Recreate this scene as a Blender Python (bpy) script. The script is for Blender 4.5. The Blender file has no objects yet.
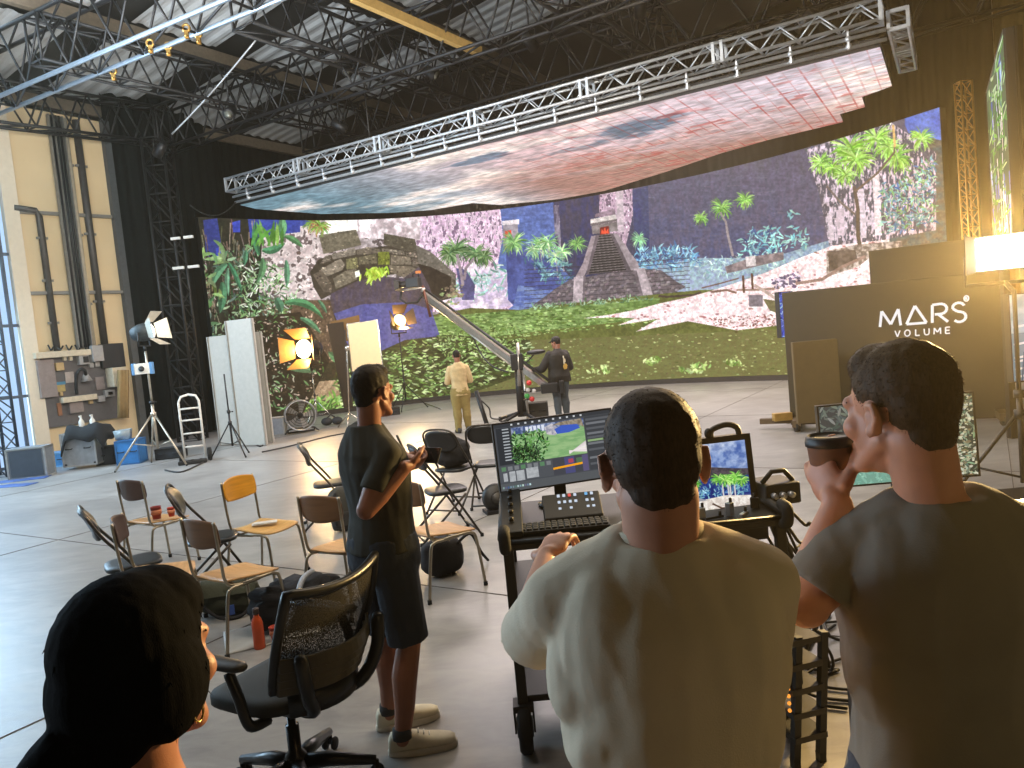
import bpy, math, random
import numpy as np
from mathutils import Vector as V, Matrix, Euler, noise as mnoise

random.seed(7); RNG = np.random.default_rng(11)
scene = bpy.context.scene
COL = scene.collection
PI = math.pi

# ------------------------------------------------------------------ camera
FOC = 760.0; PITCH = math.radians(3.84); ROLL = math.atan(.095); CAM = V((0, 0, 1.86))
_fw = V((0, math.cos(PITCH), -math.sin(PITCH))); _u0 = V((0, math.sin(PITCH), math.cos(PITCH))); _r0 = V((1, 0, 0))
_r = _r0*math.cos(ROLL) - _u0*math.sin(ROLL); _u = _r0*math.sin(ROLL) + _u0*math.cos(ROLL)
def ray(x, y): return _fw + _r*((x-512)/FOC) - _u*((y-384)/FOC)
def F(x, y, z=0.0):
    d = ray(x, y); return CAM + d*((z-CAM.z)/d.z)
def P(x, y, Y):
    d = ray(x, y); return CAM + d*(Y/d.y)
cd = bpy.data.cameras.new('camera'); cam = bpy.data.objects.new('camera', cd); COL.objects.link(cam)
cd.sensor_width = 36; cd.sensor_fit = 'HORIZONTAL'; cd.lens = 36*FOC/1024; cd.clip_end = 200; cd.clip_start = .05
cam.matrix_world = Matrix(((_r.x, _u.x, -_fw.x, CAM.x), (_r.y, _u.y, -_fw.y, CAM.y), (_r.z, _u.z, -_fw.z, CAM.z), (0, 0, 0, 1)))
scene.camera = cam
scene.view_settings.view_transform = 'Standard'; scene.view_settings.look = 'None'
scene.view_settings.gamma = 1; scene.view_settings.use_curve_mapping = False
scene.view_settings.exposure = 0.0

# ------------------------------------------------------------------ materials
def lin(c):
    c = c/255.0
    return c/12.92 if c <= .04045 else ((c+.055)/1.055)**2.4
def rgb(r, g, b): return (lin(r), lin(g), lin(b), 1)
MATS = {}
def mat(name, col, rough=.5, metal=0.0, var=.12, scale=12.0, bump=0.0, bscale=60.0, emit=None, estr=0.0, spec=.5, trans=0.0, stretch=None, sheen=0.0, alpha=1.0):
    if name in MATS: return MATS[name]
    m = bpy.data.materials.new(name); m.use_nodes = True
    nt = m.node_tree; b = nt.nodes['Principled BSDF']
    b.inputs['Roughness'].default_value = rough; b.inputs['Metallic'].default_value = metal
    b.inputs['Specular IOR Level'].default_value = spec
    if trans: b.inputs['Transmission Weight'].default_value = trans
    if alpha < 1: b.inputs['Alpha'].default_value = alpha
    if sheen: b.inputs['Sheen Weight'].default_value = sheen
    if var > 0 or bump > 0:
        tc = nt.nodes.new('ShaderNodeTexCoord'); vec = tc.outputs['Object']
        if stretch:
            mp = nt.nodes.new('ShaderNodeMapping'); mp.inputs['Scale'].default_value = stretch
            nt.links.new(vec, mp.inputs['Vector']); vec = mp.outputs['Vector']
    if var > 0:
        n = nt.nodes.new('ShaderNodeTexNoise'); n.inputs['Scale'].default_value = scale; n.inputs['Detail'].default_value = 5
        nt.links.new(vec, n.inputs['Vector'])
        r = nt.nodes.new('ShaderNodeValToRGB')
        lo = tuple(max(0, c*(1-var)) for c in col[:3])+(1,); hi = tuple(min(1, c*(1+var)) for c in col[:3])+(1,)
        r.color_ramp.elements[0].color = lo; r.color_ramp.elements[1].color = hi
        r.color_ramp.elements[0].position = .3; r.color_ramp.elements[1].position = .7
        nt.links.new(n.outputs['Fac'], r.inputs['Fac']); nt.links.new(r.outputs['Color'], b.inputs['Base Color'])
    else:
        b.inputs['Base Color'].default_value = col
    if bump > 0:
        n2 = nt.nodes.new('ShaderNodeTexNoise'); n2.inputs['Scale'].default_value = bscale; n2.inputs['Detail'].default_value = 3
        nt.links.new(vec, n2.inputs['Vector'])
        bp = nt.nodes.new('ShaderNodeBump'); bp.inputs['Strength'].default_value = bump; bp.inputs['Distance'].default_value = .01
        nt.links.new(n2.outputs['Fac'], bp.inputs['Height']); nt.links.new(bp.outputs['Normal'], b.inputs['Normal'])
    if emit:
        b.inputs['Emission Color'].default_value = emit; b.inputs['Emission Strength'].default_value = estr
    MATS[name] = m
    return m
def emat(name, col, s, sample=True):
    if name in MATS: return MATS[name]
    m = bpy.data.materials.new(name); m.use_nodes = True; nt = m.node_tree
    nt.nodes.clear(); o = nt.nodes.new('ShaderNodeOutputMaterial'); e = nt.nodes.new('ShaderNodeEmission')
    e.inputs[0].default_value = col; e.inputs[1].default_value = s
    nt.links.new(e.outputs[0], o.inputs[0])
    if not sample: m.cycles.emission_sampling = 'NONE'
    MATS[name] = m; return m

# ------------------------------------------------------------------ mesh builder
def frame(d):
    d = V(d).normalized(); a = V((0, 0, 1)) if abs(d.z) < .9 else V((1, 0, 0))
    x = a.cross(d).normalized(); return x, d.cross(x).normalized()
class MB:
    def __init__(s): s.v = []; s.f = []; s.sm = []; s.mi = []; s.m = 0; s.M = None
    def add(s, vs, fs, smooth=False):
        o = len(s.v)
        for p in vs:
            p = V(p); s.v.append((s.M @ p) if s.M else p)
        for f in fs: s.f.append([i+o for i in f]); s.sm.append(smooth); s.mi.append(s.m)
        return s
    def box(s, c, size, rot=None):
        x, y, z = size[0]/2, size[1]/2, size[2]/2
        vs = [V((a, b, d)) for a in (-x, x) for b in (-y, y) for d in (-z, z)]
        if rot is not None:
            R = Euler(rot).to_matrix() if not isinstance(rot, Matrix) else rot
            vs = [R @ v for v in vs]
        c = V(c)
        return s.add([v+c for v in vs], [(0, 1, 3, 2), (4, 6, 7, 5), (0, 4, 5, 1), (2, 3, 7, 6), (0, 2, 6, 4), (1, 5, 7, 3)])
    def obox(s, p0, p1, w, h, up=(0, 0, 1)):          # bar from p0 to p1, w across, h along up
        p0 = V(p0); p1 = V(p1); d = (p1-p0).normalized(); x = d.cross(V(up))
        if x.length < 1e-4: x = d.cross(V((0, 1, 0)))
        x.normalize(); y = x.cross(d)
        vs = [p + x*(a*w/2) + y*(b*h/2) for p in (p0, p1) for a, b in ((-1, -1), (1, -1), (1, 1), (-1, 1))]
        return s.add(vs, [(3, 2, 1, 0), (4, 5, 6, 7), (0, 1, 5, 4), (1, 2, 6, 5), (2, 3, 7, 6), (3, 0, 4, 7)])
    def tube(s, pts, r, n=8, cap=True, closed=False):
        pts = [V(p) for p in pts]; k = len(pts)
        rs = r if isinstance(r, (list, tuple)) else [r]*k
        vs = []; x = None
        for i, p in enumerate(pts):
            if closed: t = pts[(i+1) % k]-pts[i-1]
            else: t = pts[min(i+1, k-1)]-pts[max(i-1, 0)]
            t.normalize()
            if x is None: x, y = frame(t)
            else:
                x = x - t*x.dot(t)
                if x.length < 1e-5: x, y = frame(t)
                x.normalize(); y = t.cross(x)
            vs += [p + (x*math.cos(2*PI*j/n) + y*math.sin(2*PI*j/n))*rs[i] for j in range(n)]
        fs = [(i*n+j, i*n+(j+1) % n, (i+1)*n+(j+1) % n, (i+1)*n+j) for i in range(k-1) for j in range(n)]
        if closed: fs += [((k-1)*n+j, (k-1)*n+(j+1) % n, (j+1) % n, j) for j in range(n)]
        elif cap: fs += [tuple(reversed(range(n))), tuple(range((k-1)*n, k*n))]
        return s.add(vs, fs, True)
    def loft(s, rings, cap=True, closed=True, smooth=True):
        n = len(rings[0]); k = len(rings); vs = [p for r in rings for p in r]
        m = n if closed else n-1
        fs = [(i*n+j, i*n+(j+1) % n, (i+1)*n+(j+1) % n, (i+1)*n+j) for i in range(k-1) for j in range(m)]
        if cap and closed: fs += [tuple(reversed(range(n))), tuple(range((k-1)*n, k*n))]
        return s.add(vs, fs, smooth)
    def lathe(s, prof, c=(0, 0, 0), R=None, n=20, cap=True):
        c = V(c); rings = []
        for r, z in prof:
            ring = [V((r*math.cos(2*PI*j/n), r*math.sin(2*PI*j/n), z)) for j in range(n)]
            if R is not None: ring = [R @ p for p in ring]
            rings.append([p+c for p in ring])
        return s.loft(rings, cap)
    def ell(s, c, r, R=None, n=16, m=10):
        if not isinstance(r, (tuple, list)): r = (r, r, r)
        c = V(c); vs = []; fs = []
        def T(p):
            p = V((p[0]*r[0], p[1]*r[1], p[2]*r[2]))
            return (R @ p if R is not None else p)+c
        vs.append(T((0, 0, -1)))
        for i in range(1, m):
            a = -PI/2+PI*i/m
            for j in range(n):
                b = 2*PI*j/n; vs.append(T((math.cos(a)*math.cos(b), math.cos(a)*math.sin(b), math.sin(a))))
        vs.append(T((0, 0, 1))); L = len(vs)-1
        for j in range(n):
            fs.append((0, 1+(j+1) % n, 1+j)); fs.append((L, L-n+j, L-n+(j+1) % n))
        for i in range(m-2):
            for j in range(n):
                a = 1+i*n; fs.append((a+j, a+(j+1) % n, a+n+(j+1) % n, a+n+j))
        return s.add(vs, fs, True)
    def prism(s, poly, th, M=None, smooth=False):     # poly in local XZ plane, thickness along Y
        n = len(poly)
        vs = [V((x, -th/2, z)) for x, z in poly] + [V((x, th/2, z)) for x, z in poly]
        if M is not None: vs = [M @ v for v in vs]
        fs = [tuple(range(n)), tuple(reversed(range(n, 2*n)))] + [(i, i+n, (i+1) % n+n, (i+1) % n) for i in range(n)]
        return s.add(vs, fs, smooth)
    def capsule(s, a, b, ra, rb, n=14):
        a = V(a); b = V(b)
        s.tube([a, b], [ra, rb], n); s.ell(a, ra, n=n, m=8); s.ell(b, rb, n=n, m=8); return s
    def build(s, name, mats, parent=None, loc=None, bevel=0, seg=2):
        me = bpy.data.meshes.new(name); me.from_pydata([tuple(p) for p in s.v], [], s.f)
        for m in (mats if isinstance(mats, (list, tuple)) else [mats]): me.materials.append(m)
        me.polygons.foreach_set('use_smooth', s.sm); me.polygons.foreach_set('material_index', s.mi)
        me.update()
        o = bpy.data.objects.new(name, me); COL.objects.link(o)
        if parent: o.parent = parent
        if loc is not None: o.location = loc
        if bevel:
            b = o.modifiers.new('bevel', 'BEVEL'); b.width = bevel; b.segments = seg; b.limit_method = 'ANGLE'; b.angle_limit = math.radians(40)
        return o
def catmull(pts, k=6, closed=False):
    pts = [V(p) for p in pts]; out = []; n = len(pts)
    for i in range(n if closed else n-1):
        if closed: a, b, c, d = pts[i-1], pts[i], pts[(i+1) % n], pts[(i+2) % n]
        else: a, b, c, d = pts[max(i-1, 0)], pts[i], pts[i+1], pts[min(i+2, n-1)]
        for j in range(k):
            t = j/k
            out.append(.5*((2*b)+(c-a)*t+(2*a-5*b+4*c-d)*t*t+(3*b-a-3*c+d)*t**3))
    if not closed: out.append(pts[-1])
    return out
def thing(name, label, cat, loc=(0, 0, 0), rz=0.0, group=None):
    o = bpy.data.objects.new(name, None); COL.objects.link(o); o.location = loc; o.rotation_euler = (0, 0, rz)
    o.empty_display_size = .1
    return tag(o, label, cat, group)
def tag(o, label, cat, group=None, kind=None):
    o['label'] = label; o['category'] = cat
    if group: o['group'] = group
    if kind: o['kind'] = kind
    return o
def struct(o, label=None, cat=None):
    o['kind'] = 'structure'
    if label: o['label'] = label
    if cat: o['category'] = cat
    return o
def kids(o): return [c for c in COL.objects if c.parent == o]
def dup(root, loc, rz, label, group=None):
    r = root.copy(); COL.objects.link(r); r.location = loc; r.rotation_euler = (0, 0, rz); r['label'] = label
    if group: r['group'] = group
    def rec(a, b):
        for ch in kids(a):
            c = ch.copy(); COL.objects.link(c); c.parent = b; rec(ch, c)
    rec(root, r); return r
def Rz(a): return Matrix.Rotation(a, 3, 'Z')
def Rx(a): return Matrix.Rotation(a, 3, 'X')
def Ry(a): return Matrix.Rotation(a, 3, 'Y')

black_metal = mat('black_metal', rgb(28, 28, 30), .45, .3)
black_plastic = mat('black_plastic', rgb(22, 22, 24), .5)
dark_steel = mat('dark_steel', rgb(62, 60, 58), .45, .6)
silver = mat('silver_tube', rgb(205, 207, 210), .38, .55)
chrome = mat('chrome', rgb(205, 200, 190), .22, 1.0)
rubber = mat('rubber', rgb(18, 18, 18), .8)
white_paint = mat('white_paint', rgb(215, 212, 205), .5)
# ------------------------------------------------------------------ pictures shown on the LED wall, its ceiling and the monitors
def fbm(h, w, cell, oct=4, seed=0, ax=1.0):
    r = np.random.default_rng(seed); out = np.zeros((h, w)); amp = 1; tot = 0
    for o in range(oct):
        cy = max(1.5, cell/2**o); cx = max(1.5, cell*ax/2**o)
        gh = int(h/cy)+3; gw = int(w/cx)+3
        g = r.random((gh, gw)); y = np.arange(h)/cy; x = np.arange(w)/cx
        yi = y.astype(int); xi = x.astype(int); fy = (y-yi)[:, None]; fx = (x-xi)[None]
        fy = fy*fy*(3-2*fy); fx = fx*fx*(3-2*fx)
        out += amp*((g[yi][:, xi]*(1-fx)+g[yi][:, xi+1]*fx)*(1-fy)+(g[yi+1][:, xi]*(1-fx)+g[yi+1][:, xi+1]*fx)*fy)
        tot += amp; amp *= .55
    return out/tot
class Canvas:
    def __init__(s, x0, y0, x1, y1, k, col, seed=1):
        s.x0, s.y0, s.k = x0, y0, k; s.w = int((x1-x0)*k); s.h = int((y1-y0)*k)
        s.a = np.zeros((s.h, s.w, 3)); s.a[:] = np.array(col)/255
        q = max(1, k/2.4); s.n1 = fbm(s.h, s.w, 14*q, 4, seed); s.n2 = fbm(s.h, s.w, 40*q, 4, seed+1); s.n3 = fbm(s.h, s.w, 6*q, 3, seed+2)
        s.nv = fbm(s.h, s.w, 26*q, 4, seed+3, .35); s.nh = fbm(s.h, s.w, 5*q, 3, seed+4, 4.0)
        s.n4 = fbm(s.h, s.w, 5, 3, seed+5); s.nf = fbm(s.h, s.w, 11, 4, seed+6, .4); s.r = np.random.default_rng(seed)
    def mask(s, pts):
        p = [((x-s.x0)*s.k, (y-s.y0)*s.k) for x, y in pts]
        xs = [q[0] for q in p]; ys = [q[1] for q in p]
        xa, xb = max(0, int(min(xs))), min(s.w, int(max(xs))+2); ya, yb = max(0, int(min(ys))), min(s.h, int(max(ys))+2)
        if xa >= xb or ya >= yb: return None
        X = np.arange(xa, xb)[None]+.5; Y = np.arange(ya, yb)[:, None]+.5
        m = np.zeros((yb-ya, xb-xa), bool)
        for i in range(len(p)):
            (ax, ay), (bx, by) = p[i-1], p[i]
            if ay == by: continue
            m ^= ((ay > Y) != (by > Y)) & (X < (bx-ax)*(Y-ay)/(by-ay)+ax)
        return m, slice(ya, yb), slice(xa, xb)
    def poly(s, pts, col, col2=None, tex='n1', amp=.0, thr=None, dark=None, alpha=1.0, grad=None):
        q = s.mask(pts)
        if q is None: return
        m, sy, sx = q; c = np.zeros(m.shape+(3,)); c[:] = np.array(col)/255
        n = getattr(s, tex)[sy, sx]
        if grad is not None:
            t = np.linspace(0, 1, m.shape[0])[:, None, None]; c = c*(1-t)+np.array(grad)/255*t
        if col2 is not None:
            t = np.clip((n-.35)/.3, 0, 1)[..., None]; c = c*(1-t)+np.array(col2)/255*t
        if amp: c = c*(1+amp*(n[..., None]-.5)*2)
        if dark is not None:
            c[n < thr] = np.array(dark)/255
        v = s.a[sy, sx]; v[m] = v[m]*(1-alpha)+c[m]*alpha
    def stroke(s, pts, w, col, w2=None, alpha=1.0):
        w2 = w if w2 is None else w2; L = []; R = []; n = len(pts)
        for i, (x, y) in enumerate(pts):
            ax, ay = pts[max(0, i-1)]; bx, by = pts[min(n-1, i+1)]; d = math.hypot(bx-ax, by-ay) or 1
            nx, ny = -(by-ay)/d, (bx-ax)/d; ww = (w+(w2-w)*i/max(1, n-1))/2
            L.append((x+nx*ww, y+ny*ww)); R.append((x-nx*ww, y-ny*ww))
        s.poly(L+R[::-1], col, alpha=alpha)
    def leaf(s, x, y, ang, ln, wd, col, bend=0.0, rib=None):
        L = []; R = []; mid = []
        for i in range(7):
            t = i/6; a = ang+bend*t; px = x+ln*t*math.cos(a); py = y+ln*t*math.sin(a)
            w = wd*math.sin(PI*min(1, t*.92+.08))**.8/2; nx, ny = -math.sin(a), math.cos(a)
            L.append((px+nx*w, py+ny*w)); R.append((px-nx*w, py-ny*w)); mid.append((px, py))
        s.poly(L+R[::-1], col, amp=.12)
        if rib: s.poly(L+mid[::-1], rib)
    def cj(s, c, j=18): return tuple(np.clip(np.array(c)+s.r.normal(0, j)*np.array([1, 1, .9])+s.r.normal(0, j*.3, 3), 0, 255))
    def inpoly(s, pts, n):
        q = s.mask(pts); m, sy, sx = q; ys, xs = np.nonzero(m); i = s.r.integers(0, len(ys), n)
        return (xs[i]+sx.start)/s.k+s.x0, (ys[i]+sy.start)/s.k+s.y0
    def leaves(s, pts, n, cols, ln, wd, ang=(-PI, PI), bend=.6, rib=None):
        X, Y = s.inpoly(pts, n)
        o = np.argsort(Y) if n > 60 else range(n)
        for i in o:
            c = s.cj(cols[s.r.integers(len(cols))], 14); a = s.r.uniform(*ang); f = s.r.uniform(.6, 1.3)
            s.leaf(X[i], Y[i], a, ln*f, wd*f, c, s.r.uniform(-bend, bend), None if rib is None else tuple(np.array(c)*rib))
    def palm(s, x, y, r, cols, n=26, trunk=None, tcol=(140, 125, 120), tw=2):
        if trunk: s.stroke([(x, y)]+trunk, tw, tcol, tw*1.3)
        for i in range(int(n*2.2)):
            a = -PI/2+s.r.uniform(-2.7, 2.7); f = s.r.uniform(.55, 1.1)
            s.leaf(x+s.r.uniform(-1, 1), y+s.r.uniform(-1, 1), a, r*f, max(1.0, r*.085), s.cj(cols[s.r.integers(len(cols))], 16), s.r.uniform(.2, .8)*(1 if math.cos(a) > 0 else -1))
    def speck(s, pts, n, cols, rmin=.5, rmax=1.6, asp=1.5):
        X, Y = s.inpoly(pts, n)
        for i in range(n):
            r = s.r.uniform(rmin, rmax); k = 6; ph = s.r.uniform(0, 6)
            s.poly([(X[i]+r*asp*math.cos(ph+2*PI*j/k)*s.r.uniform(.6, 1.2), Y[i]+r*math.sin(ph+2*PI*j/k)*s.r.uniform(.6, 1.2)) for j in range(k)], s.cj(cols[s.r.integers(len(cols))], 10))
    def sample(s, px, py):
        x = np.clip((px-s.x0)*s.k-.5, 0, s.w-1.01); y = np.clip((py-s.y0)*s.k-.5, 0, s.h-1.01)
        xi = x.astype(int); yi = y.astype(int); fx = (x-xi)[..., None]; fy = (y-yi)[..., None]; a = s.a
        return (a[yi, xi]*(1-fx)+a[yi, xi+1]*fx)*(1-fy)+(a[yi+1, xi]*(1-fx)+a[yi+1, xi+1]*fx)*fy
def screen_mat(name, arr, strength=1.0, sample=True, gloss=True):     # arr: rows from the bottom up, sRGB 0..1
    h, w, _ = arr.shape
    im = bpy.data.images.new(name, w, h); px = np.ones((h, w, 4), np.float32); px[..., :3] = np.clip(arr, 0, 1)
    im.pixels.foreach_set(px.ravel()); im.update(); im.pack()
    m = bpy.data.materials.new(name); m.use_nodes = True; nt = m.node_tree; nt.nodes.clear()
    o = nt.nodes.new('ShaderNodeOutputMaterial'); e = nt.nodes.new('ShaderNodeEmission'); t = nt.nodes.new('ShaderNodeTexImage')
    t.image = im; t.extension = 'EXTEND'; e.inputs[1].default_value = strength
    nt.links.new(t.outputs[0], e.inputs[0])
    nt.links.new(e.outputs[0], o.inputs[0])
    if not sample: m.cycles.emission_sampling = 'NONE'
    return m
def proj_np(X, Y, Z):
    qx, qy, qz = X-CAM.x, Y-CAM.y, Z-CAM.z
    d = qx*_fw.x+qy*_fw.y+qz*_fw.z
    return 512+FOC*(qx*_r.x+qy*_r.y+qz*_r.z)/d, 384-FOC*(qx*_u.x+qy*_u.y+qz*_u.z)/d

def Z(o, s, pts): return [(o[0]+x/s, o[1]+y/s) for x, y in pts]
def paint_jungle():
    c = Canvas(170, 90, 985, 470, 2.4, (66, 66, 92), 5)
    sky = (52, 72, 158)
    c.poly([(170, 90), (520, 90), (520, 300), (170, 300)], (56, 72, 150), (72, 88, 162), 'n2'); c.poly([(318, 205), (430, 205), (440, 330), (310, 330)], (214, 200, 202), (150, 136, 136), 'n1', dark=(96, 84, 84), thr=.36)
    c.poly([(495, 190), (600, 190), (600, 300), (495, 320)], (66, 90, 160), (84, 108, 176), 'nh', grad=(96, 116, 180))
    # dark cliffs on the right
    c.poly([(553, 190), (604, 180), (606, 275), (575, 282), (556, 262)], (70, 66, 92), (48, 50, 92), 'nv', .25)
    c.poly([(553, 205), (559, 205), (561, 245), (556, 252)], (150, 140, 160), (70, 64, 90), 'nv')
    c.poly([(628, 170), (985, 60), (985, 300), (640, 290)], (104, 97, 101), (82, 78, 104), 'nv', .22, grad=(72, 82, 138))
    c.poly([(632, 190), (648, 186), (650, 262), (636, 262)], (66, 76, 120), (50, 56, 104), 'nv', .2)
    for i in range(90):
        x = c.r.uniform(640, 830); y = c.r.uniform(170, 262); c.stroke([(x, y), (x+c.r.uniform(6, 16), y+c.r.uniform(-2, 1))], .7, c.cj((112, 108, 128), 14), .3, .5)
    # pink cliff
    pk = [(400, 212), (500, 205), (503, 236), (498, 262), (506, 285), (520, 300), (505, 312), (430, 312), (428, 280), (400, 240)]
    c.poly(pk, (250, 228, 240), (196, 158, 188), 'nf', .1, dark=(124, 94, 124), thr=.385)
    c.speck(pk, 160, [(112, 84, 108), (245, 225, 238), (150, 108, 140), (250, 235, 245)], .5, 1.9, .6)
    c.poly([(470, 262), (506, 270), (522, 302), (470, 318), (440, 305)], (240, 222, 232), (190, 170, 200), 'n1')
    c.leaves([(440, 285), (505, 265), (510, 290), (445, 300)], 110, [(150, 190, 190), (190, 210, 205), (100, 150, 130)], 8, 1.6)
    c.poly([(456, 268), (466, 270), (475, 285), (474, 300), (462, 300)], (84, 80, 128), amp=.2)
    # far temple with fire, lagoon
    c.poly([(502, 221), (519, 219), (519, 224), (502, 225)], (225, 215, 220)); c.poly([(503, 225), (518, 224), (518, 244), (503, 246)], (150, 140, 150), amp=.2)
    c.poly([(505, 231), (511, 230), (512, 237), (505, 237)], (240, 60, 40))
    c.poly([(506, 250), (530, 245), (560, 268), (572, 300), (520, 312), (508, 300)], (58, 68, 132), (74, 88, 158), 'n2')
    c.poly([(518, 285), (545, 290), (575, 288), (560, 306), (512, 312)], (118, 140, 190), (80, 100, 170), 'nh')
    c.palm(514, 243, 15, [(110, 160, 90), (80, 140, 70), (160, 200, 120)], 30)
    for x, y, r in ((540, 246, 15), (548, 242, 13), (533, 250, 10), (562, 252, 12), (556, 258, 10)): c.palm(x, y, r, [(150, 200, 150), (120, 180, 130), (200, 220, 170), (110, 170, 90)], 26, [(x+2, y+20)], (150, 140, 150), 1)
    c.leaves([(520, 255), (570, 262), (572, 282), (545, 280)], 90, [(90, 140, 150), (130, 180, 180), (60, 100, 120)], 7, 1.5)
    c.palm(577, 244, 11, [(130, 180, 90), (90, 150, 80)], 22)
    # tower behind the temple
    tw = [(598, 170), (632, 170), (633, 215), (626, 245), (634, 260), (640, 275), (612, 275), (600, 230)]
    c.poly(tw, (226, 200, 216), (170, 138, 160), 'nf', .1, dark=(110, 86, 108), thr=.39); c.speck(tw, 120, [(120, 90, 115), (240, 225, 235)], .5, 1.6, .6)
    c.poly([(616, 178), (623, 176), (624, 232), (617, 232)], (196, 176, 186), amp=.15)
    # shrubs on the slope right of the temple
    c.poly([(634, 268), (700, 258), (770, 258), (830, 240), (830, 290), (640, 292)], (110, 140, 170), (150, 178, 188), 'n3', grad=(150, 158, 195))
    c.leaves([(636, 252), (690, 246), (700, 264), (642, 272)], 240, [(110, 170, 200), (150, 200, 215), (70, 110, 160), (90, 140, 180)], 7, 1.5)
    c.leaves([(690, 262), (780, 252), (790, 270), (690, 278)], 200, [(150, 190, 190), (120, 160, 175), (180, 205, 200)], 5, 1.2)
    c.leaves([(745, 232), (778, 228), (786, 256), (742, 258)], 130, [(110, 180, 190), (150, 210, 205), (60, 90, 140)], 7, 1.6)
    c.palm(639, 240, 10, [(110, 180, 130), (150, 200, 150)], 22)
    Tz = (510, 190); q = 5.483
    # temple
    base = Z(Tz, q, [(120, 660), (125, 630), (170, 600), (250, 540), (330, 490), (690, 430), (830, 440), (910, 500), (965, 530), (840, 595), (700, 615), (350, 640)])
    c.poly(base, (112, 100, 106), (86, 78, 86), 'n3', .2)
    for j in range(11):
        y = 262+j*4.2; c.stroke([(524, y+8), (600, y+3), (690, y-4)], .8, (58, 52, 60), alpha=.0 if y > 312 else .7)
    m = c.mask(base)
    for i in range(260):
        X, Y = c.inpoly(base, 1); c.poly([(X[0], Y[0]), (X[0]+c.r.uniform(1.5, 4), Y[0]-.4), (X[0]+3, Y[0]+1.6), (X[0], Y[0]+2)], c.cj((142, 128, 134), 16), alpha=.6)
    st = Z(Tz, q, [(488, 246), (552, 240), (642, 440), (432, 462)])
    c.poly(st, (84, 78, 80), amp=.1)
    for j in range(15):
        t = (j+.5)/15; y0 = 246+t*214; xl = 488-56*t; xr = 552+90*t; y1 = 240+t*200
        c.stroke(Z(Tz, q, [(xl, y0), (xr, y1)]), 1.0+.5*t, (34, 31, 35)); c.stroke(Z(Tz, q, [(xl, y0-5), (xr, y1-5)]), .6, (120, 112, 114))
    for pl, cl in (([(446, 252), (490, 246), (432, 420), (408, 470), (358, 478), (400, 400)], (150, 134, 140)), ([(470, 250), (490, 246), (432, 462), (415, 470)], (104, 92, 100)),
                   ([(350, 478), (412, 468), (405, 640), (344, 648)], (176, 160, 166)), ([(402, 470), (414, 468), (408, 638), (396, 642)], (110, 98, 106)),
                   ([(548, 236), (592, 240), (650, 330), (704, 400), (708, 440), (664, 442), (600, 330)], (150, 136, 142)), ([(548, 238), (566, 238), (664, 440), (640, 440)], (92, 82, 90)),
                   ([(678, 430), (738, 428), (792, 600), (724, 612)], (176, 160, 166)), ([(676, 440), (694, 440), (738, 606), (722, 612)], (108, 96, 104))):
        c.poly(Z(Tz, q, pl), cl, amp=.16)
    c.poly(Z(Tz, q, [(440, 160), (580, 133), (588, 168), (442, 197)]), (206, 196, 192), amp=.12)
    c.poly(Z(Tz, q, [(440, 184), (586, 158), (588, 170), (442, 197)]), (110, 100, 100))
    c.poly(Z(Tz, q, [(447, 197), (586, 172), (592, 224), (452, 242)]), (128, 118, 118), amp=.2)
    c.poly(Z(Tz, q, [(470, 130), (575, 100), (580, 133), (465, 150)]), (130, 108, 122), amp=.3)
    c.poly(Z(Tz, q, [(494, 206), (542, 196), (546, 240), (494, 246)]), (120, 24, 20)); c.poly(Z(Tz, q, [(498, 240), (504, 214), (512, 226), (520, 204), (530, 226), (538, 210), (542, 238)]), (255, 84, 50))
    # meadow
    c.poly([(405, 320), (470, 308), (520, 310), (545, 306), (640, 296), (700, 290), (985, 285), (985, 470), (330, 470), (330, 360)], (112, 124, 56), (90, 92, 44), 'n2', .18, grad=(116, 112, 60))
    c.poly([(420, 318), (560, 307), (660, 298), (655, 318), (420, 345)], (104, 136, 62), (124, 150, 84), 'nh', .15)
    c.leaves([(530, 306), (600, 300), (650, 296), (650, 301), (530, 311)], 130, [(120, 160, 120), (90, 120, 80), (160, 190, 150)], 4, 1.2, (-PI, 0))
    c.speck([(440, 315), (680, 305), (690, 320), (440, 345)], 900, [(140, 172, 92), (176, 200, 120), (80, 104, 44), (112, 140, 60)], .3, 1.0, 3)
    c.poly([(430, 345), (985, 320), (985, 470), (430, 470)], (132, 134, 76), (104, 96, 58), 'n4', alpha=.75); c.speck([(430, 345), (985, 320), (985, 470), (430, 470)], 3000, [(146, 152, 88), (190, 198, 128), (104, 94, 62), (128, 120, 74), (98, 104, 56), (160, 178, 108)], .25, .9, 2.4)
    for x, y in ((652, 362), (600, 372), (735, 364), (690, 372), (560, 368), (470, 372), (700, 368)): c.leaves([(x-9, y-3), (x+9, y-3), (x+9, y+3), (x-9, y+3)], 26, [(160, 190, 100), (200, 215, 140), (120, 150, 70)], 5, 2, (-PI, 0))
    # sandy path
    Pz = (600, 250); p = 5.12
    path = Z(Pz, p, [(-90, 350), (60, 330), (190, 305), (300, 275), (440, 245), (560, 212), (720, 160), (850, 115), (1024, 40), (1500, -140), (1900, -190), (1900, 320), (1024, 330), (930, 385), (700, 412), (560, 385), (450, 365), (185, 418), (300, 352), (90, 386), (180, 350), (80, 345)])
    c.poly(path, (252, 238, 236), (232, 200, 204), 'n3'); c.speck(path, 600, [(190, 130, 130), (250, 235, 235), (160, 110, 110), (225, 180, 180), (255, 245, 245)], .3, 1.3, 2)
    c.speck(Z(Pz, p, [(560, 350), (900, 330), (900, 390), (600, 400)]), 160, [(120, 70, 66), (160, 100, 96)], .3, .9, 1.6)
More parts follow.
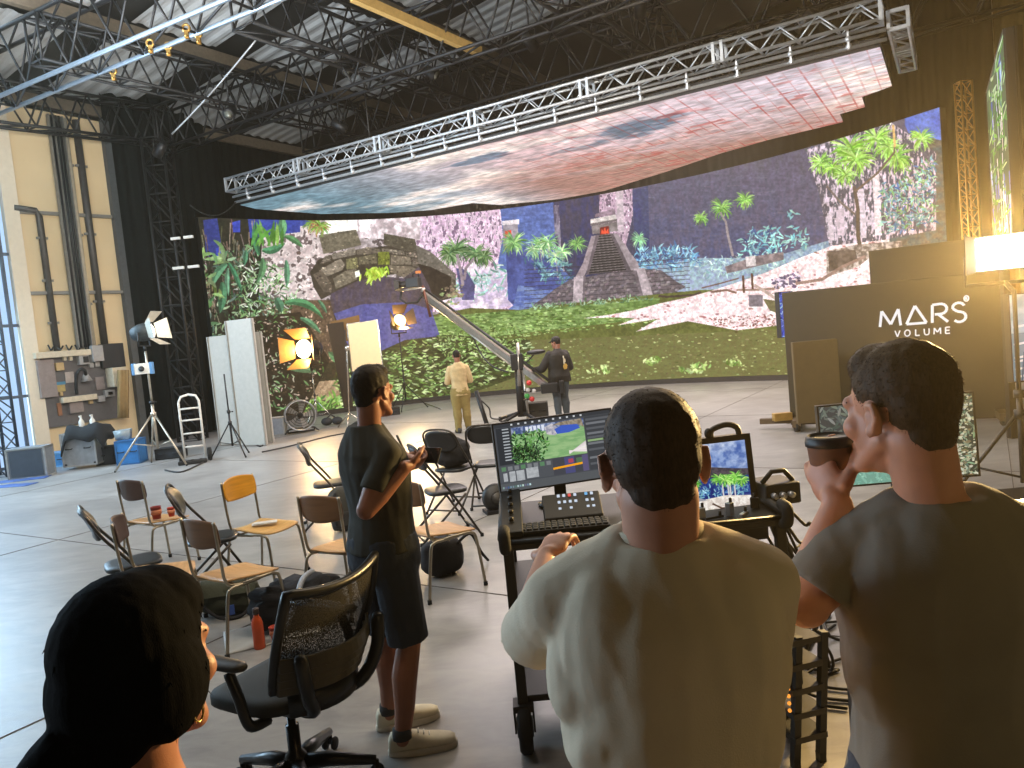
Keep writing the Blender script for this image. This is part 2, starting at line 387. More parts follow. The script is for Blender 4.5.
    for pts, w, cl in (([(300, 235), (340, 240), (480, 230), (520, 215)], 2, (74, 58, 54)), ([(520, 195), (620, 170), (710, 145)], 1.3, (112, 84, 74)), ([(570, 215), (650, 205), (700, 220)], 2.2, (130, 96, 84)), ([(700, 205), (780, 205), (860, 200), (920, 195)], 2, (150, 120, 104)),
                       ([(733, 130), (737, 220)], 2.2, (96, 64, 52)), ([(778, 120), (782, 200)], 2.2, (96, 64, 52)), ([(790, 180), (850, 215), (915, 260)], 3, (186, 160, 150))): c.stroke(Z(Pz, p, pts), w, cl)
    c.poly(Z(Pz, p, [(760, 230), (835, 230), (835, 290), (765, 290)]), (128, 118, 128), amp=.2)
    c.poly(Z(Pz, p, [(835, 250), (900, 260), (925, 330), (870, 310)]), (110, 104, 70), amp=.2); c.poly(Z(Pz, p, [(640, 85), (800, 30), (940, 10), (940, 50), (800, 85), (650, 120)]), (150, 132, 134), (110, 98, 104), 'n1')
    c.poly(Z(Pz, p, [(745, 35), (795, 28), (800, 80), (750, 85)]), (208, 196, 196)); c.speck(Z(Pz, p, [(880, 150), (1024, 110), (1024, 190), (900, 200)]), 90, [(130, 110, 140), (90, 80, 110), (220, 200, 220)], .6, 1.8)
    # palm on the cliff
    for x, y, r in ((722, 208, 13), (701, 218, 9), (745, 200, 11)): c.palm(x, y, r, [(120, 180, 70), (90, 150, 60), (160, 205, 110)], 30)
    c.stroke([(720, 212), (726, 222), (728, 235), (733, 256)], 2, (150, 138, 140), 2.6)
    # right grove
    Gz = (780, 100); g = 3.84
    c.poly([(905, 95), (985, 60), (985, 200), (930, 175), (905, 125)], (70, 98, 190), (90, 120, 205), 'n2')
    c.poly([(905, 132), (985, 150), (985, 260), (890, 250), (885, 160)], (112, 104, 92), (80, 92, 96), 'n1', .2)
    gr = Z(Gz, g, [(100, 190), (420, 80), (600, 200), (600, 500), (380, 540), (190, 560), (150, 360)])
    c.poly(gr, (104, 96, 108), (206, 188, 204), 'nf', .1, dark=(84, 82, 98), thr=.50); c.speck(gr, 90, [(220, 205, 220), (90, 100, 120), (150, 190, 180), (240, 225, 235), (80, 110, 90)], .4, 1.8, .6)
    for pts, w, cl in (([(368, 285), (375, 400), (378, 520)], 7, (226, 210, 216)), ([(310, 340), (318, 430), (322, 530)], 6, (206, 190, 204)), ([(230, 420), (235, 520)], 8, (196, 176, 190)), ([(190, 440), (200, 540)], 5, (205, 188, 200))): c.stroke(Z(Gz, g, pts), w, cl)
    c.leaves(Z(Gz, g, [(390, 330), (600, 220), (600, 470), (400, 520)]), 420, [(120, 180, 190), (90, 140, 150), (150, 200, 170), (70, 110, 170), (110, 160, 90)], 6, 1.4)
    c.leaves(Z(Gz, g, [(30, 420), (60, 420), (120, 560), (20, 580)]), 50, [(110, 180, 190), (150, 200, 190)], 6, 1.8)
    for x, y, r in ((270, 190, 22), (290, 230, 20), (370, 150, 20), (160, 240, 14), (200, 260, 12), (450, 220, 18), (420, 180, 16), (250, 290, 13), (545, 150, 14)): c.palm(*Z(Gz, g, [(x, y)])[0], r, [(130, 190, 60), (160, 210, 90), (100, 160, 60), (180, 220, 130)], 34)
    c.stroke(Z(Gz, g, [(285, 330), (300, 420), (300, 520), (320, 620)]), 3.4, (92, 78, 70), 4); c.stroke(Z(Gz, g, [(290, 350), (375, 280), (440, 200), (440, 130)]), 2, (110, 92, 80)); c.stroke(Z(Gz, g, [(180, 330), (230, 390), (290, 440)]), 2, (110, 96, 92))
    c.stroke(Z(Gz, g, [(435, 95), (442, 180)]), 2.4, (220, 180, 110))
    c.poly(Z(Gz, g, [(180, 580), (300, 555), (470, 540), (470, 565), (380, 580), (300, 640), (180, 680)]), (196, 180, 172), (120, 104, 96), 'n3'); c.poly(Z(Gz, g, [(185, 580), (290, 575), (300, 620), (190, 660)]), (96, 82, 76), amp=.3)
    c.stroke(Z(Gz, g, [(60, 705), (160, 690), (240, 640), (330, 600)]), 3, (150, 120, 110))
    # left rocks
    rk = [(255, 240), (300, 226), (335, 226), (345, 260), (322, 285), (318, 330), (262, 330), (258, 280)]
    c.poly(rk, (236, 222, 218), (186, 166, 164), 'n1', .1, dark=(112, 96, 94), thr=.40); c.poly(rk, (90, 76, 74), alpha=0.0); c.speck(rk, 130, [(120, 100, 100), (245, 232, 228), (90, 74, 74), (205, 185, 185)], .6, 2.4, 1.2)
    c.poly([(322, 212), (420, 212), (420, 240), (400, 240), (330, 236)], (236, 222, 226), (180, 160, 164), 'n1'); c.poly([(326, 215), (356, 215), (358, 231), (324, 234)], (255, 250, 240)); c.poly([(358, 215), (371, 215), (370, 230), (360, 232)], (250, 240, 240))
    # stone arch
    A = (256, 192)
    c.poly(Z(A, 4, [(215, 320), (250, 270), (330, 240), (520, 215), (650, 225), (800, 330), (800, 420), (720, 440), (640, 320), (500, 335), (300, 410), (260, 430), (230, 380)]), (70, 62, 52), amp=.2)
    blocks = [([(250, 172), (400, 150), (422, 212), (270, 248)], (132, 122, 100)), ([(512, 165), (635, 188), (650, 240), (600, 235), (510, 210)], (100, 92, 76)), ([(640, 212), (700, 240), (800, 330), (795, 352), (650, 290)], (126, 118, 106)),
        ([(256, 287), (275, 257), (300, 250), (300, 275)], (126, 114, 100)), ([(302, 248), (395, 222), (400, 250), (306, 270)], (150, 138, 122)), ([(402, 230), (450, 220), (498, 230), (498, 244), (404, 252)], (128, 116, 100)), ([(502, 225), (590, 234), (595, 252), (505, 242)], (140, 128, 112)), ([(600, 240), (640, 240), (645, 262), (602, 256)], (130, 118, 104)),
        ([(258, 308), (338, 266), (356, 290), (345, 312), (272, 342)], (158, 144, 124)), ([(360, 268), (405, 262), (408, 305), (362, 310)], (140, 134, 90)), ([(409, 262), (480, 246), (485, 285), (411, 290)], (128, 118, 92)), ([(487, 240), (533, 238), (535, 290), (487, 290)], (134, 142, 52)), ([(540, 252), (616, 260), (622, 290), (540, 290)], (146, 132, 112)), ([(624, 262), (645, 268), (650, 300), (626, 296)], (116, 104, 92)),
        ([(226, 330), (262, 312), (305, 372), (300, 402), (270, 398), (245, 360)], (120, 106, 90)), ([(308, 346), (355, 316), (400, 307), (404, 350), (320, 388)], (146, 134, 112)), ([(530, 292), (620, 297), (652, 314), (590, 342), (540, 322)], (138, 124, 104)), ([(700, 330), (790, 350), (800, 410), (740, 430)], (112, 100, 86))]
    for pl, cl in blocks:
        z = Z(A, 4, pl); c.poly(z, cl, tuple(np.array(cl)*.72), 'n3', .25); c.speck(z, 16, [tuple(np.array(cl)*1.25), tuple(np.array(cl)*.6)], .3, 1.0, 1.5)
    op = Z(A, 4, [(298, 408), (400, 358), (500, 336), (590, 345), (650, 300), (715, 330), (722, 440), (700, 480), (745, 615), (650, 632), (515, 655), (400, 600), (285, 520)])
    c.poly(op, (92, 78, 82), (78, 68, 86), 'nv', .15); c.poly(Z(A, 4, [(270, 500), (420, 450), (600, 440), (700, 470), (748, 615), (650, 632), (515, 655), (400, 680), (280, 640)]), (92, 94, 160), (78, 78, 142), 'nv', .14)
    c.poly(Z(A, 4, [(645, 285), (700, 300), (782, 340), (775, 400), (718, 445), (690, 370)]), (52, 44, 38), amp=.2)
    c.poly(Z(A, 4, [(270, 510), (420, 470), (430, 520), (300, 560)]), (98, 96, 158), alpha=.6)
    c.speck(Z(A, 4, [(740, 380), (830, 370), (830, 440), (750, 470)]), 60, [(130, 110, 90), (170, 150, 120), (150, 170, 110)], .6, 1.8)
    c.leaves(Z(A, 4, [(470, 300), (530, 295), (535, 310), (450, 320)]), 26, [(178, 206, 60), (150, 186, 40), (200, 220, 90)], 13, 2.6, (.9, 2.4)); c.poly(Z(A, 4, [(395, 318), (412, 312), (418, 336), (398, 342)]), (255, 255, 235)); c.leaves(Z(A, 4, [(410, 305), (480, 300), (480, 320), (420, 330)]), 16, [(170, 200, 50), (190, 214, 70)], 9, 2.4, (.2, 2.6))
    # palms in front of the pink cliff
    for x, y, r in ((456, 250, 17), (449, 254, 13), (476, 254, 15), (484, 257, 12)): c.palm(x, y, r, [(70, 112, 60), (54, 92, 52), (104, 140, 76), (130, 160, 110)], 34)
    c.stroke([(457, 254), (460, 268), (463, 285)], 3, (150, 132, 140), 3); c.stroke([(474, 258), (466, 268), (464, 280)], 2.4, (140, 122, 130), 3)
    # dark undergrowth below the rocks, mound, right of the arch
    c.poly([(170, 300), (262, 300), (330, 305), (352, 355), (350, 400), (360, 470), (170, 470)], (76, 62, 46), (54, 50, 36), 'n1', .3)
    c.poly([(262, 300), (330, 300), (345, 360), (280, 372), (262, 340)], (122, 98, 76), (78, 62, 48), 'n3', .3); c.speck([(262, 305), (330, 305), (345, 360), (275, 372)], 240, [(176, 146, 120), (212, 176, 150), (70, 54, 40), (140, 110, 84)], .5, 1.8, .7)
    c.poly([(298, 395), (315, 382), (335, 380), (345, 390), (350, 412), (300, 412)], (196, 166, 128), (140, 112, 84), 'n3', .2); c.poly([(262, 398), (290, 390), (320, 400), (345, 400), (345, 470), (255, 470)], (116, 104, 76), (86, 76, 56), 'n3', .25)
    c.leaves([(300, 398), (346, 398), (346, 412), (300, 412)], 120, [(110, 160, 70), (150, 190, 90), (70, 110, 44)], 8, 2.2)
    for x, y in ((284, 375), (276, 394), (300, 362), (270, 350)): c.leaves([(x-7, y-6), (x+7, y-6), (x+7, y+6), (x-7, y+6)], 12, [(90, 160, 110), (120, 180, 90)], 13, 3)
    c.poly([(335, 372), (405, 340), (450, 335), (530, 340), (530, 372), (440, 405), (345, 420)], (78, 84, 44), (58, 56, 34), 'nh')
    for sg in (0, PI): c.leaves([(335, 376), (405, 344), (450, 335), (530, 340), (530, 368), (440, 402), (345, 418)], 760, [(118, 152, 76), (156, 184, 106), (82, 96, 48), (66, 70, 40), (196, 214, 150), (104, 134, 66)], 5.5, 1.6, (sg-.45, sg+.35), .5)
    c.leaves([(440, 330), (520, 325), (530, 345), (440, 360)], 260, [(130, 160, 80), (160, 186, 110), (80, 92, 44)], 3, 1.1)
    # left jungle
    c.poly([(170, 200), (248, 205), (262, 240), (258, 310), (250, 340), (240, 430), (170, 470)], (58, 54, 42), (42, 42, 32), 'n1', .3)
    c.poly([(203, 220), (217, 218), (222, 250), (215, 262), (206, 255)], (52, 60, 130)); c.poly([(216, 248), (223, 246), (224, 262), (217, 264)], (56, 70, 180)); c.poly([(232, 222), (240, 220), (240, 232), (233, 232)], (56, 70, 180)); c.poly([(247, 214), (300, 216), (300, 232), (262, 236), (250, 238)], (56, 70, 160))
    for i in range(60):
        x = c.r.uniform(200, 255); y = c.r.uniform(215, 300); c.stroke([(x, y), (x+c.r.uniform(-3, 10), y+c.r.uniform(10, 35))], 1.2, c.cj((120, 100, 84), 22), .5)
    jg = [(200, 262), (258, 240), (268, 300), (290, 330), (262, 420), (205, 420)]
    c.leaves(jg, 620, [(60, 82, 52), (92, 130, 84), (44, 52, 36), (150, 180, 136), (80, 108, 92), (52, 56, 42), (46, 44, 34)], 8, 1.9)
    c.leaves([(245, 262), (275, 262), (300, 300), (262, 345), (235, 340)], 420, [(130, 172, 104), (96, 140, 84), (56, 74, 48), (176, 204, 156), (210, 214, 200)], 6.5, 1.3)
    c.poly([(240, 318), (300, 312), (330, 360), (300, 420), (240, 440)], (64, 52, 38), (44, 38, 28), 'n1', .2); c.leaves([(205, 300), (290, 300), (300, 400), (205, 400)], 200, [(150, 176, 140), (96, 126, 92), (190, 176, 164)], 4.5, 1.1); c.leaves([(245, 318), (300, 318), (325, 370), (300, 410), (245, 420)], 70, [(110, 160, 96), (80, 120, 70)], 6, 1.6); c.speck([(245, 318), (320, 318), (325, 400), (250, 410)], 220, [(150, 126, 104), (196, 170, 150), (110, 92, 72)], .3, 1.1)
    for x, y, a, l, w, b in ((227, 264, 2.65, 26, 8, -.5), (228, 268, 1.75, 28, 5, -.2), (222, 282, 1.45, 32, 9, .2), (228, 262, 1.0, 34, 5, .15), (262, 258, 1.3, 26, 7, .5), (259, 255, -1.9, 34, 7, .2), (282, 217, 1.5, 22, 9, .1), (284, 236, .2, 22, 6, .35),
                             (286, 260, 1.45, 28, 6, .1), (285, 303, -.3, 42, 8, .7), (300, 318, .3, 26, 6, .35), (276, 298, 1.0, 16, 9, .2), (262, 250, .2, 24, 8, -.5), (246, 250, 1.6, 16, 5, .1), (287, 368, -.05, 30, 8, .2), (345, 362, -2.9, 20, 9, .3), (214, 296, 2.2, 20, 4, .1), (318, 300, .8, 16, 4, .2)):
        cl = c.cj((92, 146, 100), 16); c.leaf(x, y, a, l, w, cl, b, tuple(np.array(cl)*.7))
    for x in range(250, 285, 4): c.leaf(x+c.r.uniform(-2, 2), 246, -PI/2+c.r.uniform(-.5, .5), c.r.uniform(18, 30), 4, c.cj((104, 160, 66), 20), c.r.uniform(-.4, .4))
    for x, y in ((312, 222), (320, 226)): c.palm(x, y, 12, [(110, 150, 60), (150, 190, 80), (160, 110, 70)], 26)
    for i in range(26): c.leaf(c.r.uniform(200, 222), c.r.uniform(235, 380), c.r.uniform(-.6, 2.4), c.r.uniform(10, 20), 3.5, c.cj((110, 140, 84), 24), .4)
    g = c.n4-.5; r_ = c.nh-.5; c.a *= (1+.42*g+.16*r_)[..., None]
    l = c.a.mean(2, keepdims=True); c.a = l+(c.a-l)*.86; c.a = np.clip(c.a, 0, 1)**1.03
    return c
def paint_clouds(w=1500, h=620):              # LED ceiling, rows along B, columns along A
    n = fbm(h, w, 120, 5, 3, 2.2); n2 = fbm(h, w, 40, 5, 8, 2.5); n3 = fbm(h, w, 8, 3, 9, 2.5); m3 = fbm(h, w, 14, 4, 21, 2.5)
    u = np.linspace(0, 1, w)[None, :, None]; v = np.linspace(0, 1, h)[:, None, None]
    teal = np.array((112, 142, 156)); pink = np.array((224, 194, 198)); lav = np.array((218, 208, 220)); cloud = np.array((255, 240, 232)); slate = np.array((96, 114, 134)); brown = np.array((156, 112, 100))
    t = np.clip((u-.10)/.34, 0, 1); c = teal*(1-t)+pink*t; t = np.clip((u-.5)/.35, 0, 1); c = c*(1-t)+lav*t
    k = np.clip((n-.50)/.16, 0, 1)[..., None]; c = c*(1-k)+cloud*k
    bump = np.exp(-((u-.60)/.10)**2-((v-.20)/.13)**2)+.8*np.exp(-((u-.42)/.08)**2-((v-.12)/.10)**2)
    k = np.clip((bump-.55+(n2[..., None]-.5)*2.2)/.3, 0, 1); c = c*(1-k*.9)+slate*k*.9
    k = np.clip((v-.24+(n2[..., None]-.5)*.5)/.35, 0, 1)*np.clip((u-.26)/.12, 0, 1)*np.clip((1.02-u)/.3, 0, 1); c = c*(1-k*.85)+brown*k*.85
    c = c*(1+.55*(n3[..., None]-.5)+.3*(n2[..., None]-.5))
    X = np.arange(w)/w*16.0; Y = np.arange(h)/h*7.6
    red = np.array((176, 58, 52)); lx = (np.abs((X/.25) % 1-.5) > .445)[None]; lx2 = (np.abs((X/.5) % 1-.5) > .468)[None]; ly = (np.abs((Y/.5) % 1-.5) > .46)[:, None]
    g = np.maximum(lx*.42*np.clip(n2*2.6-.7, 0, 1), lx2*.8*np.clip(n2*2.4-.6, 0, 1)); g = np.maximum(g, ly*.5*np.clip(n*2.6-.8, 0, 1))
    g = np.maximum(g, .6*np.clip((m3-.62)/.08, 0, 1)*np.clip((n2-.38)*6, 0, 1))
    g = (g*np.clip((np.linspace(0, 1, w)-.36)/.2, 0, 1)[None])[..., None]
    c = c*(1-g*.8)+red*g*.8
    return np.clip(c/255, 0, 1)
# ------------------------------------------------------------------ building frame
W0 = V((-10.0, 16.8, 0)); BB = V((.535, .845, 0)).normalized(); AA = V((BB.y, -BB.x, 0))
WN = AA                                                   # cream wall faces along AA
def Wp(px, py, off=0.0):                                  # point of the cream wall seen at a pixel
    d = ray(px, py); t = (W0+WN*off-CAM).dot(WN)/d.dot(WN); return CAM+d*t
def wl(a, b, z): return W0+AA*a+BB*b+V((0, 0, z))

# floor: polished concrete with sawn joints
def floor_mat():
    m = bpy.data.materials.new('polished_concrete'); m.use_nodes = True; nt = m.node_tree; b = nt.nodes['Principled BSDF']; L = nt.links.new
    tc = nt.nodes.new('ShaderNodeTexCoord')
    n1 = nt.nodes.new('ShaderNodeTexNoise'); n1.inputs['Scale'].default_value = .55; n1.inputs['Detail'].default_value = 9; n1.inputs['Roughness'].default_value = .62
    mp = nt.nodes.new('ShaderNodeMapping'); mp.inputs['Rotation'].default_value = (0, 0, .55); mp.inputs['Scale'].default_value = (1, 2.6, 1)
    n2 = nt.nodes.new('ShaderNodeTexNoise'); n2.inputs['Scale'].default_value = 2.2; n2.inputs['Detail'].default_value = 9; n2.inputs['Roughness'].default_value = .7; n2.inputs['Distortion'].default_value = .6
    L(tc.outputs['Object'], n1.inputs['Vector']); L(tc.outputs['Object'], mp.inputs['Vector']); L(mp.outputs['Vector'], n2.inputs['Vector'])
    r1 = nt.nodes.new('ShaderNodeValToRGB'); r1.color_ramp.elements[0].position = .3; r1.color_ramp.elements[1].position = .72
    r1.color_ramp.elements[0].color = rgb(138, 134, 130); r1.color_ramp.elements[1].color = rgb(176, 173, 168)
    r2 = nt.nodes.new('ShaderNodeValToRGB'); r2.color_ramp.elements[0].position = .38; r2.color_ramp.elements[1].position = .6
    r2.color_ramp.elements[0].color = (.66, .66, .68, 1); r2.color_ramp.elements[1].color = (1, 1, 1, 1)
    L(n1.outputs['Fac'], r1.inputs['Fac']); L(n2.outputs['Fac'], r2.inputs['Fac'])
    mx = nt.nodes.new('ShaderNodeMix'); mx.data_type = 'RGBA'; mx.blend_type = 'MULTIPLY'; mx.inputs[0].default_value = .8
    L(r1.outputs['Color'], mx.inputs[6]); L(r2.outputs['Color'], mx.inputs[7]); L(mx.outputs[2], b.inputs['Base Color'])
    rr = nt.nodes.new('ShaderNodeMapRange'); rr.inputs[3].default_value = .24; rr.inputs[4].default_value = .42
    L(n2.outputs['Fac'], rr.inputs[0]); L(rr.outputs[0], b.inputs['Roughness'])
    b.inputs['Specular IOR Level'].default_value = .55
    return m
f = MB(); f.add([(-34, -6, 0), (30, -6, 0), (30, 44, 0), (-34, 44, 0)], [(0, 1, 2, 3)])
struct(f.build('floor', floor_mat()))
f = MB()
for k in range(-4, 6):
    a = V((0, 5.2, .002))+BB*(k*4.6); f.obox(a-AA*22, a+AA*22, .008, .004)
for k in range(-4, 5):
    a = V((-1.5, 6, .002))+AA*(k*4.6); f.obox(a-BB*24, a+BB*24, .008, .004)
struct(f.build('trim_1', mat('joint_filler', rgb(104, 98, 92), .7)))

# cream wall of flat cladding panels
cream = mat('cream_cladding', rgb(212, 190, 150), .6, var=.05, scale=1.2)
greytrim = mat('grey_trim', rgb(120, 118, 112), .5, var=.08)
b0 = (Wp(14, 290)-W0).dot(BB); b1 = (Wp(121, 270)-W0).dot(BB); HW = 7.7
f = MB(); f.add([wl(0, b0, 0), wl(0, b1, 0), wl(0, b1, HW), wl(0, b0, HW), wl(-.25, b0, 0), wl(-.25, b1, 0), wl(-.25, b1, HW), wl(-.25, b0, HW)],
      [(0, 1, 2, 3), (7, 6, 5, 4), (0, 3, 7, 4), (1, 5, 6, 2), (3, 2, 6, 7)])
struct(f.build('wall_left', cream))
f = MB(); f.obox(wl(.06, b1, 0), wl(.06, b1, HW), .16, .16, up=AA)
struct(f.build('trim_2', mat('edge_shadow', rgb(70, 74, 76), .6)))  # grey strip stands in for the shadow at the wall's right edge
f = MB(); f.obox(wl(.05, b0+.12, 0), wl(.05, b0+.12, HW), .3, .12, up=AA)
struct(f.build('trim_3', mat('pale_post', rgb(214, 202, 180), .55, var=.04)))
for k, (pa, pb) in enumerate((((4, 211), (111, 217)), ((18, 293.5), (123, 292)))):
    f = MB(); f.obox(Wp(*pa, .05), Wp(*pb, .05), .07, .11, up=AA)
    struct(f.build('trim_%d' % (4+k), greytrim))
# daylight opening left of the wall
f = MB(); f.add([wl(.02, -5.2, 0), wl(.02, b0-.05, 0), wl(.02, b0-.05, 6.2), wl(.02, -5.2, 6.2)], [(0, 1, 2, 3)])
day = emat('daylight_sheet', rgb(176, 208, 246), 1.15)
dw = struct(f.build('window_1', day))
f = MB()
for z in (0.05, 1.5, 3.0, 4.5, 6.2): f.obox(wl(.06, -5.2, z), wl(.06, b0-.05, z), .06, .08, up=AA)
for b in (-5.2, -4.1, -3.0, -1.9, -.8): f.obox(wl(.06, b, 0), wl(.06, b, 6.2), .06, .06, up=AA)
struct(f.build('window_2', mat('blue_grey_frame', rgb(70, 82, 98), .5)))
f = MB(); f.add([wl(0, -26, 0), wl(0, -5.2, 0), wl(0, -5.2, HW), wl(0, -26, HW), wl(0, -5.2, 6.2), wl(0, b0, 6.2), wl(0, b0, HW)], [(0, 1, 2, 3), (4, 5, 6, 2)])
struct(f.build('wall_front', mat('pale_cladding', rgb(190, 180, 160), .7, var=.05)))

# black drapes round the stage
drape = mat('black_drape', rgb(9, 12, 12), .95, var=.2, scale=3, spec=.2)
drape_haze = mat('haze_tinted_drape', rgb(92, 76, 42), .9, var=.2, scale=3, spec=.2)  # black drape with the warm brown haze put into its colour
def curtain(name, pts, z0, z1, m, amp=.07, wl_=.42):
    P_ = catmull(pts, 14); d = [0]
    for i in range(1, len(P_)): d.append(d[-1]+(P_[i]-P_[i-1]).length)
    n = int(d[-1]/.07); up = []; j = 0
    rows = [z0, z0+(z1-z0)*.5, z1]; rings = [[], [], []]
    for i in range(n+1):
        s = d[-1]*i/n
        while j < len(d)-2 and d[j+1] < s: j += 1
        t = (s-d[j])/max(1e-6, d[j+1]-d[j]); p = P_[j].lerp(P_[j+1], t); tg = (P_[j+1]-P_[j]).normalized(); nn = V((-tg.y, tg.x, 0))
        o = amp*math.sin(2*PI*s/wl_+1.3*math.sin(s*.9))
        for k, z in enumerate(rows): rings[k].append(p+nn*o+V((0, 0, z)))
    b = MB(); b.loft(rings, cap=False, closed=False); return b.build(name, m)
c1 = wl(-.05, b1+.05, 0)
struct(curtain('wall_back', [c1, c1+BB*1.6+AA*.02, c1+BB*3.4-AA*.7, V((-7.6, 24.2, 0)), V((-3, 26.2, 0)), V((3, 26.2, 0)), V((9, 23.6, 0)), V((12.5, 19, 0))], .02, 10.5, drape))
struct(curtain('wall_right', [V((12.5, 19, 0)), V((13.6, 15.5, 0)), V((13.2, 11, 0)), V((12.2, 7.5, 0)), V((11.5, 3, 0))], .02, 10.5, drape_haze))

# roof of corrugated sheet with dark bays between the sheets
sheet = mat('galvanised_sheet', rgb(196, 200, 202), .5, .15, var=.08, scale=2)
liner = mat('roof_liner', rgb(34, 34, 33), .8, var=.2, scale=1)
skyl = emat('rooflight', rgb(190, 214, 240), .8)
def rz_(a): return 8.35+.13*a if a < 14 else 8.35+.13*14-.13*(a-14)
f = MB()
f.add([wl(-1, -16, rz_(-1)+.2), wl(14, -16, rz_(14)+.2), wl(14, 14, rz_(14)+.2), wl(-1, 14, rz_(-1)+.2), wl(30, -16, rz_(30)+.2), wl(30, 14, rz_(30)+.2)], [(0, 1, 2, 3), (1, 4, 5, 2)])
struct(f.build('ceiling', liner))
k = 6
def roofpanel(name, a0, a1, b0_, b1_, m, corr=True):
    f = MB(); rows = []; n = max(2, int((b1_-b0_)/.085))
    for a in (a0, a1):
        rows.append([wl(a, b0_+(b1_-b0_)*i/n, rz_(a)+.05+(.035 if (i//2) % 2 else 0)) for i in range(n+1)])
    f.loft(rows, cap=False, closed=False, smooth=False); return struct(f.build(name, m))
idx = 6
for b_ in (-13.2, -10.4, -7.6, -4.8, -2.0, .8, 3.6, 6.4):
    for a_ in (-.6, 3.1, 6.8, 10.5):
        if (b_ < -9 and a_ > 8): continue
        roofpanel('trim_%d' % idx, a_, a_+2.9, b_, b_+2.0, skyl if (b_, a_) in ((-4.8, -.6), (-7.6, -.6)) else sheet); idx += 1
f = MB()
for a_ in (-.7, 3.0, 6.7, 10.4, 14.1): f.obox(wl(a_, -16, rz_(a_)-.1), wl(a_, 13, rz_(a_)-.1), .14, .26)
struct(f.build('trim_60', mat('purlin_steel', rgb(120, 108, 92), .6, var=.15)))

# ------------------------------------------------------------------ lattice trusses
def lattice(name, label, cat, p0, p1, w, h, step, r, rb, mats, group=None, box=True, cols=None, flat=False):
    p0 = V(p0); p1 = V(p1); d = (p1-p0); ln = d.length; t = d.normalized()
    up = V((0, 0, 1)) if abs(t.z) < .8 else V((0, 1, 0))
    s = t.cross(up).normalized(); up = s.cross(t)
    T = thing(name, label, cat, p0, 0, group)
    sides = (-1, 1) if box else (0,)
    def pt(i, a, b): return t*i+s*(a*w/2)+up*(b*h/2)
    for nm, b, m in (('top_chord', 1, mats[0]), ('bottom_chord', -1, mats[1])):
        for a in sides:
            f = MB(); f.tube([pt(0, a, b), pt(ln, a, b)], r, 8); f.build(nm, m, T)
    n = max(2, int(ln/step)); f = MB()
    for a in sides:
        for i in range(n):
            x0 = ln*i/n; x1 = ln*(i+1)/n; xm = (x0+x1)/2
            f.tube([pt(x0, a, -1), pt(xm, a, 1)], rb, 6); f.tube([pt(xm, a, 1), pt(x1, a, -1)], rb, 6)
    if box:
        for i in range(n+1):
            x0 = ln*i/n; x1 = ln*(i+1)/n if i < n else x0
            for b in (-1, 1):
                f.tube([pt(x0, -1, b), pt(x0, 1, b)], rb, 6)
                if i < n: f.tube([pt(x0, -1, b), pt(x1, 1, b)], rb, 6)
        for i in (0, n):
            for a in (-1, 1): f.tube([pt(ln*i/n, a, -1), pt(ln*i/n, a, 1)], rb*1.3, 6)
    f.build('bracing', mats[2], T)
    return T
pale_steel = mat('pale_blue_steel', rgb(150, 165, 180), .3, .7)
p = F(0, 105, 7.0); q = F(240, 5, 7.0); d = (q-p).normalized(); 
lattice('roof_truss', 'deep roof truss with two bright lower tubes crossing the top left corner', 'truss', p-d*5+V((0, 0, .55)), q+d*14+V((0, 0, .55)), .5, 1.1, 1.25, .04, .022, (black_metal, pale_steel, black_metal), 'roof trusses')
p2 = F(256, 122, 7.0); q2 = F(512, 38, 7.0); d2 = (q2-p2).normalized()
lattice('roof_truss', 'dark roof truss hanging just in front of the long silver truss', 'truss', p2-d2*3.2+V((0, 0, .5)), q2+d2*9+V((0, 0, .5)), .45, 1.0, 1.0, .035, .02, (black_metal, black_metal, black_metal), 'roof trusses')
for k, (off, lb) in enumerate(((3.0, 'dark roof truss above the LED ceiling, first behind the front one'), (5.8, 'dark roof truss farthest back over the LED wall'))):
    lattice('roof_truss', lb, 'truss', p2-d2*1.5+BB*off+V((0, 0, .55)), q2+d2*8+BB*off+V((0, 0, .55)), .45, 1.0, 1.1, .03, .02, (black_metal,)*3, 'roof trusses')
lattice('roof_girder', 'dark lattice girder running along the top of the cream wall', 'girder', Wp(-60, 95, .6), Wp(166, 128, .6), .4, .85, .8, .035, .02, (black_metal,)*3)
lattice('roof_girder', 'dark cross girder joining the two front roof trusses', 'girder', p2-d2*.3-BB*4.4+V((0, 0, .7)), p2-d2*.3+BB*6+V((0, 0, .7)), .4, .8, .8, .03, .018, (black_metal,)*3)
pc = F(385, 95, 7.0)
lattice('roof_girder', 'dark cross girder over the middle of the LED ceiling', 'girder', pc-BB*3.5+V((0, 0, .9)), pc+BB*7+V((0, 0, .9)), .5, 1.0, .9, .04, .02, (black_metal,)*3)
pc = F(610, 40, 7.0)
lattice('roof_girder', 'dark cross girder above the right half of the silver truss', 'girder', pc-BB*3+V((0, 0, .6)), pc+BB*7+V((0, 0, .6)), .5, 1.0, .9, .04, .02, (black_metal,)*3)
lattice('lattice_tower', 'pale lattice tower standing at the far left edge before the daylight', 'tower', F(4, 476, 0), F(4, 476, 0)+V((0, 0, 6.2)), .42, .42, .5, .03, .014, (mat('tower_steel', rgb(72, 84, 100), .4, .5),)*3)
lattice('lattice_tower', 'black lattice tower standing against the black drape left of the screen', 'tower', P(196, 462, 18.4)*1.0-V((0, 0, P(196, 462, 18.4).z)), V((P(196, 462, 18.4).x, 18.4, 7.2)), .5, .5, .6, .035, .018, (black_metal,)*3)
tw = [o for o in COL.objects if o.name.startswith('lattice_tower')][-1]
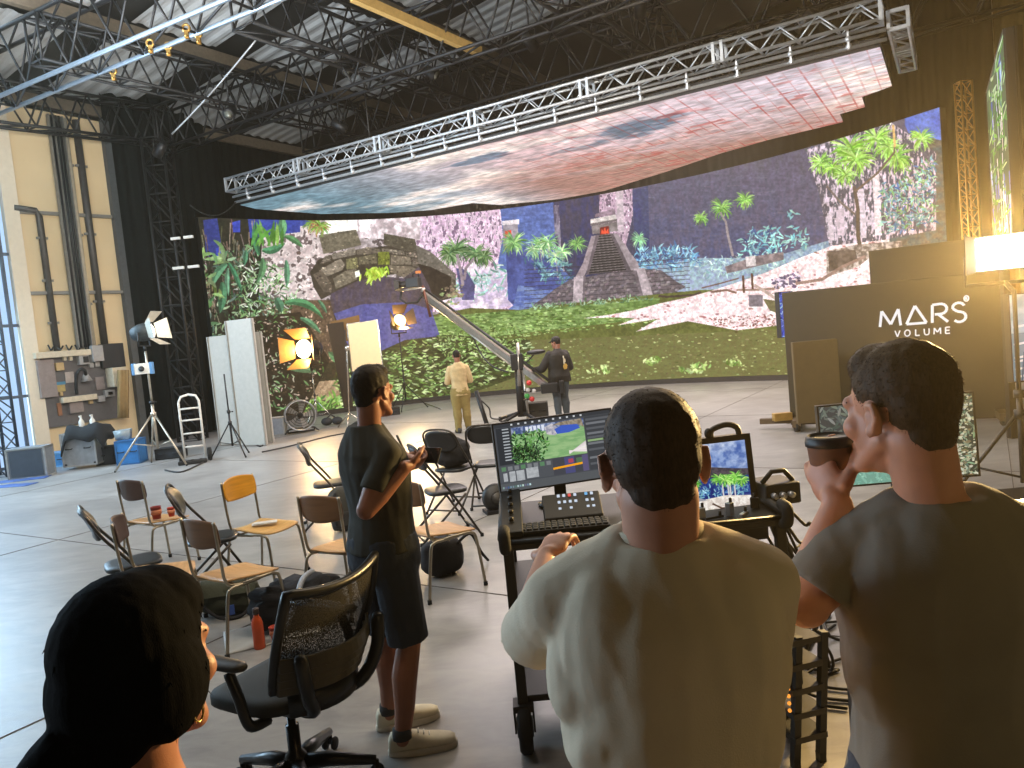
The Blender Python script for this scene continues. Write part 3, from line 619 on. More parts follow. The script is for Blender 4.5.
for (x0, x1, y) in ((171, 193, 238), (173, 199, 267.5)):
    f = MB(); a_, b_ = P(x0, y+1, 18.1)-tw.location, P(x1, y-1.5, 18.1)-tw.location; f.obox(a_, a_.lerp(b_, .42), .06, .06); f.obox(a_.lerp(b_, .58), b_, .06, .06); f.build('pale_sleeve', white_paint, tw)
# tan roof beam and hoist chain
f = MB(); f.obox(F(352, -4, 7.6), F(480, 52, 7.2), .12, .16); tag(f.build('roof_beam', mat('tan_beam', rgb(196, 160, 96), .6)), 'tan painted beam slanting below the roof sheets at the top', 'beam')
for (px, y0, y1, Y, lb) in ((575, 40, 128, 16.5, 'hoist chain with hook above the middle of the silver truss'), (372, 60, 160, 17.8, 'hoist chain above the left part of the silver truss'), (860, -30, 20, 13.5, 'hoist chain at the right end of the silver truss')):
    T = thing('chain_hoist', lb, 'hoist', P(px, y1, Y), 0, 'chain hoists on the silver truss'); h = P(px, y0, Y)-P(px, y1, Y)
    f = MB(); f.tube([(0, 0, 0), (0, 0, h.z)], .018, 6); f.build('chain', dark_steel, T)
    f = MB(); f.box((0, 0, .35), (.2, .16, .3)); f.ell((0, 0, .12), (.06, .06, .07)); f.build('motor', mat('hoist_black', rgb(40, 36, 30), .5), T, bevel=.02)
# clamps with warm brass look on the lower roof tubes, hanging lanterns and cables
for (px, py) in ((113, 71), (150, 43), (168, 46), (198, 34), (186, 28)):
    T = thing('pipe_clamp', 'brass coloured pipe clamp gripping a lower tube of the top left truss', 'clamp', F(px, py, 7.0), 0, 'brass pipe clamps')
    f = MB(); f.tube([(math.cos(a)*.055, 0, math.sin(a)*.055) for a in np.linspace(0, 2*PI, 13)[:-1]], .02, 6, closed=True); f.box((0, 0, -.1), (.06, .05, .12)); f.tube([(0, -.06, -.13), (0, .06, -.13)], .02, 6)
    f.build('jaw', mat('brass', rgb(190, 150, 84), .35, .9), T)
for i, (px, py, Y, lb) in enumerate(((230, 112, 16.6, 'small hanging lantern below the second truss'), (345, 70, 17, 'hanging stage lantern left of the tan beam tip'), (430, 72, 15.5, 'hanging stage lantern below the tan beam tip'), (340, 126, 18, 'hanging stage lantern just above the silver truss'), (530, 42, 15, 'hanging stage lantern above the middle of the silver truss'), (640, 8, 14, 'hanging stage lantern at the top middle edge'), (805, 22, 13, 'hanging stage lantern near the right end of the silver truss'), (160, 150, 17.5, 'hanging lantern in front of the black tower top'))):
    T = thing('stage_lantern', lb, 'stage light', P(px, py, Y), i*.6)
    f = MB(); f.lathe([(.0, -.2), (.09, -.2), (.11, 0), (.12, .16), (.10, .17), (0, .14)], R=Rx(PI/2+.6), n=14); f.build('housing', black_metal, T)
    f = MB(); f.tube([(-.15, 0, 0), (-.15, 0, .22), (.15, 0, .22), (.15, 0, 0)], .014, 6); f.tube([(0, 0, .22), (0, 0, .95)], .018, 6); f.build('yoke', black_metal, T)
    f = MB(); f.lathe([(0, .165), (.1, .165), (0, .18)], R=Rx(PI/2+.6), n=14); f.build('lens', mat('lens_glass', rgb(120, 120, 110), .1, .2), T)
for i, (a, b, sag, lb) in enumerate((((256, 40, 15.5), (172, 134, 17), .05, 'pale cable running from the roof down to the left truss corner'), ((190, 205, 18), (240, 196, 19), .35, 'drooping black cable between the black tower and the silver truss'), ((512, 22, 15), (500, 60, 16), .1, 'thin steel wire above the middle roof truss'))):
    A_ = P(*a); B_ = P(*b); pts = [A_.lerp(B_, t)-V((0, 0, sag*4*t*(1-t))) for t in np.linspace(0, 1, 14)]
    f = MB(); f.tube(pts, .018 if i == 0 else .014, 6); tag(f.build('cable', silver if i == 0 else black_plastic), lb, 'cable')

# ------------------------------------------------------------------ curved LED wall
ZT = 5.6; ZB = .14
top = [(198, 217), (246, 219.5), (305, 222), (356, 222), (416, 219), (500, 211), (552, 204.5), (625, 192), (700, 176), (768, 160), (830, 142), (893, 124), (937, 108)]
tp = [F(x, y, ZT) for x, y in top]
for _ in range(3): tp = [tp[0]]+[(tp[i-1]+tp[i]*2+tp[i+1])/4 for i in range(1, len(tp)-1)]+[tp[-1]]
arc = [V((p.x, p.y, 0)) for p in catmull(tp, 8)]
arc.append(arc[-1]+(arc[-1]-arc[-2]).normalized()*.05)
acc = [0]
for i in range(1, len(arc)): acc.append(acc[-1]+(arc[i]-arc[i-1]).length)
def arcpt(s):
    j = max(0, min(len(acc)-2, int(np.searchsorted(acc, s))-1)); t = (s-acc[j])/(acc[j+1]-acc[j]); return arc[j].lerp(arc[j+1], t)
jungle = paint_jungle()
tw_, th_ = 2300, 600
S = np.linspace(0, acc[-1], tw_); ax = np.interp(S, acc, [p.x for p in arc]); ay = np.interp(S, acc, [p.y for p in arc]); zz = np.linspace(ZB, ZT, th_)
PX, PY = proj_np(ax[None]+0*zz[:, None], ay[None]+0*zz[:, None], zz[:, None]+0*ax[None])
led_arr = jungle.sample(PX, PY)/1.0
led_m = screen_mat('jungle_picture', led_arr, 1.3)
LW = thing('led_wall', 'huge curved LED wall showing a jungle clearing with a stepped temple', 'screen', (0, 0, 0))
b = MB(); n = 90
for i in range(n+1):
    p = arcpt(acc[-1]*i/n); b.v += [p+V((0, 0, ZB)), p+V((0, 0, ZT))]
for i in range(n): b.f.append((2*i, 2*i+2, 2*i+3, 2*i+1)); b.sm.append(True); b.mi.append(0)
scr = b.build('screen', led_m, LW)
uv = scr.data.uv_layers.new(name='UVMap'); k = 0
for i in range(n):
    for (a, c) in ((i, 0), (i+1, 0), (i+1, 1), (i, 1)): uv.data[k].uv = (a/n, c); k += 1
def outn(i):
    a = arcpt(acc[-1]*max(0, i-1)/n); c = arcpt(acc[-1]*min(n, i+1)/n); t = (c-a).normalized(); return V((-t.y, t.x, 0))
b = MB(); rings = []
for i in range(n+1):
    p = arcpt(acc[-1]*i/n); o = outn(i); rings.append([p+o*.02+V((0, 0, ZB)), p+o*.2+V((0, 0, ZB)), p+o*.2+V((0, 0, ZT)), p+o*.02+V((0, 0, ZT))])
b.loft(rings, smooth=False); b.build('cabinet_back', black_metal, LW)
b = MB(); rings = []
for i in range(n+1):
    p = arcpt(acc[-1]*i/n); o = outn(i); rings.append([p-o*.03, p+o*.2, p+o*.2+V((0, 0, ZB-.005)), p-o*.03+V((0, 0, ZB-.005))])
b.loft(rings, smooth=False); b.build('plinth', mat('plinth_black', rgb(44, 40, 36), .6), LW)

# ------------------------------------------------------------------ LED ceiling with its silver truss
CP = [(240, 205), (256, 209), (321, 214), (341, 213.5), (388, 213), (431, 210), (473, 203), (500, 205), (560, 199), (604, 191), (667, 171.5), (722, 153), (768, 140), (843, 122), (840, 114), (865, 107), (862, 97), (892, 86), (880, 47)]
cpl = [F(x, y, ZT) for x, y in CP]
o0 = cpl[0]; e1 = (cpl[-1]-cpl[0]).normalized(); e2 = V((-e1.y, e1.x, 0))
LC = thing('led_ceiling', 'suspended LED ceiling panel showing pink clouds with red grid lines', 'screen', (0, 0, 0))
b = MB(); b.add(cpl, [tuple(range(len(cpl)))[::-1]]); cs = b.build('screen', screen_mat('cloud_picture', paint_clouds(), 1.05), LC)
uv = cs.data.uv_layers.new(name='UVMap')
for li, lp in enumerate(cs.data.loops):
    p = cs.data.vertices[lp.vertex_index].co-o0; uv.data[li].uv = (p.dot(e1)/16.0, p.dot(e2)/7.6)
b = MB(); n_ = len(cpl); b.loft([[p+V((0, 0, .01)) for p in cpl], [p+V((0, 0, .16)) for p in cpl]], smooth=False); b.build('cabinet_back', black_metal, LC)
def silver_truss(name, label, p0, p1, w, h, step):
    T = lattice(name, label, 'truss', p0, p1, w, h, step, .027, .013, (silver, silver, silver))
    t = (p1-p0).normalized(); ln = (p1-p0).length; s = t.cross(V((0, 0, 1))); k = max(2, round(ln/2.5))
    for i in range(k+1):
        for a in ((0,) if i in (0, k) else (-.07, .07)):
            b = MB(); c = t*(ln*i/k+a); 
            for sx in (-1, 1): b.obox(c+s*(sx*w/2)-V((0, 0, h/2+.02)), c+s*(sx*w/2)+V((0, 0, h/2+.02)), .05, .05, up=t)
            for sz in (-1, 1): b.obox(c-s*w/2+V((0, 0, sz*h/2)), c+s*w/2+V((0, 0, sz*h/2)), .05, .05)
            b.build('end_plate', silver, T)
    return T
nr = -e2
T = silver_truss('silver_truss', 'long silver box truss along the front edge of the LED ceiling', o0+V((0, 0, .47))+nr*.12-e1*.1, cpl[-1]+V((0, 0, .47))+nr*.12+e1*.05, .3, .3, .56)
for dz, dn in ((.2, .1), (.08, .04)):
    b = MB(); b.tube([o0+V((0, 0, dz))+nr*dn-e1*.1-T.location, cpl[-1]+V((0, 0, dz))+nr*dn+e1*.1-T.location], .03, 8); b.build('lower_rail', silver, T)
L_ = (cpl[-1]-o0).length
for i in range(17):
    b = MB(); c = o0+e1*(L_*(i+.5)/17)-T.location; b.obox(c+nr*.1+V((0, 0, .06)), c+nr*.12+V((0, 0, .36)), .03, .03, up=e1)
    b.ell(c+nr*.1+V((0, 0, .2)), .05, n=8, m=6); b.ell(c+nr*.06+V((0, 0, .1)), .05, n=8, m=6); b.build('hanger', silver, T)
silver_truss('silver_truss', 'short silver truss across the right end of the LED ceiling', cpl[-1]+V((0, 0, .34))+e1*.26, cpl[-2]+V((0, 0, .34))+e1*.26, .26, .26, .5)
# ------------------------------------------------------------------ wall services
def wb(px, py, off=0.0): p = Wp(px, py, off); return ((p-W0).dot(BB), p.z)
def wbox(mb, x0, y0, x1, y1, dep, off=0.0):
    bl, z1 = wb((x0+x1)/2, y0); br, z0 = wb((x0+x1)/2, y1); b_l = wb(x0, (y0+y1)/2)[0]; b_r = wb(x1, (y0+y1)/2)[0]
    c = wl(off+dep/2, (b_l+b_r)/2, (z0+z1)/2)
    R = Matrix(((AA.x, BB.x, 0), (AA.y, BB.y, 0), (0, 0, 1))); mb.box(c, (dep, abs(b_r-b_l), abs(z1-z0)), R); return c
for k, (pa, pb, w, m, lb) in enumerate((((34, 210), (57, 351), .14, 'dark', 'dark conduit on the cream wall, bent at its top, nearest the daylight'), ((50, 95), (80, 348), .30, 'tray', 'wide grey cable tray running up the cream wall'), ((62, 92), (90, 350), .10, 'pale', 'pale conduit beside the wide cable tray'), ((70, 95), (103, 346), .16, 'dark', 'dark conduit on the cream wall, closest to the black drape'))):
    m_ = {'dark': mat('conduit_dark', rgb(74, 70, 66), .5, .3), 'tray': mat('conduit_tray', rgb(126, 124, 118), .45, .4), 'pale': mat('conduit_pale', rgb(168, 160, 142), .5)}[m]
    (ba, za), (bb_, zb_) = wb(*pa), wb(*pb); bm = (ba*.4+bb_*.6)
    T = thing('conduit', lb, 'conduit', wl(.08, bm, zb_))
    f = MB(); h = min(za, HW-.1)-zb_
    if m == 'tray':
        f.box(AA*.03, (.1, .1, .01)); f.obox(AA*.02, AA*.02+V((0, 0, h)), .03, w, up=BB); f.build('tray_base', m_, T)
        for s in (-1, 1): g = MB(); g.obox(AA*.07+BB*(s*w/2), AA*.07+BB*(s*w/2)+V((0, 0, h)), .11, .02, up=BB); g.build('tray_side', m_, T)
        for s in (-.08, .02, .09): g = MB(); g.tube([AA*.07+BB*s, AA*.07+BB*s+V((0, 0, h))], .025, 6); g.build('cable', black_plastic, T)
    else:
        pts = [V((0, 0, 0)), V((0, 0, h))]
        if k == 0: pts = [V((0, 0, 0)), V((0, 0, h-.15)), V((0, 0, h-.03))-BB*.06, V((0, 0, h))-BB*.5]
        f.tube(pts, w/2, 10); f.build('pipe', m_, T)
        for t in (.2, .5, .8): g = MB(); g.box(V((0, 0, h*t)), (.06, w*1.6, .05), Matrix(((AA.x, BB.x, 0), (AA.y, BB.y, 0), (0, 0, 1)))); g.build('bracket', greytrim, T)
EB = thing('switchboard', 'grey wooden switchboard crowded with fuse boxes on the cream wall', 'switchboard', (0, 0, 0))
f = MB(); wbox(f, 28, 351, 122, 424, .06, .02); f.build('backing_board', mat('board_grey', rgb(92, 88, 88), .7, var=.1), EB)
cr = mat('box_cream', rgb(196, 184, 160), .5); gy = mat('box_grey', rgb(150, 148, 146), .5); pk_ = mat('panel_pinkish', rgb(132, 120, 116), .55); bl_ = mat('window_dark', rgb(24, 24, 26), .3); bn = mat('box_tan', rgb(176, 150, 104), .5)
for nm, x0, y0, x1, y1, dp, m_ in (('cable_tray', 30, 351.5, 86, 357.5, .16, cr), ('tall_panel', 35, 360, 52, 398, .1, pk_), ('socket_box', 52, 363, 60, 371, .1, bn), ('notice', 63, 372, 72, 383, .02, mat('paper_notice', rgb(176, 164, 156), .7)), ('warning_sign', 53, 382, 63, 392, .02, mat('sign_tan', rgb(168, 150, 96), .6)),
        ('meter_box', 74, 354, 84, 365, .14, gy), ('fuse_box', 86, 346, 97, 362, .2, gy), ('switch', 86, 363, 90, 368, .08, gy), ('switch', 91.5, 362, 96, 367, .08, gy), ('black_panel', 97, 344, 120, 368, .12, bl_), ('isolator', 104, 368, 118, 387, .3, cr), ('notice', 93, 377, 102, 390, .04, pk_),
        ('socket_box', 101, 390, 111, 397, .1, gy), ('socket_box', 94, 396, 101, 402, .1, gy), ('cable_tray', 57, 396, 92, 401.5, .16, cr), ('lower_panel', 66, 402, 80, 413, .08, pk_), ('switch', 57, 392, 60, 396, .06, bn), ('switch', 86, 399, 90, 404, .06, bn), ('conduit_strip', 55, 403, 59, 416, .05, mat('copper_strip', rgb(140, 92, 60), .5)), ('switch', 66, 356.5, 69, 361, .08, cr), ('switch', 60, 357, 63, 361, .08, cr)):
    f = MB(); wbox(f, x0, y0, x1, y1, dp, .08); o = f.build(nm, m_, EB, bevel=.01)
    if nm == 'meter_box': g = MB(); wbox(g, 78, 357, 83, 363, .02, .08+dp); g.build('display_window', bl_, o)
    if nm == 'isolator': g = MB(); wbox(g, 108, 379, 114, 382, .03, .08+dp); g.build('switch_slot', bl_, o)
    if nm == 'warning_sign': g = MB(); wbox(g, 53, 382, 63, 385, .01, .08+dp); g.build('blue_band', mat('blue_band', rgb(70, 130, 160), .5), o)
    if nm == 'socket_box' and x0 > 95: g = MB(); wbox(g, x0+3, y0+2, x1-3, y1-2, .02, .08+dp); g.build('socket_face', bl_, o)
f = MB(); f.tube(catmull([Wp(77, 394, .15), Wp(76, 385, .2), Wp(77, 374, .25), Wp(81, 369, .28), Wp(85, 371, .28), Wp(86, 377, .2)], 6), .035, 8); f.build('hose', black_plastic, EB)
f = MB(); f.tube([Wp(85.5, 374, .2), Wp(87, 381, .2)], [.05, .12], 10); f.build('lamp_head', gy, EB)
for k in range(5): f = MB(); x = 40+k*9; f.tube(catmull([Wp(x+8, 345, .1), Wp(x+11, 350, .18), Wp(x+14, 346, .12)], 6), .018, 6); f.build('cable_loop', black_plastic, EB)

# ------------------------------------------------------------------ equipment along the wall
RB = math.atan2(BB.y, BB.x)-PI/2                             # yaw that turns local +Y to BB
def case(name, label, cat, px, py, w, d, h, body, edge, rz=0, handles=True, group=None, panel=None):
    T = thing(name, label, cat, F(px, py), rz, group)
    f = MB(); f.box((0, 0, h/2), (w, d, h)); f.build('body', body, T, bevel=.015)
    e = .03
    for nm, pts in (('edge_trim', [((-1, -1), (1, -1)), ((1, -1), (1, 1)), ((1, 1), (-1, 1)), ((-1, 1), (-1, -1))]),):
        f = MB()
        for a, b in pts:
            for z in (.015, h-.015): f.obox((a[0]*w/2, a[1]*d/2, z), (b[0]*w/2, b[1]*d/2, z), e, e)
        for a in ((-1, -1), (1, -1), (1, 1), (-1, 1)): f.obox((a[0]*w/2, a[1]*d/2, 0.005), (a[0]*w/2, a[1]*d/2, h), e, e)
        f.build(nm, edge, T)
    if panel: f = MB(); f.box((0, -d/2-.006, h/2), (w*.86, .012, h*.84)); f.build('front_panel', panel, T)
    if handles:
        for s in (-1, 1): f = MB(); f.tube([(s*w*.28-.06, -d/2-.01, h*.55), (s*w*.28-.06, -d/2-.04, h*.53), (s*w*.28+.06, -d/2-.04, h*.53), (s*w*.28+.06, -d/2-.01, h*.55)], .01, 6); f.build('handle', black_metal, T)
    return T
alu = mat('case_aluminium', rgb(176, 180, 184), .35, .7); alu_e = mat('case_edge', rgb(206, 206, 204), .3, .8); char = mat('case_black', rgb(34, 38, 44), .7); blue = mat('case_blue', rgb(44, 112, 176), .5)
tan = mat('canvas_tan', rgb(150, 126, 84), .9, bump=.2)
case('storage_trunk', 'tall black trunk standing under the switchboard by the tower', 'case', 50, 458, .78, .6, .9, char, black_metal, RB+.5, True)
case('amplifier', 'grey edged amplifier cabinet at the left end of the gear', 'amplifier', 33, 477, .66, .36, .58, mat('amp_grey', rgb(118, 124, 130), .6), alu_e, .15, False, None, mat('grille_dark', rgb(58, 68, 80), .9, bump=.5, bscale=300))
T = case('flight_case', 'ribbed silver flight case on small wheels with a black jacket over it', 'case', 87, 467, .62, .5, .66, alu, alu_e, .1)
for sx in (-1, 1):
    for sy in (-1, 1): f = MB(); f.lathe([(0, -.02), (.045, -.02), (.045, .02), (0, .02)], (sx*.27, sy*.21, .045), Ry(PI/2), 12); f.build('wheel', rubber, T)
T.location.z += .06
case('crate', 'low pale blue plastic crate between the amplifier and the silver case', 'crate', 60, 466, .42, .35, .3, mat('crate_blue', rgb(84, 150, 206), .5), mat('crate_rim', rgb(130, 180, 220), .5), .1, True)
case('tool_box', 'black plastic tool box beside the silver flight case', 'tool box', 114, 463, .5, .35, .36, char, black_plastic, .1)
case('tool_box', 'bright blue tool box left of the tall lamp stand', 'tool box', 133, 463, .42, .4, .48, blue, mat('blue_edge', rgb(40, 90, 140), .5), .1)
# jacket draped on the silver case
c = F(92, 467); f = MB(); rows = []
for i in range(15):
    u = -1+2*i/14; row = []
    for j in range(11):
        v = -1+2*j/10; x = u*.42; y = v*.34; z = .81-.32*max(0, abs(u)-.72)*3-.30*max(0, abs(v)-.7)*2.6+.05*mnoise.noise(V((u*2.3, v*2.3, 3)))+.03*math.sin(5*u+3*v)
        row.append(V((x*(1-.1*max(0, abs(v)-.7)), y, z)))
    rows.append(row)
f.loft(rows, cap=False, closed=False); o = f.build('jacket', mat('jacket_black', rgb(22, 24, 28), .9, bump=.3), None, c+V((.02, .05, 0))); so = o.modifiers.new('s', 'SOLIDIFY'); so.thickness = .03
tag(o, 'black jacket draped over the top of the silver flight case', 'jacket')
for k, (px, py, lb) in enumerate(((75, 424, 'small white spray bottle on the jacket, nearer the trunk'), (88, 424, 'small white spray bottle on the jacket, nearer the tool boxes'))):
    T = thing('spray_bottle', lb, 'bottle', c+V((-.12+.22*k, .05, .80)), 0); f = MB(); f.lathe([(0, 0), (.045, 0), (.05, .03), (.05, .12), (.02, .17), (.02, .2), (0, .2)], n=12); f.build('bottle_body', white_paint, T)
    f = MB(); f.box((0, -.02, .22), (.03, .08, .035)); f.build('trigger', white_paint, T, bevel=.008)
T = thing('clear_box', 'clear plastic tub on top of the blue tool box', 'tub', F(133, 463)+V((-.12, 0, .48)), .1); f = MB(); f.lathe([(.0, .01), (.16, .01), (.19, .2), (.185, .2), (.155, .02), (0, .02)], n=4, R=Rz(PI/4)); f.build('tub', mat('clear_plastic', rgb(200, 215, 220), .15, trans=.6), T)
f = MB(); rows = [[Wp(118+3*(i % 2)*.3+i*1.6, 370+k*24, .45+.05*(i % 2)) for i in range(7)] for k in range(3)]
f.loft(rows, cap=False, closed=False); o = f.build('canvas_sheet', tan); tag(o, 'tan canvas sheet hanging at the right end of the switchboard', 'cloth'); so = o.modifiers.new('s', 'SOLIDIFY'); so.thickness = .03
for k, (px, py, w, d, r, lb) in enumerate(((22, 480, .9, .35, .2, 'flat blue sheet lying on the floor before the amplifier'), (12, 486, .8, .3, -.15, 'flat blue sheet on the floor nearest the left edge'))):
    f = MB(); rows = [[V((-w/2+w*i/10, -d/2+d*j/6, .012+.012*mnoise.noise(V((i*.5, j*.6, k))))) for i in range(11)] for j in range(7)]
    f.loft(rows, cap=False, closed=False); o = f.build('plastic_sheet', mat('sheet_blue', rgb(60, 90, 150), .5), None, F(px, py)); o.rotation_euler.z = r; so = o.modifiers.new('s', 'SOLIDIFY'); so.thickness = .012; so.offset = -1
    tag(o, lb, 'sheet')

# ------------------------------------------------------------------ stands and film lamps
def stand(name, label, loc, h, m, spread=.55, legz=.75, legs=(.3, 2.4, 4.5), r=.018, group=None, cat='stand', double=True):
    T = thing(name, label, cat, loc, 0, group)
    f = MB(); f.tube([(0, 0, legz*.35), (0, 0, h*.55)], r*1.15, 10); f.build('lower_tube', m, T)
    f = MB(); f.tube([(0, 0, h*.5), (0, 0, h)], r*.85, 10); f.build('upper_tube', m, T)
    f = MB(); f.lathe([(0, 0), (r*2, 0), (r*2, .06), (0, .06)], (0, 0, h*.53), n=10); f.tube([(0, 0, h*.545), (.07, 0, h*.545)], .008, 6); f.ell((.075, 0, h*.545), .016, n=8, m=6); f.build('collar', black_plastic, T)
    f = MB(); f.lathe([(0, 0), (r*2.2, 0), (r*2.2, .07), (0, .07)], (0, 0, legz), n=10); f.build('leg_hub', m, T)
    for a in legs:
        d = V((math.cos(a), math.sin(a), 0)); f = MB(); f.tube([V((0, 0, legz+.02))+d*r*1.6, d*spread+V((0, 0, .02))], r*.75, 8); f.tube([V((0, 0, legz*.4)), d*spread*.52+V((0, 0, legz*.5))], r*.5, 6)
        lg = f.build('leg', m, T); g = MB(); g.ell(d*spread+V((0, 0, .02)), .02, n=8, m=6); g.build('rubber_foot', rubber, lg)
    return T
glow = emat('tungsten_glow', (1.0, .62, .22, 1), 9.0); glow_hot = emat('tungsten_core', (1, .80, .45, 1), 16)
def fresnel(name, label, loc, yaw, pitch, s, body, lens, doors, cat='film lamp', group=None):
    T = thing(name, label, cat, loc, 0, group); R = Rz(yaw) @ Rx(pitch)         # local -Y is the beam
    def X(p): return R @ V(p)
    f = MB(); f.lathe([(0, -.16*s), (.10*s, -.15*s), (.13*s, -.05*s), (.135*s, .12*s), (.12*s, .13*s), (.12*s, .11*s), (0, .11*s)], R=R @ Rx(PI/2), n=18); f.build('housing', body, T)
    f = MB(); f.lathe([(0, .118*s), (.118*s, .118*s), (.09*s, .135*s), (0, .145*s)], R=R @ Rx(PI/2), n=18); f.build('lens', lens, T)
    for k in range(4):
        a = k*PI/2; q = Matrix.Rotation(a, 3, 'Y'); f = MB(); w0, w1, ln = .11*s, .16*s, .20*s
        pl = [V((-w0, -.13*s, .125*s)), V((w0, -.13*s, .125*s)), V((w1, -.13*s-ln*.75, .125*s+ln*.6)), V((-w1, -.13*s-ln*.75, .125*s+ln*.6))]; off = V((0, -.006, .008))
        f.add([R @ (q @ p) for p in pl]+[R @ (q @ (p+off)) for p in pl], [(0, 1, 2, 3), (7, 6, 5, 4), (0, 4, 5, 1), (1, 5, 6, 2), (2, 6, 7, 3), (3, 7, 4, 0)]); f.build('barn_door', doors, T)
    f = MB(); f.tube([X((-.15*s, 0, 0)), Rz(yaw) @ V((-.15*s, 0, -.2*s)), Rz(yaw) @ V((.15*s, 0, -.2*s)), X((.15*s, 0, 0))], .014*s, 8); f.tube([(0, 0, -.2*s), (0, 0, -.28*s)], .02*s, 8); f.build('yoke', black_metal, T)
    return T
base = F(160, 466); hh = P(150, 348, base.y).z
S1 = stand('light_stand', 'tall steel lamp stand in front of the switchboard', base, hh, mat('stand_steel', rgb(190, 178, 160), .3, .8), .75, .95, (-.5, 2.2, 3.6), .024)
fresnel('film_lamp', 'film lamp with open pale barn doors on the tall steel stand', V((base.x, base.y, hh+.3)), 1.5, -.15, 1.25, mat('lamp_grey', rgb(52, 58, 60), .5, .3), emat('lamp_small_glow', (1, .9, .75, 1), 5.0), mat('barn_pale', rgb(190, 184, 170), .4, .2))
T = thing('dimmer_box', 'small pale ballast with blue ends clamped on the tall steel stand', 'ballast', V((base.x-.06, base.y-.06, P(150, 368, base.y).z)), .1)
f = MB(); f.box((0, 0, 0), (.28, .1, .2)); f.build('body', white_paint, T, bevel=.01)
for s in (-1, 1): f = MB(); f.box((s*.16, 0, 0), (.05, .12, .22)); f.build('end_cap', mat('cap_blue', rgb(90, 140, 190), .4), T, bevel=.01)
f = MB(); f.lathe([(0, 0), (.05, 0), (.05, .03), (0, .03)], (0, -.055, 0), Rx(PI/2), 12); f.build('knob', black_plastic, T)
b2 = F(234, 457); stand('tripod_stand', 'slim black tripod stand in front of the grey flats', b2, P(224, 374, b2.y).z, black_metal, .42, .62, (-.7, 1.2, 3.6), .017)
b3 = F(256, 440); stand('grip_stand', 'chrome grip stand leaning close to the grey flats', b3, P(247, 388, b3.y).z, chrome, .3, .3, (-.6, 1.5, 3.6), .016)
# grey flats
flat_m = mat('flat_grey', rgb(176, 172, 164), .6, var=.05)
def flat(name, label, x0, x1, ytop, ybot, Y0, Y1, th=.06):
    a = P(x0, ybot, Y0); b = P(x1, ybot, Y1); a.z = b.z = 0; h = P((x0+x1)/2, ytop, (Y0+Y1)/2).z
    T = thing(name, label, 'flat', a, 0, 'grey scenery flats'); d = b-a; n = V((d.y, -d.x, 0)).normalized()
    f = MB(); f.add([V((0, 0, .02)), d+V((0, 0, .02)), d+V((0, 0, h)), V((0, 0, h))]+[p-n*th for p in (V((0, 0, .02)), d+V((0, 0, .02)), d+V((0, 0, h)), V((0, 0, h)))], [(0, 1, 2, 3), (7, 6, 5, 4), (0, 4, 5, 1), (1, 5, 6, 2), (2, 6, 7, 3), (3, 7, 4, 0)]); f.build('panel', flat_m, T)
    for p in (V((0, 0, 0)), d): f = MB(); f.obox(p+n*.008+V((0, 0, .0)), p+n*.008+V((0, 0, h)), .03, .03, up=d); f.build('edge_strip', mat('flat_edge', rgb(140, 136, 128), .5), T)
    return T
flat('scenery_flat', 'wide grey scenery flat, lower of the pair at the left end of the LED wall', 221, 274, 333, 450, 16.6, 16.2)
flat('scenery_flat', 'narrow grey scenery flat leaning in front of the wide one, taller', 241, 267, 318, 452, 16.1, 15.8)
# hand truck
b4 = F(196, 462); T = thing('hand_truck', 'white framed hand truck standing between the tall lamp stand and grey flats', 'trolley', b4, .25)
f = MB(); hT = 1.25
for s in (-1, 1): f.tube([(s*.18, 0, .08), (s*.18, 0, hT-.1), (s*.13, .02, hT), (0, .03, hT+.03)], .022, 8)
f.build('frame', white_paint, T)
for z in (.3, .55, .8, 1.02): g = MB(); g.tube([(-.18, 0, z), (.18, 0, z)], .018, 8); g.build('rung', white_paint, T)
g = MB(); g.box((0, -.12, .05), (.4, .25, .015)); g.build('toe_plate', alu, T)
for s in (-1, 1): g = MB(); g.lathe([(0, -.03), (.12, -.03), (.12, .03), (0, .03)], (s*.25, .06, .12), Ry(PI/2), 16); g.build('wheel', rubber, T)
# cables and clutter lying on the floor there
for k, (pts, lb) in enumerate((([(165, 470), (180, 472), (196, 466), (207, 460)], 'black cable lying on the floor below the tall lamp stand'), ([(250, 436), (258, 442), (266, 436), (262, 446), (255, 444)], 'black cable heap at the foot of the grey flats'), ([(262, 452), (290, 446), (330, 436), (365, 430)], 'thin black cable on the floor in front of the fan'))):
    f = MB(); f.tube(catmull([F(x, y, .015) for x, y in pts], 6), .014, 6); tag(f.build('floor_cable', black_plastic), lb, 'cable')
T = thing('cable_block', 'black cable junction block on the floor under the lamp stand', 'junction box', F(193, 464), .3); f = MB(); f.box((0, 0, .04), (.5, .1, .08)); f.build('block', black_plastic, T, bevel=.02)
for k in range(3): g = MB(); g.box((-.15+.15*k, -.03, .085), (.05, .04, .012)); g.build('socket', dark_steel, T)
case('power_box', 'black distribution box behind the tall lamp stand legs', 'box', 172, 458, .5, .3, .22, char, black_metal, .1)
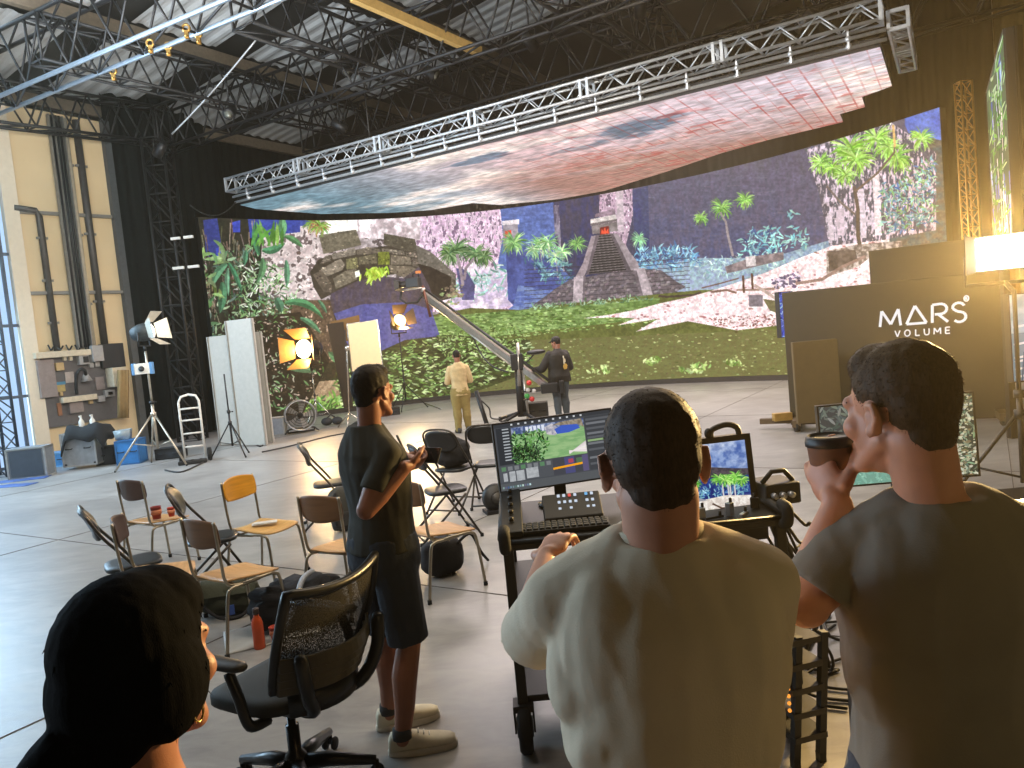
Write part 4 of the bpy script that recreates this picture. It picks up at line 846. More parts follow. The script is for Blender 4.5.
# round studio fan
b5 = F(302, 433); T = thing('drum_fan', 'round grey drum fan on the floor in front of the jungle screen', 'fan', b5, .35); r_ = .36
Rf = Rx(PI/2)
f = MB(); f.lathe([(r_*.92, -.16), (r_, -.16), (r_, .16), (r_*.92, .16), (r_*.92, -.16)], (0, 0, r_+.06), Rf, 28, cap=False); f.build('drum', mat('fan_grey', rgb(150, 152, 156), .35, .6), T)
for i in range(5): f = MB(); f.tube([(r_*(i+1)/6*math.cos(a), -.15, r_+.06+r_*(i+1)/6*math.sin(a)) for a in np.linspace(0, 2*PI, 25)[:-1]], .006, 4, closed=True); f.build('grille_ring', dark_steel, T)
for i in range(5):
    f = MB(); a = i*2*PI/5; R_ = Matrix.Rotation(a, 3, 'Y'); f.add([R_ @ V(p)+V((0, 0, r_+.06)) for p in ((.05, -.04, -.03), (.05, .04, .03), (.3, .05, .1), (.31, -.05, -.06), (.05, -.03, -.03), (.05, .05, .03), (.3, .06, .1), (.31, -.04, -.06))], [(0, 1, 2, 3), (7, 6, 5, 4), (0, 4, 5, 1), (1, 5, 6, 2), (2, 6, 7, 3), (3, 7, 4, 0)]); f.build('blade', gy, T)
f = MB(); f.ell((0, 0, r_+.06), (.07, .1, .07)); f.build('hub', black_metal, T)
f = MB(); f.tube([(-.38, -.1, .03), (-.3, 0, .1), (-.2, 0, .12), (.2, 0, .12), (.3, 0, .1), (.38, -.1, .03)], .02, 8); f.tube([(-.3, .2, .02), (.3, .2, .02)], .02, 8); f.tube([(-.3, .2, .02), (-.3, 0, .1)], .02, 6); f.tube([(.3, .2, .02), (.3, 0, .1)], .02, 6); f.build('cradle', dark_steel, T)
case('speaker_box', 'small pale grey box on the floor left of the drum fan', 'box', 277, 435, .42, .3, .42, mat('box_pale', rgb(160, 164, 170), .5), gy, .1, False, None, mat('box_front', rgb(140, 146, 156), .8))
# bright tungsten lamp, flag, diffusion frame, second lamp
b6 = F(318, 425); h6 = P(319, 348, b6.y).z
stand('light_stand', 'thin lamp stand of the brightest orange lamp behind the fan', b6, h6-.55, chrome, .5, .6, (.2, 2.3, 4.4), .016)
fresnel('film_lamp', 'blazing orange tungsten lamp with barn doors behind the standing man', V((b6.x, b6.y, h6)), -.35, -.05, 2.0, black_metal, glow_hot, mat('barn_lit', rgb(150, 110, 60), .5, .3))
b7 = F(407, 410); h7 = P(405, 322, b7.y).z
stand('light_stand', 'lamp stand before the blue pool, carrying the smaller orange lamp', b7, h7-.42, black_metal, .6, .7, (.4, 2.5, 4.6), .018)
fresnel('film_lamp', 'smaller orange tungsten lamp on a stand before the blue pool', V((b7.x, b7.y, h7)), .55, -.35, 1.45, mat('lamp_brass', rgb(120, 84, 30), .4, .5), glow, mat('barn_dark', rgb(70, 52, 30), .5, .3))
def panel4(mb, cs, th):
    n = (cs[1]-cs[0]).cross(cs[3]-cs[0]).normalized()*th; mb.add(list(cs)+[p+n for p in cs], [(0, 1, 2, 3), (7, 6, 5, 4), (0, 4, 5, 1), (1, 5, 6, 2), (2, 6, 7, 3), (3, 7, 4, 0)])
Yb = b6.y-.9; T = thing('black_flag', 'tall black cutter flag standing between orange lamp and diffusion frame', 'flag', V((P(350, 410, Yb).x, Yb, 0)))
f = MB(); panel4(f, [P(x, y, Yb+dy)-T.location for x, y, dy in ((344, 408, 0), (353, 408, .1), (343, 322, .25), (327, 324, .05))], .03); f.build('flag_cloth', mat('flag_black', rgb(40, 32, 22), .85), T)
f = MB(); panel4(f, [P(x, y, Yb+dy)-T.location for x, y, dy in ((336, 342, .3), (362, 340, .5), (359, 315, .5), (330, 322, .3))], .03); f.build('flag_top', mat('flag_brown', rgb(112, 82, 40), .8), T)
f = MB(); f.tube([P(348, 412, Yb-.05)-T.location, P(345, 330, Yb-.05)-T.location], .015, 6); f.build('flag_pole', dark_steel, T)
Yd = Yb-.5; T = thing('diffusion_frame', 'pale square diffusion frame glowing just above the standing man head', 'frame', V((P(368, 412, Yd).x, Yd, 0)))
cs = [P(x, y, Yd)-T.location for x, y in ((352, 372), (383, 368), (377, 320), (347, 324))]
f = MB(); panel4(f, cs, .01); f.build('diffusion_cloth', mat('silk', rgb(252, 226, 180), .8, var=.03, trans=.25), T)
f = MB(); f.tube(cs+[cs[0]], .018, 6); f.build('frame_tube', chrome, T)
f = MB(); f.tube([cs[0].lerp(cs[3], .5), P(347, 348, Yd)-T.location, P(349, 412, Yd)-T.location], .018, 8); f.build('pole', chrome, T)
f = MB(); f.ell(P(347, 348, Yd)-T.location, .07, n=10, m=8); f.build('grip_head', chrome, T)
for a in (.5, 2.6, 4.7): f = MB(); pb = P(349, 412, Yd)-T.location; pb.z = 0; f.tube([pb+V((0, 0, .35)), pb+V((math.cos(a)*.4, math.sin(a)*.4, .02))], .014, 6); f.build('leg', chrome, T)
T = thing('sandbag', 'dark sandbag on the floor beside the foot of the diffusion frame', 'sandbag', F(332, 425)); f = MB(); f.ell((-.12, 0, .1), (.14, .12, .1)); f.build('pouch', char, T); f = MB(); f.ell((.14, 0, .1), (.14, .12, .1)); f.build('pouch', char, T); f = MB(); f.tube([(-.1, 0, .19), (0, 0, .26), (.1, 0, .19)], .018, 6); f.build('strap', black_plastic, T)
case('monitor_case', 'black case on the floor behind the standing man', 'case', 391, 415, .42, .3, .2, char, black_metal, .3)
case('lens_case', 'square black case on the floor beside the crane column', 'case', 538, 418, .42, .36, .34, mat('case_dark2', rgb(40, 34, 26), .7), black_metal, -.1)
f = MB(); f.tube([F(424, 403, .02), F(441, 409, .02)], .014, 6); tag(f.build('pole_section', chrome), 'short metal pole lying near the screen plinth', 'pole')

# ------------------------------------------------------------------ camera crane
bc = F(523, 421); JZ = P(517, 366, bc.y); T = thing('camera_crane', 'long camera crane arm reaching from its black column toward the arch', 'crane', bc)
steel = mat('crane_steel', rgb(176, 170, 160), .3, .8)
def L(p): return p-bc
head = P(424, 292, 18.2); piv = P(517, 362, bc.y); tail = P(549, 385, bc.y-.6)
f = MB(); f.tube([(0, 0, .1), L(piv)+V((0, 0, -.05))], [.1, .07], 12); f.build('column', black_metal, T)
f = MB(); f.tube([(.12, -.12, .05), L(piv)+V((.1, -.05, -.1))], .03, 8); f.build('column_tube', steel, T)
for a in (1.1, 2.5, 3.9, 5.2): f = MB(); f.tube([(0, 0, .2), (math.cos(a)*.6, math.sin(a)*.6, .05)], .035, 8); lg = f.build('base_leg', black_metal, T); g = MB(); g.lathe([(0, -.03), (.05, -.03), (.05, .03), (0, .03)], (math.cos(a)*.6, math.sin(a)*.6, .05), Ry(PI/2), 12); g.build('wheel', rubber, lg)
dz = V((0, 0, .16))
f = MB(); f.obox(L(head)-dz*.4, L(tail)-dz*.4, .09, .12); f.build('boom', steel, T)
f = MB(); f.tube([L(head)+dz*.5, L(tail)+dz*.6], .03, 8); f.build('upper_rod', black_metal, T)
f = MB(); f.tube([L(head)-dz*1.1, L(piv)-dz*1.1], .022, 8); f.build('lower_rod', steel, T)
f = MB(); f.box(L(piv), (.26, .26, .34)); f.build('pivot_yoke', black_metal, T, bevel=.02)
f = MB(); f.tube([L(piv)+V((.05, -.1, .4)), L(piv)+V((.0, -.1, -.5))], .035, 8); f.build('pivot_post', steel, T)
f = MB(); f.tube(catmull([L(P(470, 330, 17)), L(P(480, 352, 17)), L(P(492, 366, 16.8)), L(P(508, 372, 16.3))], 6), .018, 6); f.build('cable', black_plastic, T)
f = MB(); f.box(L(tail)+V((0, 0, -.06)), (.34, .2, .2)); f.box(L(tail)+V((.25, 0, -.06)), (.1, .26, .26)); f.build('counterweight', black_metal, T, bevel=.02)
f = MB(); f.ell(L(P(536, 352, bc.y-.2)), (.2, .12, .055)); f.build('oval_monitor_hood', black_plastic, T)
f = MB(); f.tube([L(P(536, 352, bc.y-.2)), L(P(527, 362, bc.y-.1)), L(piv)], .016, 6); f.build('hood_arm', black_metal, T)
for (x, y, m_) in ((529, 383, 'red'), (527, 396, 'green'), (532, 399, 'red'), (528, 390, 'pale'), (534, 391, 'pale')):
    f = MB(); f.ell(L(P(x, y, bc.y-.45)), .055 if m_ != 'pale' else .045, n=10, m=8); f.build('control_grip', {'red': mat('grip_red', rgb(200, 40, 40), .4), 'green': mat('grip_green', rgb(60, 150, 70), .5), 'pale': mat('grip_pale', rgb(190, 186, 180), .4)}[m_], T)
f = MB(); f.tube([L(P(522, 392, bc.y-.3)), L(P(534, 391, bc.y-.45))], .02, 6); f.tube([L(P(524, 400, bc.y-.3)), L(P(530, 399, bc.y-.45))], .02, 6); f.build('control_arm', black_metal, T)
# camera on the crane head
hd = P(412, 285, 18.2); C_ = thing('film_camera', 'film camera with matte box mounted on the end of the crane arm', 'camera', hd, -.4)
f = MB(); f.box((.05, 0, .05), (.34, .2, .24)); f.build('camera_body', black_plastic, C_, bevel=.02)
f = MB(); f.lathe([(0, 0), (.07, 0), (.08, .1), (.075, .22), (0, .22)], (-.1, 0, .04), Ry(-PI/2), 16); f.build('lens', black_metal, C_)
f = MB(); f.loft([[V((-.3, a*.1, b*.08+.04)) for a, b in ((-1, -1), (1, -1), (1, 1), (-1, 1))], [V((-.4, a*.16, b*.13+.04)) for a, b in ((-1, -1), (1, -1), (1, 1), (-1, 1))]], smooth=False); f.build('matte_box', black_plastic, C_)
for s in (-1, 1): f = MB(); f.tube([(-.38, s*.06, -.1), (.3, s*.06, -.1)], .014, 6); f.build('rail', steel, C_)
f = MB(); f.tube([(.05, 0, .17), (.05, 0, .26), (.2, 0, .26), (.2, 0, .17)], .018, 6); f.build('top_handle', black_metal, C_)
f = MB(); f.box((.2, .0, .28), (.1, .08, .06)); f.build('receiver', mat('rx_orange', rgb(190, 110, 40), .5), C_)
f = MB(); f.tube([(-.3, 0, -.12), (-.36, 0, -.3), (-.2, 0, -.42), (.1, 0, -.42), (.3, 0, -.2)], .03, 8); f.build('head_yoke', black_metal, C_)
f = MB(); f.tube([L(head)*0+V((.28, 0, -.05)), V((.42, -.02, -.8))], .035, 8); f.build('balance_bar', mat('bar_dark', rgb(90, 50, 36), .4, .4), C_)
f = MB(); f.tube([(.3, 0, -.1), head-hd], .05, 8); f.build('mount', steel, C_)
# ------------------------------------------------------------------ chairs
ply = mat('plywood', rgb(196, 150, 96), .45, var=.16, scale=5, stretch=(1, 9, 1)); ply_or = mat('plywood_orange', rgb(226, 158, 44), .4, var=.12, scale=5, stretch=(1, 1, 9)); ply_dk = mat('plywood_dark', rgb(112, 80, 52), .45, var=.14, scale=5, stretch=(1, 1, 9)); ply_ch = mat('plywood_choc', rgb(78, 56, 46), .5, var=.1)
frm = mat('chair_tube', rgb(170, 158, 138), .28, .85)
def wood_chair(label, loc, rz, back, seat, group='plywood chairs'):
    T = thing('plywood_chair', label, 'chair', loc, rz, group)
    # seat: shell with a rolled front edge
    f = MB(); rows = []
    for j in range(9):
        v = j/8; y = -.17+.39*v; z = .445+.012*math.cos(v*PI*1.2)-.035*max(0, v-.75)*4*(v-.75)*4*.25
        row = []
        for i in range(13):
            u = -1+2*i/12; w = (.175+.03*v)*(1-.10*(abs(2*v-1)**6)); row.append(V((u*w, y-.012*abs(u)**4, z+.012*u*u)))
        rows.append(row)
    f.loft(rows, cap=False, closed=False); s = f.build('seat', seat, T); m = s.modifiers.new('s', 'SOLIDIFY'); m.thickness = .012; m.offset = -1
    f = MB(); rows = []
    for j in range(9):
        v = j/8; rows.append([V(((.19-.006*(abs(2*v-1)**4)*4)*u, -.235-.02*v+.045*u*u, .675+.20*v-.02*u*u*(2*v-1))) for u in [-1+2*i/12 for i in range(13)]])
    f.loft(rows, cap=False, closed=False); s = f.build('backrest', back, T); m = s.modifiers.new('s', 'SOLIDIFY'); m.thickness = .012; m.offset = 0; b = s.modifiers.new('b', 'BEVEL'); b.width = .004
    for sx in (-1, 1):
        f = MB(); f.tube(catmull([(sx*.215, .235, .012), (sx*.20, .20, .36), (sx*.197, .165, .415), (sx*.195, .11, .425)], 5)+[V((sx*.195, -.08, .425))], .0115, 8); f.build('front_leg', frm, T)
        f = MB(); f.tube(catmull([(sx*.215, -.26, .012), (sx*.20, -.20, .36), (sx*.197, -.165, .415), (sx*.195, -.11, .42)], 5)+[V((sx*.195, .05, .42))], .0115, 8); f.build('rear_leg', frm, T)
        f = MB(); f.tube(catmull([(sx*.172, .08, .415), (sx*.172, -.12, .425), (sx*.175, -.185, .47), (sx*.182, -.205, .60), (sx*.185, -.225, .86)], 6), .0105, 8); f.build('back_upright', frm, T)
        for y in (.235, -.26): f = MB(); f.lathe([(0, 0), (.016, 0), (.016, .03), (0, .03)], (sx*.215, y, .0), n=8); f.build('foot_cap', rubber, T)
    f = MB(); f.tube([(-.195, .1, .42), (.195, .1, .42)], .009, 6); f.tube([(-.195, -.1, .42), (.195, -.1, .42)], .009, 6); f.build('crossbar', frm, T)
    return T
pad = mat('vinyl_black', rgb(26, 28, 30), .38, bump=.08, bscale=200); fbl = mat('folding_tube', rgb(70, 64, 58), .3, .6)
def folding_chair(label, loc, rz, group='black folding chairs', oval=False):
    T = thing('folding_chair', label, 'chair', loc, rz, group)
    f = MB(); rings = []
    for z, k in ((.425, .9), (.432, 1), (.455, 1), (.463, .93), (.466, .75)):
        rings.append([V((.2*k*(1-.1*math.cos(a)**8)*math.copysign(abs(math.cos(a))**.6, math.cos(a)), .02+.19*k*math.copysign(abs(math.sin(a))**.6, math.sin(a)), z)) for a in [2*PI*i/24 for i in range(24)]])
    f.loft(rings); f.build('seat', pad, T)
    f = MB(); rings = []
    hh, cz = (.105, .80) if oval else (.12, .78)
    for y, k in ((-.022, .75), (-.016, .95), (0, 1), (.016, .95), (.022, .75)):
        rings.append([V((.2*k*math.copysign(abs(math.cos(a))**.75, math.cos(a)), -.23+y+.03*math.cos(a)**2-.12*(hh*k*math.sin(a))/.3, cz+hh*k*math.copysign(abs(math.sin(a))**.8, math.sin(a)))) for a in [2*PI*i/24 for i in range(24)]])
    f.loft(rings); f.build('backrest', pad, T)
    for sx in (-1, 1):
        f = MB(); f.tube(catmull([(sx*.225, .27, .012), (sx*.22, .02, .45), (sx*.215, -.16, .70), (sx*.20, -.235, .84), (sx*.15, -.262, .895)], 6), .0115, 8); f.build('front_leg', fbl, T)
        f = MB(); f.tube([(sx*.205, -.30, .012), (sx*.205, .16, .42)], .0115, 8); f.build('rear_leg', fbl, T)
        f = MB(); f.lathe([(0, 0), (.017, 0), (.017, .03), (0, .03)], (sx*.225, .27, 0), n=8); f.lathe([(0, 0), (.017, 0), (.017, .03), (0, .03)], (sx*.205, -.30, 0), n=8); f.build('foot_cap', rubber, T)
    f = MB(); f.tube(catmull([(-.15, -.262, .895), (-.08, -.272, .912), (.08, -.272, .912), (.15, -.262, .895)], 4), .0115, 8); f.build('top_tube', fbl, T)
    f = MB(); f.tube([(-.22, .235, .07), (.22, .235, .07)], .010, 6); f.tube([(-.205, -.27, .04), (.205, -.27, .04)], .010, 6); f.build('stretcher', fbl, T)
    return T
def face(deg): return math.radians(deg)-PI/2
wood_chair('plywood chair with near black backrest and red cups on its seat', F(163, 566), face(60), ply_ch, ply)
wood_chair('plywood chair with bright orange yellow backrest, turned toward the right', F(270, 578), face(-22), ply_or, mat('plywood_warm', rgb(206, 160, 90), .45, var=.16, scale=5, stretch=(1, 9, 1)))
wood_chair('plywood chair seen from behind with olive bag under it, in front of orange backed one', F(243, 638), face(54), ply_dk, ply)
wood_chair('plywood chair with dark backrest just behind the woman head', F(168, 634), face(18), ply_ch, ply)
wood_chair('plywood chair half hidden to the left of the standing man', F(352, 606), face(62), ply_dk, ply)
wood_chair('plywood chair right of the standing man with black bag beneath', F(444, 588), face(38), ply_dk, ply)
folding_chair('black folding chair between the orange backed chair and the red cups', F(217, 592), face(18))
folding_chair('black folding chair at the left end of the chair group', F(138, 622), face(32))
folding_chair('black folding chair with a backpack leaning at it, under the bright lamp', F(334, 524), face(14))
folding_chair('black folding chair with a stuffed black bag on its seat', F(458, 508), face(62))
folding_chair('black folding chair with oval back tucked behind the left monitor', F(495, 503), face(82), oval=True)
folding_chair('black folding chair with only seat and legs showing by the man hands', F(448, 536), face(20))

# ------------------------------------------------------------------ things on and under the chairs
def blob(name, label, cat, loc, size, m, rz=0, seed=0, nf=2.2, na=.18, flatb=True, parts=()):
    T = thing(name, label, cat, loc, rz); f = MB(); f.ell((0, 0, 0), 1, n=32, m=20)
    for i, p in enumerate(f.v):
        q = V((math.copysign(abs(p.x)**.7, p.x), math.copysign(abs(p.y)**.7, p.y), math.copysign(abs(p.z)**.7, p.z))); d = 1+na*mnoise.noise(q*nf+V((seed, seed*2, 0)))+na*.5*mnoise.noise(q*nf*2.6+V((seed, 0, seed)))
        z = q.z*d
        f.v[i] = V((q.x*d*size[0]/2, q.y*d*size[1]/2, max(0, (z+1)*size[2]/2)))
    f.build('bag_body', m, T); return T
olive = mat('olive_cloth', rgb(58, 60, 44), .9, bump=.3); dkcl = mat('dark_cloth', rgb(26, 26, 30), .9, bump=.3)
T = blob('shoulder_bag', 'olive shoulder bag under the plywood chair seen from behind', 'bag', F(232, 612), (.42, .26, .24), olive, .2, 1)
f = MB(); f.tube(catmull([(-.18, -.12, .12), (-.05, -.19, .03), (.1, -.17, .02), (.2, -.08, .12)], 6), .012, 6); f.build('strap', dkcl, T); f = MB(); f.box((.02, -.14, .06), (.05, .01, .07)); f.build('blue_tag', mat('tag_blue', rgb(60, 90, 160), .5), T); f = MB(); f.loft([[V((-.2, -.14, .17)), V((.2, -.14, .17))], [V((-.2, -.1, .24)), V((.2, -.1, .24))], [V((-.2, .1, .25)), V((.2, .1, .25))]], cap=False, closed=False); f.build('flap', olive, T)
T = blob('coat_pile', 'dark coat and bag heaped on the floor behind the office chair', 'coat', F(300, 622), (.62, .42, .30), dkcl, .3, 4, 2.8, .3)
f = MB(); f.tube(catmull([(-.1, -.25, .05), (-.02, -.22, .2), (.05, -.12, .33), (.12, .0, .34)], 6), .02, 6); f.build('pale_cord', mat('cord_pale', rgb(170, 176, 186), .6), T)
T = blob('backpack', 'grey green backpack hanging on the folding chair under the bright lamp', 'backpack', F(346, 530), (.3, .24, .46), mat('pack_grey', rgb(60, 58, 52), .9, bump=.2), .2, 7, 2, .12)
f = MB(); f.tube(catmull([(-.06, -.12, .42), (-.09, -.15, .3), (-.08, -.14, .1)], 6), .018, 6); f.build('strap', dkcl, T); f = MB(); f.tube(catmull([(.06, -.12, .42), (.09, -.15, .3), (.08, -.14, .1)], 6), .018, 6); f.build('strap', dkcl, T); f = MB(); f.box((0, -.125, .14), (.2, .04, .16)); f.build('front_pocket', mat('pack_dark', rgb(44, 42, 40), .9), T, bevel=.02)
T = blob('tote_bag', 'black bag under the plywood chair right of the standing man', 'bag', F(444, 574), (.34, .24, .3), dkcl, .5, 9, 1.6, .1)
f = MB(); f.tube(catmull([(.1, -.1, .25), (.22, -.1, .3), (.32, -.05, .12), (.4, 0, .02)], 6), .012, 6); f.build('strap', dkcl, T)
blob('stuffed_bag', 'stuffed black bag sitting on a folding chair beside the standing man hands', 'bag', F(458, 508)+V((0, .0, .468)), (.36, .3, .3), dkcl, .4, 12, 2.4, .2)
T = thing('water_bottle', 'orange metal water bottle on the floor below the plywood chair', 'bottle', F(260, 648)); f = MB(); f.lathe([(0, 0), (.034, 0), (.036, .01), (.036, .16), (.030, .19), (.018, .21), (.017, .225), (0, .225)], n=18); f.build('bottle_body', mat('bottle_orange', rgb(204, 80, 36), .35, .2), T); f = MB(); f.lathe([(0, .225), (.02, .225), (.02, .262), (0, .266)], n=16); f.build('cap', mat('cap_dark', rgb(60, 40, 34), .4), T)
redc = mat('cup_red', rgb(190, 60, 36), .5)
def cup(label, loc, m, s=1.0, lid=None):
    T = thing('paper_cup', label, 'cup', loc); f = MB(); f.lathe([(0, 0), (.028*s, 0), (.038*s, .09*s), (.040*s, .092*s), (.036*s, .09*s), (.027*s, .006), (0, .006)], n=18); f.build('cup', m, T)
    f = MB(); f.lathe([(.0345*s, .035*s), (.037*s, .035*s), (.039*s, .07*s), (.0385*s, .07*s)], n=18, cap=False); f.build('sleeve', mat('sleeve_pale', rgb(214, 130, 90), .6), T)
    return T
cup('orange paper cup on plastic sheeting beside the orange bottle', F(276, 641)+V((0, 0, .012)), redc, .95)
sc = F(163, 566)
cup('dark red cup on the seat of the near black backed chair, taller', sc+V((.03, -.06, .462)), mat('cup_dkred', rgb(150, 40, 34), .5), 1.25); cup('red cup on the seat of the near black backed chair, shorter', sc+V((.14, .0, .462)), redc, .9)
f = MB(); rows = [[V((-.3+.6*i/16, -.22+.44*j/12, .006+.03*max(0, mnoise.noise(V((i*.4, j*.4, 2.2)))))) for i in range(17)] for j in range(13)]
f.loft(rows, cap=False, closed=False); o = f.build('plastic_bag', mat('bag_clear', rgb(225, 222, 214), .3, var=.05, bump=.3, trans=.35), None, F(266, 640)+V((0, .12, 0))); o.rotation_euler.z = .4; so = o.modifiers.new('s', 'SOLIDIFY'); so.thickness = .003; tag(o, 'crumpled clear plastic bag lying under the orange bottle', 'bag')
T = thing('paper_sheet', 'folded white paper on the seat of the orange backed chair', 'paper', F(270, 578)+V((.0, .02, .465)), .3); f = MB(); f.box((0, 0, .003), (.2, .09, .004)); f.build('sheet', white_paint, T); f = MB(); f.box((.01, .005, .008), (.19, .08, .003), (0, .03, .05)); f.build('fold', white_paint, T)
# ------------------------------------------------------------------ mesh office chair
def office_chair():
    T = thing('office_chair', 'black mesh office chair with armrest in the left foreground', 'chair', F(300, 792), math.radians(60))
    bk = mat('office_black', rgb(24, 22, 20), .35); me_ = mat('office_frame', rgb(20, 19, 18), .3, .1)
    for i in range(5):
        a = .35+i*2*PI/5; d = V((math.cos(a), math.sin(a), 0)); f = MB(); f.tube([V((0, 0, .13)), d*.14+V((0, 0, .125)), d*.33+V((0, 0, .085))], [.038, .032, .02], 8); lg = f.build('base_leg', me_, T)
        g = MB(); c = d*.33; n = V((-d.y, d.x, 0)); Rw = Matrix((tuple(d), (0, 0, 1), tuple(n))).transposed()
        for s in (-.022, .022): g.lathe([(0, -.009), (.026, -.009), (.03, 0), (.026, .009), (0, .009)], c+n*s+V((0, 0, .03)), Rw, 14)
        g.tube([c+V((0, 0, .03)), c+V((0, 0, .085))], .012, 8); g.build('caster', rubber, lg)
    f = MB(); f.lathe([(0, .1), (.05, .1), (.045, .17), (.028, .19), (.028, .30), (.018, .30), (.018, .42), (0, .42)], n=16); f.build('gas_lift', mat('lift_steel', rgb(60, 58, 56), .25, .8), T)
    f = MB(); f.box((0, 0, .43), (.24, .3, .06)); f.build('tilt_mechanism', bk, T, bevel=.02)
    f = MB(); f.tube([(.1, .05, .42), (.2, .06, .40), (.27, .06, .40)], .01, 6); f.build('lever', bk, T)
    f = MB(); rings = []
    for z, k in ((.455, .92), (.465, 1), (.50, 1), (.515, .96), (.52, .8)):
        rings.append([V((.25*k*math.copysign(abs(math.cos(a))**.55, math.cos(a)), .03+.245*k*math.copysign(abs(math.sin(a))**.6, math.sin(a)), z-.025*max(0, math.sin(a))**3)) for a in [2*PI*i/32 for i in range(32)]])
    f.loft(rings); f.build('seat', mat('seat_mesh', rgb(44, 40, 30), .75, var=.2, scale=120), T)
    # back: mesh panel in a frame, lumbar slats and spine
    def bp(u, v):                 # u -1..1, v 0..1 : back surface
        w = .235+.02*math.sin(v*PI)+.015*v; return V((u*w, -.235-.15*v**1.3+.05*u*u-.02*math.sin(v*PI), .58+.37*v+.03*u*u*v))
    f = MB(); f.loft([[bp(-1+2*i/20, j/16) for i in range(21)] for j in range(17)], cap=False, closed=False)
    mm = bpy.data.materials.new('back_mesh'); mm.use_nodes = True; nt = mm.node_tree; b = nt.nodes['Principled BSDF']; b.inputs['Base Color'].default_value = rgb(40, 36, 26); b.inputs['Roughness'].default_value = .6
    tc = nt.nodes.new('ShaderNodeTexCoord'); ck = nt.nodes.new('ShaderNodeTexVoronoi'); ck.inputs['Scale'].default_value = 190; nt.links.new(tc.outputs['Object'], ck.inputs['Vector'])
    cr_ = nt.nodes.new('ShaderNodeMapRange'); cr_.inputs[1].default_value = .2; cr_.inputs[2].default_value = .45; cr_.inputs[3].default_value = .25; cr_.inputs[4].default_value = 1.0; nt.links.new(ck.outputs['Distance'], cr_.inputs[0]); nt.links.new(cr_.outputs[0], b.inputs['Alpha'])
    f.build('back_mesh', mm, T)
    loop = [bp(-1, v) for v in np.linspace(0, 1, 12)]+[bp(u, 1) for u in np.linspace(-.9, .9, 12)]+[bp(1, v) for v in np.linspace(1, 0, 12)]+[bp(u, 0) for u in np.linspace(.9, -.9, 12)]
    f = MB(); f.tube(loop, .02, 8, closed=True); f.build('back_frame', me_, T)
    for k in range(4):
        v = .02+.09*k; f = MB(); rows = []
        for i in range(15):
            u = -1+2*i/14; p = bp(u, v)+V((0, -.10+.08*u*u, 0)); rows.append([p+V((0, -.012, -.026)), p+V((0, .006, -.026)), p+V((0, .012, .026)), p+V((0, -.006, .026))])
        f.loft(rows, smooth=False); f.build('lumbar_slat', mat('slat_olive', rgb(70, 62, 44), .3), T, bevel=.004)
    for s in (-1, 1): f = MB(); f.tube(catmull([(s*.06, -.02, .43), (s*.12, -.26, .46), (s*.2, -.33, .58), (s*.225, -.34, .74)], 6), [.028]*18+[.018], 8); f.build('back_support', me_, T)
    f = MB(); f.loft([[V((x, -.30+.1*(x/.2)**2-.02, z)) for x in np.linspace(-.2, .2, 11)] for z in (.46, .51, .55)], cap=False, closed=False); o = f.build('back_shell', bk, T); o.modifiers.new('s', 'SOLIDIFY').thickness = .03
    for s in (-1, 1):
        f = MB(); f.tube(catmull([(s*.2, -.1, .44), (s*.29, -.1, .46), (s*.31, -.08, .58), (s*.31, -.04, .67)], 6), [.022]*18+[.02], 8); f.build('arm_post', me_, T)
        f = MB(); rings = []
        for y, w, h in ((-.13, .02, .012), (-.1, .04, .018), (.05, .045, .02), (.2, .045, .017), (.25, .03, .012)): rings.append([V((s*.31+w*math.cos(a), y, .70+.03*(y > 1)+h*math.sin(a))) for a in [2*PI*i/12 for i in range(12)]])
        f.loft(rings); f.build('armrest', mat('arm_pad', rgb(46, 40, 30), .4), T)
    return T
office_chair()
# ------------------------------------------------------------------ camera cart with its monitors
cart_m = mat('cart_black', rgb(30, 29, 28), .5, .2); YN, YF = 3.25, 4.05
def CP_(px, py, Y): return P(px, py, Y)
TZ = P(520, 541, YN+.02).z
xl, xr = P(503, 545, YN).x, P(786, 530, YN).x
CT = thing('equipment_cart', 'black equipment cart with rails and casters behind the man in the pale t-shirt', 'cart', ((xl+xr)/2, (YN+YF)/2, 0)); O = CT.location
W_ = xr-xl; D_ = YF-YN
f = MB(); f.box((0, 0, TZ-.02), (W_, D_, .035)); f.build('top_shelf', cart_m, CT, bevel=.006)
f = MB(); f.box((0, 0, .62), (W_*.96, D_*.96, .03)); f.build('middle_shelf', cart_m, CT, bevel=.006)
f = MB(); f.box((0, 0, .24), (W_*.96, D_*.96, .03)); f.build('bottom_shelf', cart_m, CT, bevel=.006)
for sx in (-1, 1):
    for sy in (-1, 1):
        f = MB(); f.box((sx*(W_/2-.02), sy*(D_/2-.02), (TZ+.2)/2), (.045, .045, TZ-.2)); f.build('post', cart_m, CT, bevel=.005)
        f = MB(); x, y = sx*(W_/2-.02), sy*(D_/2-.02); f.lathe([(0, -.03), (.1, -.03), (.115, -.018), (.115, .018), (.1, .03), (0, .03)], (x, y, .115), Ry(PI/2), 24); w = f.build('wheel', rubber, CT); g = MB(); g.lathe([(0, -.03), (.045, -.036), (.045, .036), (0, .036)], (x, y, .115), Ry(PI/2), 14); g.build('hub', dark_steel, w)
        f = MB(); f.box((x, y, .215), (.09, .09, .03)); f.box((x-.042, y, .16), (.008, .06, .12)); f.box((x+.042, y, .16), (.008, .06, .12)); f.build('caster_fork', cart_m, CT)
